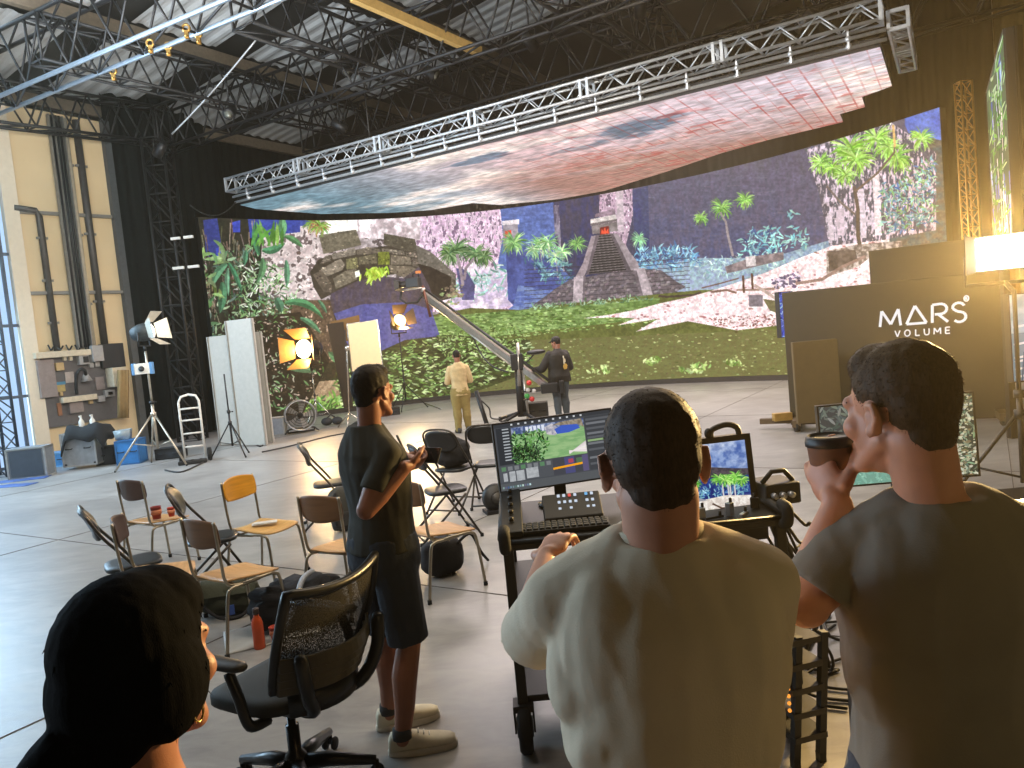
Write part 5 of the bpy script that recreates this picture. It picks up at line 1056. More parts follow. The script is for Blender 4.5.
for sx in (-1, 1):
    f = MB(); f.tube([(sx*(W_/2+.0), -D_/2, TZ+.02), (sx*(W_/2), D_/2, TZ+.02)], .022, 8); f.build('side_rail', cart_m, CT)
    f = MB(); f.tube(catmull([(sx*(W_/2-.01), -D_/2+.02, TZ-.03), (sx*(W_/2-.01), -D_/2-.05, TZ-.01), (sx*(W_/2-.01), -D_/2-.06, TZ+.05), (sx*(W_/2-.01), -D_/2+.0, TZ+.06)], 6), .026, 10); f.build('corner_grip', rubber, CT)
f = MB(); f.tube([(-W_/2, -D_/2, TZ+.0), (W_/2, -D_/2, TZ+.0)], .012, 8); f.build('front_rail', cart_m, CT)
top = V((0, 0, TZ))
def L(px, py, Y): return P(px, py, Y)
# left monitor
def paint_edit():
    c = Canvas(0, 0, 118, 66, 6, (70, 74, 80), 31)
    c.poly([(0, 0), (118, 0), (118, 3.5), (0, 3.5)], (52, 56, 62)); c.poly([(0, 58), (118, 58), (118, 66), (0, 66)], (84, 88, 92))
    c.poly([(2, 4), (16, 4), (16, 40), (2, 40)], (46, 50, 56))
    for i in range(11): c.poly([(8, 5+i*3), (14.5, 5+i*3), (14.5, 6.2+i*3), (8, 6.2+i*3)], (176, 182, 188))
    for i in range(11): c.poly([(17+i*7, 1), (19+i*7, 1), (19+i*7, 2.6), (17+i*7, 2.6)], (200, 204, 208))
    vp = [(17, 5), (90, 5), (90, 40), (17, 40)]; c.poly(vp, (124, 168, 112), (150, 186, 130), 'nh'); c.poly([(17, 5), (90, 5), (90, 12), (17, 12)], (64, 84, 130), (150, 160, 190), 'n3')
    for x in (31, 35, 39, 43, 47): c.poly([(x, 6), (x+3.2, 6), (x+2.4, 12), (x+.6, 12)], (220, 226, 240))
    c.poly([(50, 9), (58, 6), (66, 13), (60, 18), (52, 16)], (150, 150, 168), (206, 200, 204), 'n3'); c.poly([(60, 12), (68, 9), (82, 9), (86, 14), (74, 17), (62, 17)], (60, 92, 190)); c.poly([(58, 8), (66, 5.5), (88, 5), (90, 14), (84, 10), (68, 9)], (120, 108, 90), (160, 148, 130), 'n3')
    c.leaves([(17, 12), (46, 10), (52, 26), (44, 40), (17, 40)], 420, [(56, 96, 50), (96, 150, 76), (40, 66, 40), (150, 190, 130)], 4, 1.4); c.leaves([(17, 26), (40, 24), (44, 40), (17, 40)], 260, [(40, 66, 38), (80, 120, 70), (30, 44, 30)], 3.4, 1.3)
    for k in range(8): c.stroke([(72, 38-k*.4), (90, 28+k*1.4)], 1.2, c.cj((230, 222, 222), 8))
    c.poly([(91, 4), (118, 4), (118, 57), (91, 57)], (60, 64, 70))
    for i, (y, w) in enumerate(((6, 25), (10, 20), (15, 26), (20, 18), (24, 26), (30, 22), (36, 25), (44, 18), (50, 24))): c.poly([(92, y), (92+w, y), (92+w, y+2.2), (92, y+2.2)], (112, 116, 122) if i % 2 else (88, 92, 98))
    c.poly([(92, 27), (117, 27), (117, 29), (92, 29)], (140, 170, 120)); c.poly([(0, 41), (54, 41), (54, 57), (0, 57)], (78, 82, 88))
    for i in range(8): c.poly([(3+i*6.4, 42), (7.4+i*6.4, 42), (7.4+i*6.4, 46), (3+i*6.4, 46)], (120, 124, 128) if i % 3 else (90, 130, 96))
    for x, y0, y1, w in ((4, 48, 56, 4), (10, 47, 57, 6), (17, 47, 57, 8), (27, 46, 56, 12)): c.poly([(x, y0), (x+w, y0), (x+w, y1), (x, y1)], (176, 180, 184), (160, 164, 168), 'n3')
    c.poly([(54, 41), (90, 41), (90, 57), (54, 57)], (66, 68, 76)); c.poly([(66, 41), (76, 41), (76, 57), (66, 57)], (74, 76, 120)); c.poly([(70, 43), (75, 43), (75, 47), (70, 47)], (170, 70, 90)); c.poly([(78, 43), (84, 43), (84, 50), (78, 50)], (80, 110, 84)); c.poly([(54, 49.5), (90, 47.5), (90, 49.5), (54, 51.5)], (244, 164, 30)); c.poly([(84, 41), (90, 41), (90, 57), (84, 57)], (90, 84, 120))
    for i in range(12): c.poly([(2+i*2.4, 61), (3.6+i*2.4, 61), (3.6+i*2.4, 63), (2+i*2.4, 63)], c.cj((130, 150, 170), 30))
    return c
def flat_screen(T, cs, pic, th, frame_m, bez, strength=1.0, sample=True):
    # cs: four corners tl tr br bl in thing space (outer frame)
    tl, tr, br, bl = cs; x = (tr-tl).normalized(); y = (tl-bl).normalized(); n = x.cross(y).normalized()
    f = MB(); f.add([tl, tr, br, bl]+[p-n*th for p in (tl, tr, br, bl)], [(3, 2, 1, 0), (4, 5, 6, 7), (0, 1, 5, 4), (1, 2, 6, 5), (2, 3, 7, 6), (3, 0, 4, 7)]); f.build('housing', frame_m, T, bevel=.006)
    i = [tl+x*bez-y*bez, tr-x*bez-y*bez, br-x*bez+y*bez, bl+x*bez+y*bez]
    f = MB()
    for a, b_ in ((tl, tr), (tr, br), (br, bl), (bl, tl)):
        m_ = (b_-a).normalized(); q = m_.cross(n); f.obox(a-q*0+(q*bez*.5 if (q.dot((tl+br)/2-a) > 0) else -q*bez*.5)+n*.004, b_+(q*bez*.5 if (q.dot((tl+br)/2-a) > 0) else -q*bez*.5)+n*.004, bez, .012, up=n)
    f.build('bezel', frame_m, T)
    f = MB(); f.add([p+n*.003 for p in i], [(3, 2, 1, 0)]); s = f.build('screen', pic if not isinstance(pic, Canvas) else screen_mat('screen_picture', pic.a[::-1], strength, sample), T)
    uv = s.data.uv_layers.new(name='UVMap'); lut = {3: (0, 0), 2: (1, 0), 1: (1, 1), 0: (0, 1)}
    for li, lp in enumerate(s.data.loops): uv.data[li].uv = lut[lp.vertex_index]
    return n
Ym = 3.85; cs = [P(491, 424, Ym-.05), P(611, 412, Ym+.06), P(614, 484, Ym+.04), P(500, 494.5, Ym-.07)]
# square it up: planar rectangle from the left edge and top edge
tl, bl = cs[0], cs[3]; up_ = (tl-bl); xv = (cs[1]-tl); xv = (xv-up_.normalized()*xv.dot(up_.normalized())); w_ = xv.length
tr, br = tl+xv, bl+xv
T = thing('monitor', 'thin bezel monitor on the left of the cart showing editing software', 'monitor', (bl+br)/2); l0 = T.location.copy()
flat_screen(T, [p-l0 for p in (tl, tr, br, bl)], paint_edit(), .03, black_plastic, .008)
mid = (bl+br)/2-l0; f = MB(); f.obox(mid+V((0, .05, .12)), V((0, .07, TZ+.03-l0.z)), .06, .03, up=(0, 1, 0)); f.build('stand_neck', black_metal, T); f = MB(); f.lathe([(0, 0), (.12, 0), (.12, .012), (.03, .02), (0, .02)], V((0, .07, TZ+.002-l0.z)), n=24); f.build('stand_foot', black_metal, T)
# shelf of control gear: side console with lit keys, keyboard
kb = V((P(560, 520, 3.42).x, 3.40, TZ)); T = thing('keyboard', 'black keyboard lying along the front of the cart top', 'keyboard', kb, -.02); f = MB(); f.box((0, 0, .012), (.44, .14, .02)); f.build('base', black_plastic, T, bevel=.004)
km = mat('key_dark', rgb(52, 52, 54), .5)
for r_i in range(4): f = MB(); [f.box((-.2+.0285*i, -.05+.032*r_i, .026), (.022, .024, .01)) for i in range(15)]; f.build('key_row', km, T, bevel=.002)
dk = V((P(572, 507, 3.62).x, 3.60, TZ)); T = thing('control_deck', 'small black control deck with glowing square keys on the cart', 'control deck', dk, 0)
f = MB(); f.add([V(p) for p in ((-.14, -.07, 0), (.14, -.07, 0), (.14, .07, 0), (-.14, .07, 0), (-.14, -.07, .02), (.14, -.07, .02), (.14, .07, .105), (-.14, .07, .105))], [(3, 2, 1, 0), (4, 5, 6, 7), (0, 1, 5, 4), (1, 2, 6, 5), (2, 3, 7, 6), (3, 0, 4, 7)]); f.build('deck_body', black_plastic, T, bevel=.006)
colr = {'w': (.75, .85, 1, 1), 'r': (1, .15, .12, 1), 'y': (.95, .75, .05, 1), 'b': (.25, .6, 1, 1), 'o': (.03, .03, .04, 1)}
for r_i, row in enumerate(('wwrw.bw', 'wwww.ww', 'w.w..ww', 'oyw..bw')):
    for i, ch in enumerate(row):
        if ch == '.': continue
        v = (3-r_i)/3; p = V((-.06+.027*i, -.05+.10*v, .026+.072*v)); f = MB(); f.box(p, (.014, .014, .008), (.62, 0, 0)); f.build('key', emat('key_'+ch, colr[ch], .8, False), T, bevel=.002)
f = MB(); pass
sl = P(497, 520, 3.4)
T = thing('sloped_console', 'dark sloping console panel running along the left rail of the cart', 'console', V((P(512, 520, 3.6).x, 3.62, TZ)), 0)
f = MB(); f.add([V(p) for p in ((-.05, -.3, 0), (.05, -.3, 0), (.05, .32, 0), (-.05, .32, 0), (-.05, -.3, .03), (.05, -.3, .03), (.05, .32, .15), (-.05, .32, .15))], [(3, 2, 1, 0), (4, 5, 6, 7), (0, 1, 5, 4), (1, 2, 6, 5), (2, 3, 7, 6), (3, 0, 4, 7)]); f.build('console_body', cart_m, T, bevel=.006)
for i in range(6): f = MB(); f.lathe([(0, 0), (.012, 0), (.01, .018), (0, .018)], (0, -.2+.08*i, .055+.0155*i), n=10); f.build('knob', dark_steel, T)
# cased monitor at the right
def paint_palms():
    c = Canvas(0, 0, 64, 80, 8, (50, 66, 130), 41)
    c.poly([(0, 0), (64, 0), (64, 38), (0, 38)], (84, 116, 186), (226, 232, 244), 'n2'); c.poly([(0, 0), (64, 0), (64, 34), (0, 34)], (56, 84, 150), (190, 206, 232), 'n1', alpha=.5)
    c.poly([(0, 30), (14, 27), (30, 25), (50, 29), (64, 31), (64, 40), (0, 40)], (84, 76, 84), (60, 56, 66), 'n3'); c.poly([(0, 36), (64, 38), (64, 58), (0, 58)], (36, 62, 140), (24, 40, 110), 'n1')
    c.leaves([(0, 46), (64, 48), (64, 56), (0, 56)], 160, [(90, 140, 190), (60, 110, 160), (130, 180, 200)], 5, 1.3)
    for x in (39, 44, 50, 46): c.stroke([(x, 44), (x+c.r.uniform(-1, 1), 62)], 1.3, (210, 204, 204))
    for x, y, r in ((14, 42, 7), (36, 39, 8), (46, 40, 9), (52, 39, 9), (58, 43, 7), (42, 41, 8)): c.palm(x, y, r, [(110, 190, 70), (80, 150, 60), (170, 220, 120)], 26)
    c.poly([(0, 54), (20, 59), (40, 57), (64, 60), (64, 74), (0, 72)], (246, 240, 232), (212, 200, 190), 'n3'); c.poly([(24, 70), (64, 72), (64, 80), (0, 80), (0, 74)], (112, 132, 60), (90, 104, 50), 'n3')
    c.poly([(0, 46), (12, 54), (24, 60), (14, 60), (0, 58)], (150, 150, 158), amp=.2); c.stroke([(28, 64), (36, 70), (46, 71)], 1.8, (90, 66, 54))
    return c
Yr = 3.55; tl, tr, br, bl = P(686, 437, Yr), P(748, 433, Yr+.03), P(762, 527, Yr-.03), P(672, 534, Yr-.06)
xv = (tr-tl); xv.z = 0; upv = V((0, .10, 1)).normalized(); up_len = (tl-bl).dot(upv)
wd = .40; tr = P(749, 433, Yr+.02); xv = V((1, .14, 0)).normalized(); upv = (upv-xv*upv.dot(xv)).normalized(); br = tr-upv*.405; tl = tr-xv*wd; bl = br-xv*wd
T = thing('field_monitor', 'monitor in a black flight case lid on the right of the cart', 'monitor', (bl+br)/2); l0 = T.location.copy(); case_m = mat('case_lid', rgb(40, 36, 30), .6, .1)
n = flat_screen(T, [p-l0 for p in (tl, tr, br, bl)], paint_palms(), .09, case_m, .028)
f = MB(); f.tube(catmull([tr-xv*.05-l0, tr-xv*.06+upv*.035-l0, tr-xv*.11+upv*.052-l0, tr-xv*.18+upv*.035-l0, tr-xv*.19-l0], 6), .014, 8); f.build('handle', black_plastic, T)
f = MB(); f.ell(tr-xv*.2+upv*.02-l0, (.02, .02, .026)); f.build('latch', black_metal, T)
f = MB(); f.obox(bl-l0+V((0, -.02, -.035)), br-l0+V((0, -.02, -.035)), .16, .075); f.build('case_base', case_m, T, bevel=.008)
f = MB(); f.obox(br-l0-xv*.02+n*.01, br-l0-xv*.02+upv*.1+n*.01, .02, .01, up=n); f.build('hinge_bracket', alu, T)
T.location.z += max(0, TZ+.078-(bl.z)) if False else 0
dz_ = bl.z-.075-TZ
if dz_ > 0:
    f = MB(); f.box(V((0, .02, -.075-dz_/2)), (.34, .2, dz_)); f.build('riser', cart_m, T)
# clutter at the right end of the cart
T = thing('junction_box', 'black cable box hooked on the right end of the cart', 'box', V((P(776, 512, 3.55).x-.03, 3.55, TZ)), .1); f = MB(); f.box((.03, 0, .05), (.17, .2, .1)); f.build('box_body', cart_m, T, bevel=.01)
for i in range(3): f = MB(); f.lathe([(0, 0), (.014, 0), (.014, .03), (0, .03)], (-.02+.04*i, -.1, .05), Rx(PI/2), 10); f.build('connector', silver, T)
f = MB(); f.tube([(-.05, -.05, .1), (.0, -.05, .15), (.06, -.05, .15), (.1, -.05, .1)], .012, 8); f.build('handle', black_metal, T)
for i, (px, py, Y, sz, m_, lb) in enumerate(((700, 520, 3.36, (.05, .03, .05), silver, 'small silver adapter on the cart beside the neck of the man'), (716, 532, 3.33, (.09, .012, .012), dark_steel, 'metal pen lying on the right of the cart top'), (731, 527, 3.36, (.03, .03, .06), alu, 'short upright metal fitting on the cart by the cased monitor'), (745, 530, 3.32, (.07, .02, .02), silver, 'metal clip at the right end of the cart top'), (756, 520, 3.45, (.02, .04, .05), cart_m, 'black plug standing right of the cased monitor'))):
    p = V((P(px, py, Y).x, Y, TZ)); T = thing(('adapter', 'pen', 'fitting', 'clip', 'plug')[i], lb, ('adapter', 'pen', 'fitting', 'clip', 'plug')[i], p, .3*i); f = MB(); f.box((0, 0, sz[2]/2), sz); f.build('shell', m_, T, bevel=.004); f = MB(); f.lathe([(0, 0), (.007, 0), (.007, .02), (0, .02)], (sz[0]*.3, 0, sz[2]*.98 if sz[2] > .02 else sz[2]), n=8); f.build('tip', dark_steel, T)
# hanging and trailing cables right of the cart
rc = random.Random(4); cb = mat('cable_black', rgb(30, 28, 26), .5); cy = mat('cable_yellow', rgb(190, 160, 70), .5)
def cable(lb, pts, r=.008, m_=cb):
    f = MB(); f.tube(catmull(pts, 8), r, 6); tag(f.build('cable', m_), lb, 'cable', 'cables hanging from the cart')
for i, (a, mid, z2, b_) in enumerate((((770, 515), (790, 560), 0, (800, 650)), ((778, 512), (806, 555), 0, (790, 690)), ((782, 520), (786, 600), 0, (815, 700)), ((788, 508), (812, 530), 0, (830, 640)), ((775, 530), (800, 620), 0, (770, 700)))):
    A_ = P(*a, 3.6); M_ = P(*mid, 3.65); B_ = F(*b_)
    cable('black cable drooping from the right end of the cart to the floor', [A_, A_.lerp(M_, .5)+V((.02, 0, -.03)), M_, M_.lerp(B_, .5)+V((.05*math.sin(i*2), 0, -.1)), B_+V((0, 0, .02)), B_+V((.3, .25*math.cos(i), .012))])
for i in range(9):
    A_ = P(rc.uniform(766, 786), rc.uniform(520, 545), 3.55+.04*i); B_ = P(rc.uniform(772, 790), rc.uniform(590, 690), 3.5+.05*i); sw = P(rc.uniform(800, 840), rc.uniform(560, 690), 3.6+.06*i)
    f = MB(); f.tube(catmull([A_, A_.lerp(sw, .5)+V((.03, 0, -.12)), sw, sw.lerp(B_, .5)+V((-.02, 0, -.10)), B_], 8), .008, 6); tag(f.build('cable', cb), 'black cable looping out from the right side of the cart', 'cable', 'looping cart cables')
for i in range(6):
    c = F(rc.uniform(790, 835), rc.uniform(600, 690), .012); a_ = rc.uniform(0, 6); pts = [c+V((.5*(t-.5)*math.cos(a_)+.12*math.sin(5*t+i), .5*(t-.5)*math.sin(a_)+.12*math.cos(4*t+i), .0)) for t in np.linspace(0, 1.6, 9)]
    f = MB(); f.tube(catmull(pts, 6), .0075, 6); tag(f.build('cable', cb), 'black cable snaking on the floor right of the cart', 'cable', 'floor cables by the cart')
for i, (p0, p1) in enumerate((((776, 535), (812, 490)), ((778, 545), (808, 510)))):
    f = MB(); A_ = P(*p0, 3.8); B_ = F(p1[0], p1[1]+40, .02); f.tube(catmull([A_, A_.lerp(B_, .4)+V((0, 0, -.1)), B_, B_+V((.6, .8, 0))], 8), .007, 6); tag(f.build('cable', cy), 'yellow cable running from the cart end to the floor behind', 'cable', 'yellow cables')
# tilted equipment frame low at the right of the cart, cable reel
T = thing('rack_unit', 'dark tilted rack frame with loose wires low beside the man in pale t-shirt', 'rack', V((P(782, 650, 3.1).x+.02, 3.08, 0)), .25)
rz0 = P(778, 700, 3.1).z; rz1 = P(785, 625, 3.1).z
for x in (-.07, .05):
    for y in (-.1, .1): f = MB(); f.obox((x, y, max(.02, rz0-.25)), (x+.05, y, rz1), .03, .03, up=(0, 1, 0)); f.build('upright', cart_m, T)
for i in range(5): f = MB(); z = rz0-.1+i*(rz1-rz0+.08)/4; f.box((0, 0, z), (.15, .24, .025)); f.build('rack_shelf', dark_steel, T)
f = MB(); f.box((-.03, 0, (rz0+rz1)/2), (.06, .18, .12)); f.build('device', cart_m, T, bevel=.006)
for i in range(4): f = MB(); f.ell((-.085, -.11, rz0+.03+i*.03), .008, n=8, m=6); f.build('indicator', emat('amber_led', (1, .35, .05, 1), 1.2, False), T)
for x in (-.07, .05):
    for y in (-.1, .1): f = MB(); f.obox((x, y, 0), (x, y, max(.04, rz0-.24)), .03, .03, up=(0, 1, 0)); f.build('foot', cart_m, T)
# small grip trolley behind left monitor
gp = F(497, 512); T = thing('floor_lamp_head', 'small black round device on the floor behind the left monitor', 'device', gp, .3); f = MB(); f.lathe([(0, -.06), (.13, -.06), (.15, 0), (.13, .06), (0, .06)], (0, 0, .16), Rx(PI/2), 22); f.build('disc_body', black_plastic, T); f = MB(); f.lathe([(0, 0), (.07, 0), (.06, .03), (0, .03)], (0, -.06, .16), Rx(PI/2), 18); f.build('disc_face', dark_steel, T); f = MB(); f.box((0, 0, .02), (.26, .2, .035)); f.build('foot', black_plastic, T)
T = thing('black_pole_stand', 'leaning black pole behind the folding chairs left of the crane', 'stand', F(492, 440)); f = MB(); q = P(476, 391, F(492, 440).y)-T.location; f.tube([(0, 0, 0), q], .04, 8); f.build('pole', black_metal, T); f = MB(); f.tube(catmull([q*.85, q*.75+V((.15, 0, -.1)), q*.5+V((.12, 0, -.05)), q*.4+V((.25, 0, 0))], 6), .014, 6); f.build('cable', black_plastic, T); f = MB(); f.lathe([(0, 0), (.2, 0), (.2, .03), (0, .03)], n=18); f.build('foot', black_metal, T)
# ------------------------------------------------------------------ people
skin = mat('skin', rgb(176, 122, 96), .5, var=.06, scale=30, bump=.06, bscale=400)
skin_d = mat('skin_tan', rgb(150, 98, 74), .5, var=.06, scale=30, bump=.06, bscale=400)
def remesh(mb, name, m, parent, vox, smooth=3, fold=None, fuzz=None):
    o = mb.build('tmp', m); r = o.modifiers.new('r', 'REMESH'); r.mode = 'VOXEL'; r.voxel_size = vox; r.use_smooth_shade = True
    if smooth: s = o.modifiers.new('s', 'SMOOTH'); s.iterations = smooth; s.factor = .5
    bpy.context.view_layer.update(); dg = bpy.context.evaluated_depsgraph_get(); me = bpy.data.meshes.new_from_object(o.evaluated_get(dg))
    bpy.data.objects.remove(o); me.name = name; me.materials.clear(); me.materials.append(m)
    if fold:
        n = len(me.vertices); co = np.empty(n*3, np.float32); no = np.empty(n*3, np.float32); me.vertices.foreach_get('co', co); me.vertices.foreach_get('normal', no); co = co.reshape(-1, 3); no = no.reshape(-1, 3)
        d = np.array([fold(V(c)) for c in co]); co += no*d[:, None]; me.vertices.foreach_set('co', co.ravel().astype(np.float32)); me.update()
    if fuzz:
        cnt, ln, filt, comb = fuzz; r = random.Random(5); P_ = me.polygons; vs = []; fs = []
        N = len(P_)
        for _ in range(cnt):
            p = P_[r.randrange(N)]; c = p.center; nn = p.normal
            if not filt(c): continue
            d = (nn*.55+V(comb)*r.uniform(.5, 1.2)+V((r.uniform(-.4, .4), r.uniform(-.4, .4), r.uniform(-.4, .4)))).normalized(); t = d.cross(nn)
            if t.length < 1e-4: continue
            t.normalize(); l = ln*r.uniform(.5, 1.2); k = len(vs); w = .0009
            vs += [c-t*w-nn*.001, c+t*w-nn*.001, c+nn*w, c+d*l]; fs += [(k, k+1, k+3), (k+1, k+2, k+3), (k+2, k, k+3)]
        o2 = bpy.data.meshes.new('f'); base = len(me.vertices)
        v0 = [v.co.copy() for v in me.vertices]; f0 = [tuple(p.vertices) for p in me.polygons]
        m2 = bpy.data.meshes.new(name); m2.from_pydata([tuple(v) for v in v0+vs], [], f0+[tuple(i+base for i in f) for f in fs]); m2.materials.append(m); m2.polygons.foreach_set('use_smooth', [True]*len(m2.polygons)); m2.update(); me = m2
    ob = bpy.data.objects.new(name, me); COL.objects.link(ob); ob.parent = parent
    for p in me.polygons: p.use_smooth = True
    return ob
def ering(c, x, y, rx, ry, n=20, sq=.85):
    return [V(c)+V(x)*(rx*math.copysign(abs(math.cos(a))**sq, math.cos(a)))+V(y)*(ry*math.copysign(abs(math.sin(a))**sq, math.sin(a))) for a in [2*PI*i/n for i in range(n)]]
def torso(mb, prof, yaw=0.0, lean=0.0, grow=0.0, z0=0.9):
    rings = []
    for z, y, rx, ry in prof:
        t = (z-z0); R = Rz(yaw*min(1, max(0, t/.5))); c = V((0, y+lean*max(0, t), z)); rings.append(ering(c, R @ V((1, 0, 0)), R @ V((0, 1, 0)), rx+grow, ry+grow))
    mb.loft(rings)
def limb(mb, pts, rs):
    C = catmull(pts, 6); n = len(pts); R_ = []
    for i in range(len(C)):
        t = i/6; k = min(int(t), n-2); f = t-k; R_.append(rs[k]*(1-f)+rs[k+1]*f)
    mb.tube(C, R_, 14); mb.ell(C[0], rs[0], n=14, m=8); mb.ell(C[-1], rs[-1], n=14, m=8)
def shoulders(b, shs, zc, r0=.062, r1=.058, grow=0.0):
    for s in shs: b.tube([V(s), V((s[0]*.36, -.022, zc-r1))], [r0+grow, r1+grow], 16); b.ell(V(s), r0+grow, n=16, m=10); b.ell(V((s[0]*.36, -.022, zc-r1)), r1+grow, n=14, m=8)
def arm(mb, s, e, w, k=1.0, g=0.0):
    s, e, w = V(s), V(e), V(w)
    for a, b, rs in ((s, e, (.054, .052, .047, .041)), (e, w, (.043, .044, .036, .027))):
        for i in range(3): mb.tube([a.lerp(b, i/3), a.lerp(b, (i+1)/3)], [rs[i]*k+g, rs[i+1]*k+g], 14); 
        for i in range(4): mb.ell(a.lerp(b, i/3), rs[i]*k+g, n=14, m=8)
def leg(mb, h, kn, an, k=1.0, g=0.0):
    h, kn, an = V(h), V(kn), V(an)
    for a, b, rs in ((h, kn, (.092, .084, .070, .056)), (kn, an, (.055, .060, .047, .036))):
        for i in range(3):
            off = V((0, -.012, 0)) if a is kn else V((0, 0, 0))
            p, q = a.lerp(b, i/3), a.lerp(b, (i+1)/3)
            if a is kn and i == 1: p = p+off
            if a is kn and i == 0: q = q+off
            mb.tube([p, q], [rs[i]*k+g, rs[i+1]*k+g], 14); mb.ell(p, rs[i]*k+g, n=14, m=8); mb.ell(q, rs[i+1]*k+g, n=14, m=8)
def hand(mb, w, d, n, side, curl=(.5, .6, .5), spread=.06, s=1.0, thumb=.8):
    # w wrist, d finger direction, n palm normal (the way fingers curl), side: +1 thumb along d x n
    w, d, n = V(w), V(d).normalized(), V(n); n = (n-d*n.dot(d)).normalized(); a = d.cross(n)*side
    R = Matrix((tuple(a), tuple(d), tuple(n))).transposed()
    mb.ell(w+d*.05*s, (.040*s, .052*s, .016*s), R, 16, 10); mb.ell(w+d*.075*s, (.041*s, .03*s, .014*s), R, 16, 10); mb.capsule(w-d*.02, w+d*.02*s, .026*s, .026*s)
    for i, (o, ln) in enumerate(((.031, .068), (.0105, .077), (-.0105, .072), (-.031, .056))):
        p = w+d*(.092-.004*abs(i-1.3))*s+a*o*s; dr = (d+a*(o*spread*30)).normalized(); ang = 0
        for j, f in enumerate((.45, .32, .23)):
            ang += curl[j]*(1+.12*(i-1)); q = p+(dr*math.cos(ang)+n*math.sin(ang))*ln*f*s; r0 = (.0092-.0009*j)*s; mb.capsule(p, q, r0, r0-.0006, 8); p = q
    b = w+d*.025*s+a*.030*s+n*.004; t1 = b+(d*.6+a*.62+n*.35*thumb).normalized()*.040*s; t2 = t1+(d*.75+a*.12+n*.62*thumb).normalized()*.034*s; t3 = t2+(d*.8-a*.1+n*.6*thumb).normalized()*.024*s
    mb.capsule(b, t1, .0155*s, .012*s, 10); mb.capsule(t1, t2, .0115*s, .0105*s, 10); mb.capsule(t2, t3, .010*s, .0085*s, 10)
def head(mb, R, c, s=1.0, neck=None, nr=(.054, .058), ear=True):
    def E(p, r, q=None): mb.ell(c+R @ (V(p)*s), tuple(x*s for x in (r if isinstance(r, tuple) else (r, r, r))), R if q is None else R @ q, 18, 12)
    def K(p, q, ra, rb): mb.capsule(c+R @ (V(p)*s), c+R @ (V(q)*s), ra*s, rb*s, 10)
    E((0, -.012, .036), (.0745, .096, .087)); E((0, -.04, .01), (.066, .062, .07)); E((0, .03, -.03), (.060, .064, .086)); E((0, .05, -.082), (.045, .044, .034)); E((0, .078, -.098), .020)
    K((-.046, .0, -.045), (-.028, .062, -.094), .020, .020); K((.046, .0, -.045), (.028, .062, -.094), .020, .020); E((.031, .066, 0), .0165); E((-.031, .066, 0), .0165)
    K((0, .086, .008), (0, .108, -.03), .009, .0135); E((.012, .098, -.036), .0095); E((-.012, .098, -.036), .0095); K((-.036, .078, .02), (.036, .078, .02), .014, .014)
    E((.042, .06, -.025), .025); E((-.042, .06, -.025), .025); K((-.018, .090, -.064), (.018, .090, -.064), .0085, .0085); K((-.015, .089, -.077), (.015, .089, -.077), .009, .009)
    if ear:
        for k in (-1, 1):
            q = Rz(k*-.42) @ Rx(-.15); E((k*.077, -.012, -.006), (.0065, .016, .030), q); E((k*.080, -.005, -.026), (.0065, .010, .012), q); K((k*.080, .0, .02), (k*.086, -.018, .024), .0055, .0055); K((k*.086, -.018, .024), (k*.086, -.026, .0), .0055, .0055); K((k*.086, -.026, .0), (k*.081, -.012, -.026), .0055, .006)
    if neck is not None:
        a = c+R @ (V((0, -.035, -.045))*s); b = V(neck); m = a.lerp(b, .5); mb.tube([a, m, b], [nr[0], nr[0]*.98, nr[1]*1.12], 36); mb.ell(a, nr[0], n=28, m=14)
def face_parts(T, R, c, s=1.0):
    for k in (-1, 1):
        f = MB(); f.ell(c+R @ (V((k*.031, .0725, 0))*s), .0125*s, n=14, m=10); e = f.build('eye', mat('eye_white', rgb(220, 215, 205), .2, var=0), T); g = MB(); g.ell(c+R @ (V((k*.031, .0832, 0))*s), (.0058*s, .004*s, .0058*s), R, 10, 8); g.build('iris', mat('iris', rgb(50, 34, 24), .2, var=0), e)
        f = MB(); f.tube([c+R @ (V((k*.017, .089, .022))*s), c+R @ (V((k*.034, .0855, .028))*s), c+R @ (V((k*.048, .0735, .022))*s)], [.002, .003, .0012], 6); f.build('eyebrow', mat('brow', rgb(40, 28, 20), .8, var=0), T)
def folds(seed, amp=.006, sx=9, sz=4):
    def fn(p):
        a = mnoise.noise(V((p.x*sx+seed, p.y*sx, p.z*sz))); b = mnoise.noise(V((p.x*sx*2.1+p.z*5, p.y*sx*2, p.z*sz*1.7+seed))); return amp*(a*1.2+(1-abs(b)*2)*.45)
    return fn
def shoe(T, c, d, m, sole, s=1.0, name='shoe'):
    d = V((d[0], d[1], 0)).normalized(); x = V((d.y, -d.x, 0)); f = MB(); rings = []
    for t, w, h in ((-.09, .028, .05), (-.08, .036, .075), (-.03, .037, .085), (.02, .038, .072), (.07, .043, .055), (.12, .045, .045), (.165, .036, .036), (.185, .018, .028)): rings.append(ering(V(c)+d*t*s+V((0, 0, .022+h/2)), x, V((0, 0, 1)), w*s, h/2*s, 16, .7))
    f.loft(rings); o = f.build(name, m, T); g = MB(); rings = []
    for z, k in ((0, .97), (.004, 1), (.026, 1), (.03, .97)): rings.append([V(c)+d*(.048+.145*k*math.cos(a))*s+x*(.044*k*(1+.12*math.cos(a))*math.copysign(abs(math.sin(a))**.8, math.sin(a)))*s+V((0, 0, z)) for a in [2*PI*i/28 for i in range(28)]])
    g.loft(rings); g.build('sole', sole, o)
    for i in range(4):
        g = MB(); p = V(c)+d*(.035+.022*i)*s+V((0, 0, .098-.011*i)); g.tube([p-x*.022, p+V((0, 0, .004)), p+x*.022], .0028, 6); g.build('lace', white_paint, o)
    return o
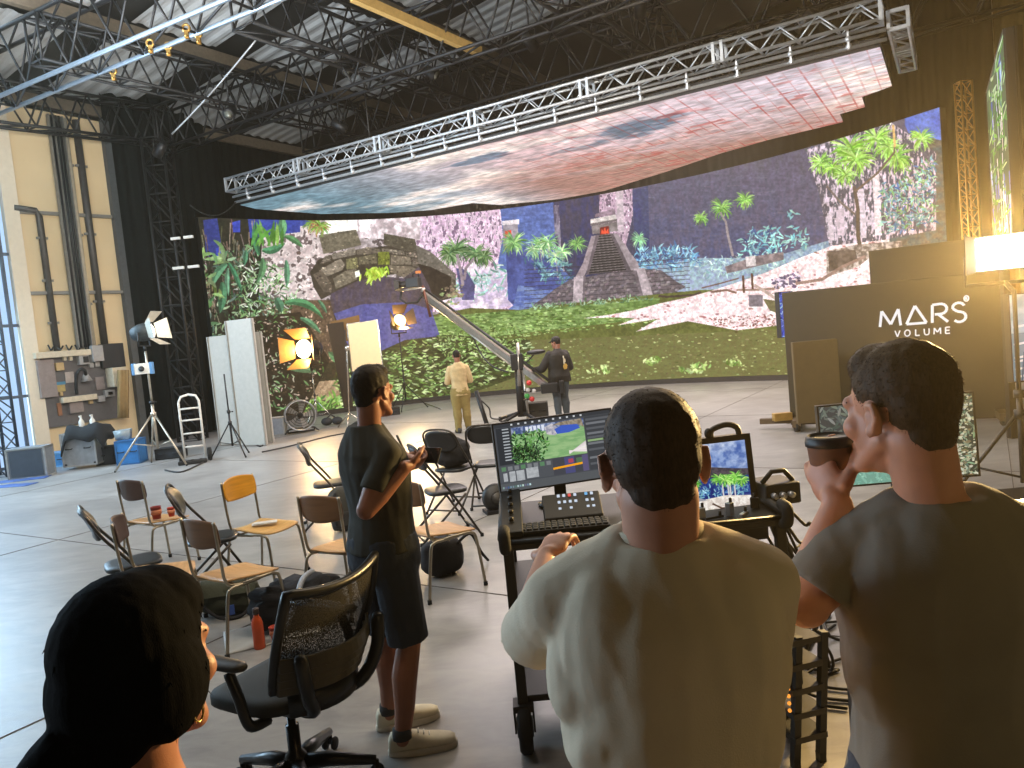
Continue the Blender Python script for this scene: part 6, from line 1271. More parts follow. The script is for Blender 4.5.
TORSO = [(.80, .0, .12, .09), (.86, 0, .165, .115), (.93, -.005, .172, .128), (1.0, 0, .160, .118), (1.09, .005, .150, .108), (1.2, .005, .162, .115), (1.31, 0, .182, .122), (1.38, -.008, .168, .112), (1.435, -.018, .12, .085), (1.485, -.025, .065, .062)]
def hairmat(nm, col): return mat(nm, col, .6, var=.35, scale=60, bump=.15, bscale=160, stretch=(4, 4, 1), spec=.15)

# ---- man in the pale t-shirt at the cart
hp = P(653, 466, 1.22); sc = hp.z/1.645
T = thing('person', 'person with cropped brown hair and pale t-shirt, back turned, working at the cart', 'person', (hp.x, 1.24, 0), 0)
c0 = V((0, 0, 0)); loc = T.location; J = lambda px, py, Y: P(px, py, Y)-loc
hc = hp-loc; Rh = Rz(-.03) @ Rx(-.10); shL, shR = V((-.172, .01, 1.408)), V((.166, -.01, 1.412)); elL, wrL = J(530, 640, 1.48), J(546, 561, 1.74); elR, wrR = V((.195, .20, 1.16)), V((.10, .48, 1.18))
tp_ = [(z, y, rx*(1.04 if z < 1.3 else 1.0), ry*1.04) for z, y, rx, ry in TORSO]
b = MB(); torso(b, tp_); head(b, Rh, hc, 1.0, (0, -.02, 1.42), (.0615, .068)); arm(b, shL, elL, wrL); arm(b, shR, elR, wrR); hand(b, wrL, V((.12, .25, .10)), V((.35, .35, -1)), 1, (.35, .7, .5)); hand(b, wrR, V((-.1, 1, -.1)), V((0, 0, -1)), -1)
shoulders(b, (shL, shR), 1.515, .052, .05)
for k in (-1, 1): leg(b, (k*.09, 0, .88), (k*.1, .01, .49), (k*.1, -.02, .08))
remesh(b, 'body', skin, T, .0048, 6); face_parts(T, Rh, hc)
cotton = mat('cotton_white', rgb(196, 182, 158), .9, var=.05, scale=8, bump=.12, bscale=350)
b = MB(); torso(b, [(.86, 0, .19, .15)]+[(z, y, rx+.012, ry+.016) for z, y, rx, ry in tp_[2:-1]]+[(1.514, -.025, .078, .074)])
shoulders(b, (shL, shR), 1.532)
for k in (-1, 1): b.ell(V((k*.085, -.045, 1.34)), (.10, .085, .15)); b.ell(V((k*.10, -.01, 1.20)), (.085, .10, .16))
for s_, e_ in ((shL, elL), (shR, elR)):
    d = e_-s_; b.tube([s_-d*.02, s_+d*.45, s_+d*.84], [.062, .062, .066], 18)
    b.ell(V((s_.x*.9, -.01, 1.29)), (.05, .075, .10))
def fold1(p):
    e = max(0, 1-(p-V((-.13, .0, 1.18))).length/.22); return folds(3, .0035)(p)+.012*e*(mnoise.noise(V((p.x*24-p.z*14, p.y*12, p.z*6))))+.004*mnoise.noise(V((p.x*3, p.y*3, p.z*9+p.x*6)))
remesh(b, 'tshirt', cotton, T, .006, 5, fold1)
b = MB(); b.lathe([(.062, 0), (.073, 0), (.072, .012), (.064, .014)], (0, -.022, 1.514), n=28); b.build('collar', cotton, T)
hm = hairmat('hair_brown', rgb(54, 38, 26))
b = MB(); K = lambda p, r: b.ell(hc+Rh @ V(p), r, Rh, 18, 12); K((0, -.018, .046), (.0775, .0965, .083)); K((0, -.05, .015), (.070, .060, .072)); K((0, -.062, -.03), (.052, .04, .05))
remesh(b, 'hair', hm, T, .005, 2, lambda p: .0014*mnoise.noise(p*70), (1500, .0035, lambda c: True, (0, -.1, -.9)))
b = MB(); torso(b, [(.78, 0, .14, .11), (.86, 0, .178, .135), (.95, 0, .175, .135), (.99, 0, .17, .13)])
for k in (-1, 1): leg(b, (k*.09, 0, .86), (k*.1, .01, .49), (k*.1, -.01, .07), 1.12, .012)
remesh(b, 'trousers', mat('denim_dark', rgb(42, 46, 56), .85, bump=.2), T, .009, 4, folds(5, .005))
for k in (-1, 1): shoe(T, (k*.1, -.03, 0), (k*.15, 1, 0), mat('shoe_dark', rgb(50, 48, 46), .6), rubber)

# ---- man standing in olive t-shirt and shorts
base = F(404, 741); fa = math.radians(38); T = thing('person', 'person in olive t-shirt and dark shorts standing with a phone in both hands', 'person', base, fa-PI/2)
Ri = Rz(-(fa-PI/2)); J = lambda px, py, Y: Ri @ (P(px, py, Y)-base)
hp = P(373, 393, base.y-.02); hc = Ri @ (hp-base); print('standing head z', hc)
Rh = Rz(.36) @ Rx(-.02); k_ = hc.z/1.645
tp_ = [(z*k_, y+hc.y*.5*max(0, z-.9), rx*.98, ry*1.06) for z, y, rx, ry in TORSO]
shR, shL = V((.168, -.02, 1.375*k_)), V((-.168, .0, 1.38*k_))
elR = J(366, 510, base.y-.23); wrR = J(407, 466, base.y-.14); elL = V((-.24, .14, 1.13)); wrL = J(400, 456, base.y+.05)
b = MB(); torso(b, tp_); head(b, Rh, hc, 1.0, (hc.x*.6, -.02, 1.42*k_)); arm(b, shR, elR, wrR, 1.0); arm(b, shL, elL, wrL, 1.0)
ph = J(428, 455, base.y-.02)
hand(b, wrR, ph-wrR+V((.0, .0, -.03)), V((-.5, .25, .45)), 1, (.5, .75, .55)); hand(b, wrL, ph-wrL+V((0, 0, -.03)), V((.5, .3, .4)), -1, (.5, .75, .55))
shoulders(b, (shL, shR), 1.49*k_, .05, .048)
fR = Ri @ (F(412, 752)-base); fL = Ri @ (F(398, 726)-base)
leg(b, (.09, 0, .88), (.095, .03, .49), (fR.x, fR.y-.04, .08)); leg(b, (-.09, 0, .88), (-.095, .035, .49), (fL.x, fL.y-.04, .08))
remesh(b, 'body', skin_d, T, .0044, 4); face_parts(T, Rh, hc)
olive_t = mat('cotton_olive', rgb(44, 43, 34), .9, var=.06, bump=.12, bscale=350)
b = MB(); torso(b, [(z*k_, y, rx+.012, ry+.016) for z, y, rx, ry in TORSO[2:-1]]+[(1.508*k_, -.025, .074, .07)], grow=.004)
shoulders(b, (shL, shR), 1.522*k_, .060, .056)
for k in (-1, 1): b.ell(V((k*.08, -.045, 1.32*k_)), (.09, .08, .14))
for s_, e_ in ((shL, elL), (shR, elR)):
    d = e_-s_; b.tube([s_-d*.02, s_+d*.4, s_+d*.66], [.060, .059, .060], 16)
remesh(b, 'tshirt', olive_t, T, .0065, 4, folds(8, .006, 8, 5))
b = MB(); torso(b, [(.80, 0, .16, .13), (.87, 0, .185, .15), (.94, 0, .186, .148), (1.0, 0, .178, .138)])
for k, an in ((1, fR), (-1, fL)):
    h, kn = V((k*.09, 0, .86)), V((k*.095, .03, .50)); b.tube([h, h.lerp(kn, .45), h.lerp(kn, .98)], [.105, .10, .092], 18); b.ell(h, .105, n=16, m=10)
remesh(b, 'shorts', mat('shorts_navy', rgb(44, 50, 60), .9, bump=.2), T, .008, 4, folds(11, .006))
hm2 = hairmat('hair_dark', rgb(30, 24, 20))
b = MB(); K = lambda p, r: b.ell(hc+Rh @ V(p), r, Rh, 18, 12); K((0, -.018, .05), (.078, .097, .083)); K((0, -.05, .02), (.07, .058, .07)); K((0, .03, .09), (.06, .055, .04)); K((0, -.06, -.025), (.05, .04, .045))
remesh(b, 'hair', hm2, T, .005, 2, lambda p: .002*mnoise.noise(p*60), (1800, .006, lambda c: True, (0, .2, -.2)))
wsh = mat('sneaker_canvas', rgb(206, 196, 170), .7, bump=.15); wso = mat('sneaker_sole', rgb(214, 204, 184), .6)
dR = Ri @ V((.9, .12, 0)); dL = Ri @ V((.98, .3, 0)); shoe(T, fR, dR, wsh, wso, 1.1); shoe(T, fL, dL, wsh, wso, 1.1)
for q in (fR, fL): f = MB(); f.tube([V((q.x, q.y-.04, .085)), V((q.x, q.y-.04, .13))], [.045, .042], 14); f.build('sock', mat('sock_dark', rgb(60, 58, 56), .9), T)
t2 = thing('phone', 'dark phone held up in both hands of the standing man', 'phone', base+Rz(fa-PI/2) @ ph, fa-PI/2+.2); f = MB(); f.box((0, 0, 0), (.15, .009, .075), (-.5, 0, 0)); f.build('phone_body', black_plastic, t2, bevel=.004); f = MB(); f.box((0, -.0052, .0026), (.142, .002, .068), (-.5, 0, 0)); f.build('screen', mat('phone_glass', rgb(20, 26, 34), .1), t2)
f = MB(); q = [V((.06, .10, 1.44*k_)), V((.08, .135, 1.3*k_)), V((.04, .15, 1.15*k_))]; f.tube(catmull(q, 5), .006, 6); f.build('lanyard', mat('lanyard_pale', rgb(150, 160, 176), .6), T)

# ---- man at the right holding a cup
hp = P(899, 412, 1.38); fa = math.radians(86); T = thing('person', 'person in grey t-shirt at the right looking left with a paper cup raised', 'person', (hp.x+.06, 1.40, 0), fa-PI/2)
loc = T.location.copy(); Ri = Rz(-(fa-PI/2)); J = lambda px, py, Y: Ri @ (P(px, py, Y)-loc); hc = Ri @ (hp-loc); k_ = hc.z/1.645; Rh = Rz(.46) @ Rx(-.04)
shL, shR = V((-.17, 0, 1.385*k_)), V((.16, -.01, 1.385*k_)); elL = J(806, 604, 1.40); cupc = J(831, 470, 1.50); wrL = J(838, 505, 1.44); elR, wrR = V((.26, .05, 1.08)), V((.2, .22, .9))
tp_ = [(z*k_, y, rx*.95, ry*1.02) for z, y, rx, ry in TORSO]
b = MB(); torso(b, tp_); head(b, Rh, hc, 1.0, (0, -.02, 1.40*k_), (.058, .064)); arm(b, shL, elL, wrL, 1.05); arm(b, shR, elR, wrR)
hd_ = cupc-wrL; hand(b, wrL, V((hd_.x*.5-.02, hd_.y*.6+.02, .07)), V((.55, .5, .1)), -1, (.30, .55, .5), .10, 1.0, .9); hand(b, wrR, (0, .6, -.8), (-1, 0, 0), -1)
shoulders(b, (shL, shR), 1.48*k_, .05, .048)
for k in (-1, 1): leg(b, (k*.09, 0, .9), (k*.1, .01, .5), (k*.1, -.02, .08))
remesh(b, 'body', skin, T, .0043, 5); face_parts(T, Rh, hc)
grey_t = mat('cotton_grey', rgb(104, 98, 88), .9, var=.06, bump=.12, bscale=350)
b = MB(); torso(b, [(.82, 0, .195, .15), (.88, 0, .20, .155)]+[(z, y, rx+.014, ry+.018) for z, y, rx, ry in tp_[2:-1]]+[(1.488*k_, -.025, .076, .072)])
shoulders(b, (shL, shR), 1.505*k_, .061, .058)
for k in (-1, 1): b.ell(V((k*.085, -.045, 1.32*k_)), (.095, .085, .15)); b.ell(V((k*.10, -.01, 1.18*k_)), (.08, .10, .16))
for s_, e_ in ((shL, elL), (shR, elR)):
    d = e_-s_; b.tube([s_-d*.02, s_+d*.4, s_+d*.70], [.061, .062, .066], 16)
remesh(b, 'tshirt', grey_t, T, .0062, 4, lambda p: folds(14, .005)(p)+.010*max(0, min(1, (1.12-p.z)*4))*mnoise.noise(V((p.x*14+p.z*5, p.y*14, p.z*3.5))))
b = MB(); K = lambda p, r: b.ell(hc+Rh @ V(p), r, Rh, 18, 12); K((0, -.018, .05), (.079, .098, .084)); K((0, -.05, .02), (.072, .06, .07)); K((0, .03, .085), (.06, .055, .045)); K((0, -.06, -.03), (.052, .042, .05))
remesh(b, 'hair', hairmat('hair_mid', rgb(60, 44, 30)), T, .005, 2, lambda p: .002*mnoise.noise(p*60), (2200, .0055, lambda c: True, (0, .1, -.7)))
b = MB(); torso(b, [(.78, 0, .15, .12), (.86, 0, .18, .14), (.98, 0, .175, .135)])
for k in (-1, 1): leg(b, (k*.09, 0, .88), (k*.1, .01, .5), (k*.1, -.01, .07), 1.12, .012)
remesh(b, 'trousers', mat('denim_dark', rgb(42, 46, 56), .85), T, .009, 4, folds(5, .005))
for k in (-1, 1): shoe(T, (k*.1, -.03, 0), (k*.15, 1, 0), mat('shoe_dark', rgb(50, 48, 46), .6), rubber)
cw = loc+Rz(fa-PI/2) @ cupc; t2 = thing('coffee_cup', 'brown paper coffee cup with black lid raised by the man at the right', 'cup', cw-V((0, 0, .055)), 0)
f = MB(); f.lathe([(0, 0), (.031, 0), (.043, .108), (.044, .11), (0, .11)], n=28); f.build('cup', mat('cup_brown', rgb(104, 70, 52), .6), t2); f = MB(); f.lathe([(.0455, .105), (.046, .112), (.044, .122), (.040, .126), (.038, .122), (0, .122)], n=28); f.build('lid', black_plastic, t2)

# ---- woman in the lower left corner
hp = P(142, 666, .96); fa = math.radians(84); T = thing('person', 'person with long dark tied back hair in the lower left corner, seen from behind', 'person', (hp.x-.02, .96, 0), fa-PI/2)
loc = T.location.copy(); Ri = Rz(-(fa-PI/2)); hc = Ri @ (hp-loc); k_ = hc.z/1.645; Rh = Rz(-.12) @ Rx(-.06)
tp_ = [(z*k_, y, rx*.88, ry*.95) for z, y, rx, ry in TORSO]; shL, shR = V((-.15, 0, 1.37*k_)), V((.15, 0, 1.37*k_))
b = MB(); torso(b, tp_); head(b, Rh, hc, .97, (.01, -.015, 1.42*k_), (.052, .058)); arm(b, shL, (-.23, .02, 1.07), (-.17, .22, 1.0), .86); arm(b, shR, (.23, .02, 1.07), (.17, .22, 1.0), .86); hand(b, (-.17, .22, 1.0), (.4, .8, 0), (.6, -.3, .5), 1, s=.9); hand(b, (.17, .22, 1.0), (-.4, .8, 0), (-.6, -.3, .5), -1, s=.9)
shoulders(b, (shL, shR), 1.475*k_, .045, .04)
for k in (-1, 1): leg(b, (k*.085, 0, .82), (k*.09, .01, .46), (k*.09, -.02, .08), .95)
remesh(b, 'body', skin_d, T, .0052, 12); face_parts(T, Rh, hc, .97)
hw = mat('hair_black', rgb(6, 6, 7), .85, var=.3, scale=60, bump=.15, bscale=160, stretch=(4, 4, 1), spec=.03)
b = MB(); K = lambda p, r: b.ell(hc+Rh @ V(p), r, Rh, 22, 14)
K((0, -.022, .040), (.081, .100, .088)); K((0, -.050, -.008), (.079, .072, .086)); K((-.056, -.02, -.03), (.037, .066, .072)); K((.056, -.026, -.012), (.040, .066, .070)); K((0, -.066, -.055), (.056, .046, .05)); K((0, .018, .07), (.070, .072, .055))
b.tube(catmull([hc+Rh @ V((-.02, -.095, -.06)), hc+Rh @ V((-.05, -.125, -.11)), hc+Rh @ V((-.075, -.125, -.21)), hc+Rh @ V((-.08, -.11, -.33))], 6), [.04]*6+[.036]*6+[.032]*6+[.015], 14)
remesh(b, 'hair', hw, T, .005, 3, lambda p: .0012*mnoise.noise(V((p.x*110, p.y*110, p.z*8)))+.0008*mnoise.noise(V((p.x*30, p.y*30, p.z*4))), (120, .012, lambda c: True, (0, -.1, -2.2)))
b = MB(); q = hc+Rh @ V((-.04, -.115, -.095)); b.tube([q+Rh @ V((.036*math.cos(a), .012*math.cos(a), .036*math.sin(a))) for a in np.linspace(0, 2*PI, 15)[:-1]], .008, 8, closed=True); b.build('hair_tie', black_plastic, T)
for k in (-1, 1): b = MB(); q = hc+Rh @ V((k*.084, -.008, -.045)); b.tube([q+Rh @ V((0, .009*math.cos(a), .012*math.sin(a)-.01)) for a in np.linspace(0, 2*PI, 13)[:-1]], .0016, 6, closed=True); b.build('earring', mat('gold', rgb(230, 190, 110), .2, 1.0), T)
topm = mat('top_black', rgb(26, 26, 30), .9, bump=.15)
b = MB(); torso(b, [(z, y, rx+.012, ry+.014) for z, y, rx, ry in tp_[2:-2]]+[(1.425*k_, -.01, .125, .085), (1.452*k_, -.02, .078, .066)])
for s_, e_ in ((shL, V((-.23, .02, 1.07))), (shR, V((.23, .02, 1.07)))):
    d = e_-s_; b.tube([s_-d*.02, s_+d*.5, s_+d*.95], [.056, .056, .054], 16); b.ell(s_, .056, n=16, m=10); b.tube([s_, V((s_.x*.5, -.02, 1.405*k_))], [.052, .046], 14)
remesh(b, 'top', topm, T, .007, 4, folds(21, .004))
b = MB(); torso(b, [(.72, 0, .14, .11), (.8, 0, .17, .13), (.92, 0, .165, .13), (.97, 0, .155, .12)])
for k in (-1, 1): leg(b, (k*.085, 0, .8), (k*.09, .01, .46), (k*.09, -.01, .07), 1.08, .01)
remesh(b, 'trousers', mat('trouser_black', rgb(30, 30, 34), .9), T, .009, 4)
for k in (-1, 1): shoe(T, (k*.09, -.03, 0), (k*.15, 1, 0), mat('shoe_dark', rgb(50, 48, 46), .6), rubber, .92)
b = MB(); q = [V((.075, .07, 1.40*k_)), V((.095, .0, 1.462*k_)), V((.085, -.075, 1.42*k_)), V((.05, -.125, 1.33*k_))]; C_ = catmull(q, 6); b.loft([[p+V((-.012, 0, .012)), p+V((.012, 0, .016))] for p in C_], cap=False, closed=False); o = b.build('strap', mat('strap_grey', rgb(96, 92, 104), .8), T); o.modifiers.new('s', 'SOLIDIFY').thickness = .004

# ---- two people on the stage
def far_person(label, px, py, face_deg, hpx, hpy, up, low, hair, Lh, Rh_, extra=None, bulky=1.0, headyaw=0.0):
    base = F(px, py); fa = math.radians(face_deg); T = thing('person', label, 'person', base, fa-PI/2); Ri = Rz(-(fa-PI/2)); hz = P(hpx, hpy, base.y).z
    k = hz/1.645; hc = V((0, .02, hz)); Rh = Rz(headyaw) @ Rx(-.12); b = MB(); tp_ = [(z*k, y, rx*k, ry*k) for z, y, rx, ry in TORSO]; S = {}
    torso(b, tp_); head(b, Rh, hc, k, (0, -.02, 1.42*k))
    for s, (e, w) in ((-1, Lh), (1, Rh_)):
        sh = V((s*.175, 0, 1.38))*k; arm(b, sh, V(e)*k, V(w)*k, k); d = V(w)-V(e); hand(b, V(w)*k, d, V((-s*.6, 0, -.4)), -s); S[s] = (sh, V(e)*k, V(w)*k); leg(b, V((s*.09, 0, .88))*k, V((s*.1, .01+.02*s, .49))*k, V((s*.11, -.02+.03*s, .08))*k, k)
    remesh(b, 'body', skin_d, T, .009, 2); face_parts(T, Rh, hc, k)
    b = MB(); torso(b, [(.80*k, 0, .20*bulky*k, .15*k)]+[(z*k, y, rx*k*bulky+.014, ry*k*bulky+.018) for z, y, rx, ry in TORSO[2:-1]]+[(1.495*k, -.025, .08, .074), (1.515*k, -.02, .072, .068)])
    for s in (-1, 1):
        sh, e, w = S[s]; b.capsule(sh, e, .072*bulky, .058*bulky); b.capsule(e, w.lerp(e, .1), .058*bulky, .044*bulky); b.tube([sh, V((sh.x*.36, -.02, 1.43*k))], [.066, .058], 12)
    remesh(b, 'shirt' if up.name.startswith('khaki') else 'jacket', up, T, .009, 3, folds(31+px, .010, 6, 5))
    b = MB(); torso(b, [(.78*k, 0, .15, .12), (.86*k, 0, .175, .14), (.97*k, 0, .17, .135)])
    for s in (-1, 1): leg(b, V((s*.09, 0, .86))*k, V((s*.1, .01+.02*s, .49))*k, V((s*.11, -.02+.03*s, .06))*k, 1.18, .014)
    remesh(b, 'trousers', low, T, .011, 3, folds(40+px, .008, 7, 6))
    for s in (-1, 1): shoe(T, (s*.11*k, -.03+.03*s, 0), (s*.2, 1, 0), mat('shoe_dark', rgb(50, 48, 46), .6), rubber)
    b = MB(); K = lambda p, r: b.ell(hc+Rh @ (V(p)*k), tuple(x*k for x in r), Rh, 18, 12); K((0, -.02, .05), (.079, .097, .084)); K((0, -.055, .01), (.071, .058, .07))
    remesh(b, 'hair', hair, T, .009, 2)
    return T, k, hc, Rh
T, k, hc, Rh = far_person('person in khaki shirt and beige trousers looking down on the stage', 464, 432, 100, 458, 356, mat('khaki_shirt', rgb(198, 172, 126), .9, bump=.2), mat('khaki_trousers', rgb(140, 120, 68), .9), hm2, ((-.25, .05, 1.1), (-.12, .28, 1.12)), ((.25, .04, 1.1), (.14, .26, 1.08)))
jk = mat('black_jacket', rgb(28, 24, 20), .8, bump=.2)
T, k, hc, Rh = far_person('person in black jacket and cap steering the camera crane', 563, 419, 112, 563, 342, jk, mat('denim_worn', rgb(66, 74, 80), .9), hm2, ((-.36, .06, 1.12), (-.42, .36, 1.10)), ((.27, .0, 1.1), (.22, .22, 1.0)), bulky=1.34, headyaw=.5)
b = MB(); b.ell(hc+Rh @ V((0, -.012, .055)), (.084, .102, .08), Rh, 18, 12); b.build('cap', mat('cap_black', rgb(24, 20, 16), .8), T)
b = MB(); b.loft([[hc+Rh @ V((x*.07, .07+.04*(1-x*x), .045+.01*(1-x*x))) for x in np.linspace(-1, 1, 9)], [hc+Rh @ V((x*.075, .10+.075*(1-x*x), .03)) for x in np.linspace(-1, 1, 9)]], cap=False, closed=False); o = b.build('cap_peak', mat('cap_black', rgb(24, 20, 16), .8), T); o.modifiers.new('s', 'SOLIDIFY').thickness = .006
def onback(pts, m, nm):
    f = MB(); n = len(pts); f.add([V((x, -.185-.01*math.cos(x*6)-.0, z*k)) for x, z in pts]+[V((x, -.16, z*k)) for x, z in pts], [tuple(range(n)), tuple(reversed(range(n, 2*n)))]+[(i, i+n, (i+1) % n+n, (i+1) % n) for i in range(n)]); f.build(nm, m, T)
wm = mat('print_white', rgb(214, 200, 170), .7); gm = mat('print_gold', rgb(190, 150, 70), .6)
onback([(.04, 1.36), (.055, 1.36), (.06, 1.18), (.045, 1.18)], wm, 'back_print'); onback([(.04, 1.17), (.09, 1.19), (.12, 1.15), (.10, 1.08), (.05, 1.07), (.03, 1.12)], gm, 'back_emblem'); onback([(.065, 1.30), (.078, 1.29), (.085, 1.22), (.07, 1.22)], wm, 'back_print')
# ------------------------------------------------------------------ right side of the stage
dark_pan = mat('panel_black', rgb(46, 40, 28), .55, var=.06); dark_pan2 = mat('panel_brown', rgb(84, 68, 40), .6, var=.06)
YD = 11.6
def vpanel(name, label, cat, x0, x1, yt, yb, Y0, Y1, m, th=.12, frame_m=None):
    a = P(x0, yb, Y0); b = P(x1, yb, Y1); zt = P(x0, yt, Y0).z; T = thing(name, label, cat, V((a.x, a.y, 0))); d = V((b.x-a.x, b.y-a.y, 0)); n = V((d.y, -d.x, 0)).normalized(); z0 = a.z
    q = [V((0, 0, z0)), d+V((0, 0, z0)), d+V((0, 0, zt)), V((0, 0, zt))]
    f = MB(); f.add(q+[p-n*th for p in q], [(0, 1, 2, 3), (7, 6, 5, 4), (0, 4, 5, 1), (1, 5, 6, 2), (2, 6, 7, 3), (3, 7, 4, 0)]); f.build('panel', m, T, bevel=.008)
    return T, d, n, z0, zt
T, d, n, z0, zt = vpanel('display_screen', 'large black display with the white studio logo on a rolling stand', 'screen', 791, 1010, 292, 425, YD, YD-1.2, dark_pan)
for s in (.04, .96):
    p = d*s; f = MB(); f.obox(p-n*.06+V((0, 0, .12)), p-n*.06+V((0, 0, z0+.2)), .08, .08, up=d); f.build('stand_post', mat('post_tan', rgb(150, 120, 70), .5), T)
    f = MB(); f.obox(p+n*.45+V((0, 0, .12)), p-n*.55+V((0, 0, .12)), .12, .1); ft = f.build('stand_foot', mat('foot_brown', rgb(84, 66, 44), .5), T)
    for q in (.4, -.5):
        g = MB(); g.lathe([(0, -.03), (.07, -.03), (.07, .03), (0, .03)], p+n*q+V((0, 0, .07)), Ry(PI/2), 14); g.build('caster', rubber, ft)
f = MB(); f.obox(V((0, 0, .12))-d.normalized()*.45, V((0, 0, .12))+d.normalized()*.3, .12, .08); ft = f.build('stand_foot', mat('foot_brown', rgb(84, 66, 44), .5), T)
f = MB(); f.box(V((-.12, 0, z0+.15))+n*.05, (.28, .12, .12)); f.build('clamp', mat('clamp_brass', rgb(200, 160, 90), .3, .6), T, bevel=.01)
e1 = V((1, 0, 0)); 
# lettering: stroke letters in the plane of the panel
lo = T.location; dn = d.normalized()
def onp(px, py):                                        # plane of the panel face
    r_ = ray(px, py); t = (lo+n*.012-CAM).dot(n)/r_.dot(n); return CAM+r_*t-lo
lw = emat('logo_white', (.86, .88, .95, 1), .95, False)
def strokes(name, segs, w):
    f = MB()
    for s in segs:
        pts = [onp(x, y) for x, y in s]
        for a, b in zip(pts[:-1], pts[1:]): f.obox(a, b, .008, w, up=dn if abs((b-a).normalized().dot(dn)) < .7 else V((0, 0, 1)))
    return f.build(name, lw, T)
def tl_(x, y): return (880+x*83, 327+y*23-x*6.5)               # logo space: x 0..1, y -1..0
def arcpts(cx, cy, rx, ry, a0, a1, k=12): return [(cx+rx*math.cos(a), cy+ry*math.sin(a)) for a in np.linspace(a0, a1, k)]
def G(p): return [tl_(x, y) for x, y in p]
strokes('letter_m', [G([(0, 0), (.02, -.68), (.13, -.08)]), G([(.13, -.08), (.22, -.72), (.25, 0)])], .036)
strokes('letter_a', [G([(.32, -.03), (.42, -.80), (.56, -.03), (.32, -.03)])], .036)
strokes('letter_r', [G([(.63, 0), (.63, -.78)]), G([(.63, -.78), (.72, -.80)]+[(x, y) for x, y in arcpts(.73, -.58, .075, .22, -PI/2, PI/2, 9)]+[(.66, -.36)]), G([(.70, -.36), (.82, 0)])], .036)
strokes('letter_s', [G(arcpts(.945, -.60, .07, .19, -.25, -PI-.3, 9)+[(.93, -.42)]+arcpts(.96, -.17, .075, .22, -1.2, PI*.8, 10))], .036)
strokes('registered_mark', [G(arcpts(1.04, -.95, .028, .12, 0, 2*PI, 14)), G([(1.033, -.90), (1.033, -1.0), (1.045, -.98), (1.035, -.95), (1.047, -.90)])], .018)
def tv(x, y): return (895+x*55, 337+y*6.2-x*3.8)
def H(p): return [tv(x, y) for x, y in p]
strokes('letter_v', [H([(0, -1), (.045, 0), (.09, -1)])], .017); strokes('letter_o', [H(arcpts(.225, -.5, .05, .5, 0, 2*PI, 14))], .017); strokes('letter_l', [H([(.375, -1), (.375, 0), (.45, 0)])], .017)
strokes('letter_u', [H([(.53, -1), (.535, -.3)]+arcpts(.575, -.3, .04, .3, PI, 0, 7)[0:0]+[(.55, -.05), (.58, 0), (.61, -.05), (.62, -.3), (.62, -1)])], .017); strokes('letter_m', [H([(.71, 0), (.715, -1), (.77, -.3), (.825, -1), (.83, 0)])], .017); strokes('letter_e', [H([(1.0, -1), (.92, -1), (.92, 0), (1.0, 0)]), H([(.92, -.5), (.99, -.5)])], .017)
strokes('text_dash', [[(938, 371), (951, 370)]], .017); strokes('text_dash', [[(940, 393), (951, 392)]], .017)
vpanel('black_board', 'tall black board rising behind the logo display', 'board', 879, 1000, 250, 420, YD+1.2, YD+.4, dark_pan)
vpanel('brown_cabinet', 'flat brown panel standing low in front of the logo display', 'panel', 798, 843, 342, 424, YD-.75, YD-.85, dark_pan2, .12)
# blue edge of a small LED tile left of the display
def tile_pic(seed, cols, w=24, h=90):
    c = Canvas(0, 0, w, h, 6, (70, 90, 180), seed)
    for i in range(200): c.leaf(c.r.uniform(0, w), c.r.uniform(0, h), c.r.uniform(-PI, PI), c.r.uniform(3, 14), c.r.uniform(1, 3), c.cj(cols[c.r.integers(len(cols))], 18), .4)
    return c
T = thing('led_tile', 'narrow blue LED tile standing beside the logo display left edge', 'screen', V((P(784, 338, YD+.6).x, YD+.6, 0))); l0 = T.location.copy()
q = [P(778, 292, YD+.6)-l0, P(792, 291, YD+.75)-l0, P(793, 337, YD+.75)-l0, P(781, 338, YD+.6)-l0]; q[2] = q[1]+(q[3]-q[0]); flat_screen(T, q, tile_pic(7, [(60, 80, 200), (110, 140, 230), (40, 50, 120), (150, 190, 220)]), .08, black_metal, .01)
f = MB(); f.obox((.1, .1, 0), (.1, .1, q[3].z+.1), .06, .06, up=(1, 0, 0)); f.build('post', black_metal, T); f = MB(); f.box((.1, .1, .02), (.4, .5, .04)); f.build('foot', black_metal, T)
# preview monitor behind the man with the cup
def paint_foliage():
    c = Canvas(0, 0, 160, 90, 5, (60, 66, 56), 51)
    c.leaves([(0, 0), (160, 0), (160, 90), (0, 90)], 900, [(90, 120, 100), (140, 170, 140), (60, 74, 60), (190, 205, 180), (110, 130, 110)], 9, 2.4); c.speck([(100, 0), (160, 0), (160, 90), (110, 90)], 500, [(190, 190, 160), (140, 130, 100), (215, 215, 195)], .5, 1.8)
    c.poly([(0, 0), (40, 0), (34, 40), (0, 60)], (70, 74, 90), alpha=.5); c.poly([(30, 78), (80, 70), (90, 90), (30, 90)], (150, 220, 200), alpha=.7); return c
Yp = 5.2; T = thing('preview_monitor', 'monitor with a jungle close-up half hidden by the head of the man with the cup', 'monitor', V((P(895, 470, Yp).x, Yp, 0))); l0 = T.location.copy()
tl, tr = P(816, 406, Yp)-l0, P(973, 391, Yp-.1)-l0; x_ = tr-tl; dn_ = V((0, -.05, -1)).normalized()*(x_.length*.56); q = [tl, tr, tr+dn_, tl+dn_]; flat_screen(T, q, paint_foliage(), .05, black_plastic, .012, .8)
m_ = (q[2]+q[3])/2; f = MB(); f.obox(m_+V((0, .06, .2)), V((m_.x, m_.y+.06, .04)), .06, .05, up=(0, 1, 0)); f.build('stand_pole', black_metal, T); f = MB(); f.box((m_.x, m_.y+.06, .02), (.6, .5, .04)); f.build('stand_base', black_metal, T, bevel=.008)
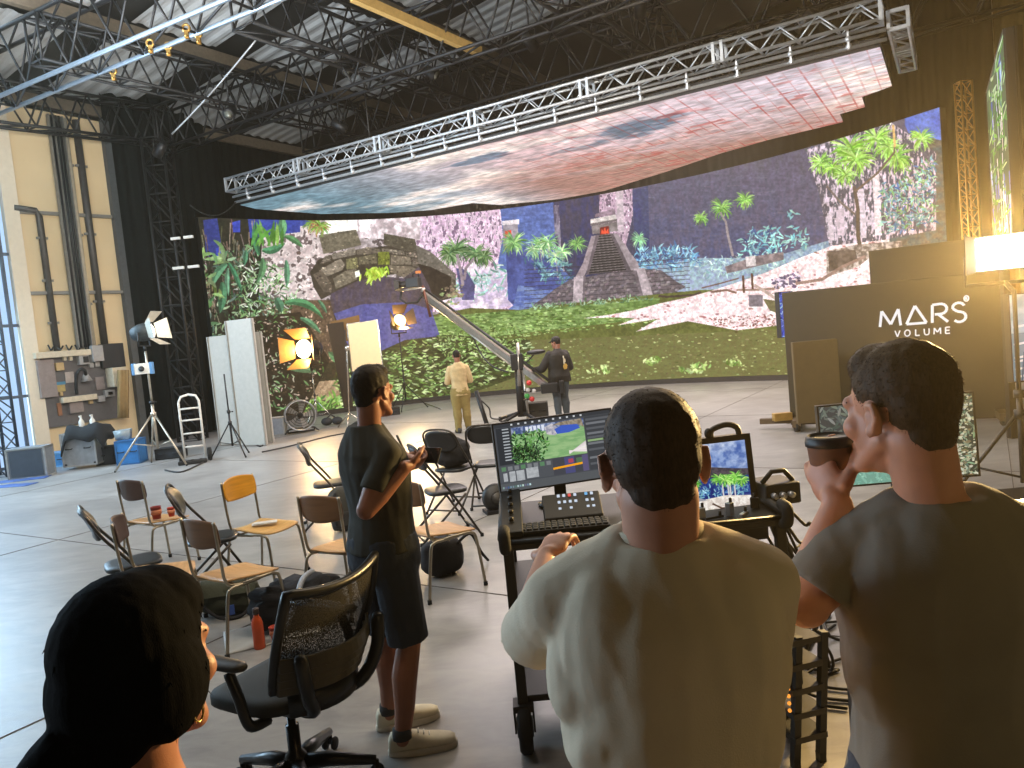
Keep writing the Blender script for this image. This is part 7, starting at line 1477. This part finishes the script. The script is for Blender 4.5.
# side LED column and truss with warm reflections
def paint_side():
    c = Canvas(0, 0, 40, 200, 5, (90, 110, 90), 61)
    for i in range(70): x = c.r.uniform(0, 40); y = c.r.uniform(0, 200); c.stroke([(x, y), (x+c.r.uniform(-3, 3), y+c.r.uniform(20, 70))], c.r.uniform(1, 4), c.cj(((110, 130, 220), (190, 205, 240), (120, 170, 90), (80, 110, 70), (235, 240, 245))[c.r.integers(5)], 14), .6)
    c.leaves([(0, 0), (40, 0), (40, 200), (0, 200)], 160, [(120, 180, 90), (90, 140, 80), (180, 210, 170)], 10, 2.4); return c
Ys = 7.6; T = thing('side_led_column', 'side LED wall seen edge-on at the right edge, blue and green stripes', 'screen', V((P(1000, 250, Ys).x, Ys, 0))); l0 = T.location.copy()
a, b_ = P(985, 60, Ys+1.6), P(1004, 28, Ys-.6); zt = b_.z; a.z = b_.z = zt; q = [a-l0, b_-l0, V((b_.x, b_.y, 2.1))-l0, V((a.x, a.y, 2.1))-l0]; flat_screen(T, q, paint_side(), .1, black_metal, .01)
f = MB()
for p in (q[2], q[3]): f.obox(V((p.x+.1, p.y, -l0.z)), V((p.x+.1, p.y, zt)), .08, .08, up=(1, 0, 0))
f.build('support_post', black_metal, T)
T = thing('small_display', 'pale blue display with white lines at the right edge below the lamp', 'screen', V((P(1020, 340, 6.5).x, 6.5, 0))); l0 = T.location.copy()
c = Canvas(0, 0, 40, 90, 5, (110, 140, 165), 71); c.poly([(0, 0), (40, 0), (40, 40), (0, 40)], (130, 160, 185), (170, 195, 215), 'n2')
for y in (30, 48, 62, 66, 74, 82): c.stroke([(2, y+4), (36, y-2)], 2.2, (222, 232, 240))
for x in (10, 22, 32): c.stroke([(x, 60), (x-3, 90)], 1.4, (60, 84, 110))
q = [P(1007, 294, 6.5)-l0, P(1060, 289, 6.5)-l0, P(1064, 378, 6.5)-l0, P(1012, 383, 6.5)-l0]; q[2] = q[1]+(q[3]-q[0]); flat_screen(T, q, c, .06, dark_pan, .012, .8)
f = MB(); f.obox((q[3]+q[2])*.5+V((0, .05, .1)), V(((q[3].x+q[2].x)/2, .05, .03)), .07, .05, up=(0, 1, 0)); f.build('stand_pole', black_metal, T); f = MB(); f.box(((q[3].x+q[2].x)/2, .05, .015), (.6, .5, .03)); f.build('stand_base', black_metal, T)
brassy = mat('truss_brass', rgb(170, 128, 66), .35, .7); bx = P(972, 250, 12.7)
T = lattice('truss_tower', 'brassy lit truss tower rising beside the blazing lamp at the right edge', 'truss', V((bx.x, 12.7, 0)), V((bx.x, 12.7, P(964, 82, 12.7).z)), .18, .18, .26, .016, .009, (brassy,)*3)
# blazing lamp facing the camera
Yl = 6.0; lp = P(1012, 251, Yl); bs = V((lp.x, Yl, 0)); stand('light_stand', 'tall black lamp stand at the right edge under the blazing lamp', bs, lp.z-.3, black_metal, .6, .8, (.6, 2.6, 4.7), .02)
T = thing('film_lamp', 'large blazing lamp facing the camera at the right edge', 'film lamp', lp, 0); Rl = Matrix.Rotation(math.atan2(lp.x, lp.y)*-1, 3, 'Z')
f = MB(); f.add([Rl @ V((x, y, z)) for y, s in ((-.02, 1), (.22, .7)) for x, z in ((-.25*s, -.14*s), (.25*s, -.14*s), (.25*s, .14*s), (-.25*s, .14*s))], [(0, 1, 5, 4), (1, 2, 6, 5), (2, 3, 7, 6), (3, 0, 4, 7), (4, 5, 6, 7)]); f.build('housing', black_metal, T)
f = MB(); f.add([Rl @ V((x, -.0, z)) for x, z in ((-.24, -.13), (.24, -.13), (.24, .13), (-.24, .13))], [(0, 1, 2, 3)]); f.build('lamp_face', emat('lamp_blaze', (1, .86, .62, 1), 22), T)
for sx in (-1, 1): f = MB(); f.add([Rl @ V(p) for p in ((sx*.25, -.02, -.14), (sx*.25, -.02, .14), (sx*.31, -.1, .16), (sx*.31, -.1, -.16), (sx*.256, -.02, -.14), (sx*.256, -.02, .14), (sx*.316, -.1, .16), (sx*.316, -.1, -.16))], [(0, 1, 2, 3), (7, 6, 5, 4), (0, 4, 5, 1), (1, 5, 6, 2), (2, 6, 7, 3), (3, 7, 4, 0)]); f.build('barn_door', black_metal, T)
f = MB(); f.tube([Rl @ V((-.32, .1, 0)), (-.32, .1, -.24), (.32, .1, -.24), Rl @ V((.32, .1, 0))], .016, 8); f.tube([(0, .1, -.24), (0, 0, -.32)], .02, 8); f.build('yoke', black_metal, T)
# desk with gear at the lower right edge
dz0 = P(1010, 640, 1.9).z; T = thing('side_desk', 'dark desk with pale top at the lower right edge behind the man', 'desk', V((P(1060, 660, 1.95).x, 2.0, 0)), -.1)
f = MB(); f.box((0, 0, dz0), (.9, .6, .03)); f.build('desk_top', mat('desk_pale', rgb(180, 150, 96), .4), T, bevel=.004)
f = MB(); f.box((0, 0, dz0-.34), (.86, .56, .03)); f.build('lower_shelf', mat('desk_pale', rgb(180, 150, 96), .4), T)
for sx in (-1, 1):
    for sy in (-1, 1): f = MB(); f.box((sx*.42, sy*.27, dz0/2-.01), (.04, .04, dz0-.02)); f.build('leg', dark_steel, T)
f = MB(); f.box((0, 0, dz0-.18), (.7, .4, .24)); f.build('drawer_unit', black_plastic, T, bevel=.006)
for i in range(4):
    c = V((P(1008+i*7, 650, 1.85).x, 1.86+.07*i, dz0+.025)); pts = [c+V((.12*math.cos(t+i)+.05*t, .1*math.sin(t*1.3), .03*abs(math.sin(2*t+i)))) for t in np.linspace(0, 4, 9)]
    f = MB(); f.tube(catmull(pts, 5), .008, 6); tag(f.build('cable', cb), 'black cable lying on the side desk at the right edge', 'cable', 'cables on the side desk')
for i, (py, w, h) in enumerate(((548, .10, .09), (562, .09, .03))):
    pass
T = thing('small_monitor', 'dark monitor rear with a small lit port above the side desk', 'monitor', V((P(1040, 600, 2.05).x, 2.05, dz0+.016)), -.15); f = MB(); f.box((-.1, 0, .2), (.24, .05, .2)); f.build('housing', black_plastic, T, bevel=.008); f = MB(); f.box((-.1, .03, .06), (.06, .04, .12)); f.build('stand_neck', black_metal, T); f = MB(); f.box((-.1, .03, .006), (.22, .18, .012)); f.build('stand_foot', black_metal, T)
f = MB(); f.box((-.18, -.028, .24), (.05, .006, .04)); f.build('port_light', emat('port_glow', (1, .85, .55, 1), 1.0, False), T); f = MB(); f.box((-.18, -.028, .2), (.055, .006, .012)); f.build('port_light', emat('port_glow', (1, .85, .55, 1), 1.0, False), T)
def area(name, loc, target, sx, sy, power, col):
    d = bpy.data.lights.new(name, 'AREA'); d.shape = 'RECTANGLE'; d.size = sx; d.size_y = sy; d.energy = power; d.color = col
    o = bpy.data.objects.new(name, d); COL.objects.link(o); o.location = loc
    o.rotation_euler = (V(target)-V(loc)).to_track_quat('-Z', 'Y').to_euler(); return o
def point(name, loc, power, col, r=.06):
    d = bpy.data.lights.new(name, 'POINT'); d.energy = power; d.color = col; d.shadow_soft_size = r
    o = bpy.data.objects.new(name, d); COL.objects.link(o); o.location = loc; return o
def spot(name, loc, target, power, col, ang=70, blend=.5, r=.08):
    d = bpy.data.lights.new(name, 'SPOT'); d.energy = power; d.color = col; d.spot_size = math.radians(ang); d.spot_blend = blend; d.shadow_soft_size = r
    o = bpy.data.objects.new(name, d); COL.objects.link(o); o.location = loc
    o.rotation_euler = (V(target)-V(loc)).to_track_quat('-Z', 'Y').to_euler(); return o
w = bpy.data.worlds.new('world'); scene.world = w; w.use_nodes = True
w.node_tree.nodes['Background'].inputs[0].default_value = (.8, .9, 1, 1); w.node_tree.nodes['Background'].inputs[1].default_value = .02
# daylight through the big opening on the left
area('daylight_door', wl(.4, -4.5, 3.0), wl(7, -3.5, 0), 7, 5.5, 1300, (.52, .78, 1.0))
area('daylight_roof', wl(3, -6, 7.2), wl(4, -4, 0), 6, 8, 420, (.58, .80, 1.0))
# the tungsten lamps of the set
spot('lamp_beam', V((b6.x, b6.y, h6))+V((.1, -.25, 0)), F(420, 470), 900, (1, .62, .26), 120, .8, .15)
spot('lamp_beam', V((b7.x, b7.y, h7))+V((.2, -.25, -.1)), F(560, 440), 500, (1, .66, .3), 110, .8, .12)
spot('lamp_beam', lp+V((-.15, -.3, 0)), V((.3, 0, 2.15)), 3600, (1, .66, .25), 84, .8, .2)
spot('lamp_beam', V((base.x, base.y, 2)), F(200, 480), 0, (1, 1, 1), 90)
# unseen fill lights added to brighten floor, backs, truss and roof
area('fill_light', (1.5, 6.5, 5.2), (0.5, 7.5, 0), 5, 3, 200, (1.0, .82, .60))
area('fill_light', (3.4, -2.4, 3.4), (1.5, 2.5, 1.2), 1.5, 1.2, 12, (1.0, .66, .30))
area('fill_light', (-3.0, 3.0, 5.6), (0, 14, 5.6), 4, 1.5, 320, (1.0, .93, .82))

area('fill_light', (-6.5, 9.5, 5.8), (-4.5, 11, 9), 4, 3, 760, (.9, .95, 1.0))  # added upward fill standing in for bounce on the roof sheets
area('fill_light', (-1.5, 6.0, 5.0), (0.5, 15, 6.0), 3, 1, 420, (1.0, .93, .82))

area('side_fill', (-8.5, 3.2, 2.8), (0, 2.8, 1.0), 3, 4, 45, (.62, .82, 1.0))  # added cool fill for left floor and sleeves, no opening stands here
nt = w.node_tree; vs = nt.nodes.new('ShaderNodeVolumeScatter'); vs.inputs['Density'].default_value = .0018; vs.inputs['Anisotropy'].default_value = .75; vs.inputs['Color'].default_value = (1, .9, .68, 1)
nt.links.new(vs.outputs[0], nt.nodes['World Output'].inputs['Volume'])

area('ceiling_panel_light', (2.2, 16.5, 5.45), (2.2, 16.2, 0), 8, 4, 900, (1.0, .86, .82))
area('fill_light', (-4.6, 11.5, 4.2), (-9.5, 17.6, 4.0), 2, 2, 170, (1.0, .92, .78))  # added fill to brighten the cream wall

spot('sleeve_fill', (-8.5, 2.4, 1.9), (0, 1.35, 1.38), 1150, (.66, .84, 1.0), 20, .6, .5)  # added cool spot brightening the left sleeve while sparing the floor

for p_, e_ in ((V((b6.x, b6.y, h6))+Rz(-.35) @ V((0, -.36, 0)), 70), (V((b7.x, b7.y, h7))+Rz(.55) @ V((0, -.28, -.1)), 35)):
    point('bulb', p_, e_, (1, .58, .2), .05)

spot('fill_light', (2.6, -1.8, 3.2), (.80, 1.35, 1.15), 75, (1, .80, .36), 24, .8, .3)  # added warm fill on the back of the man with the cup
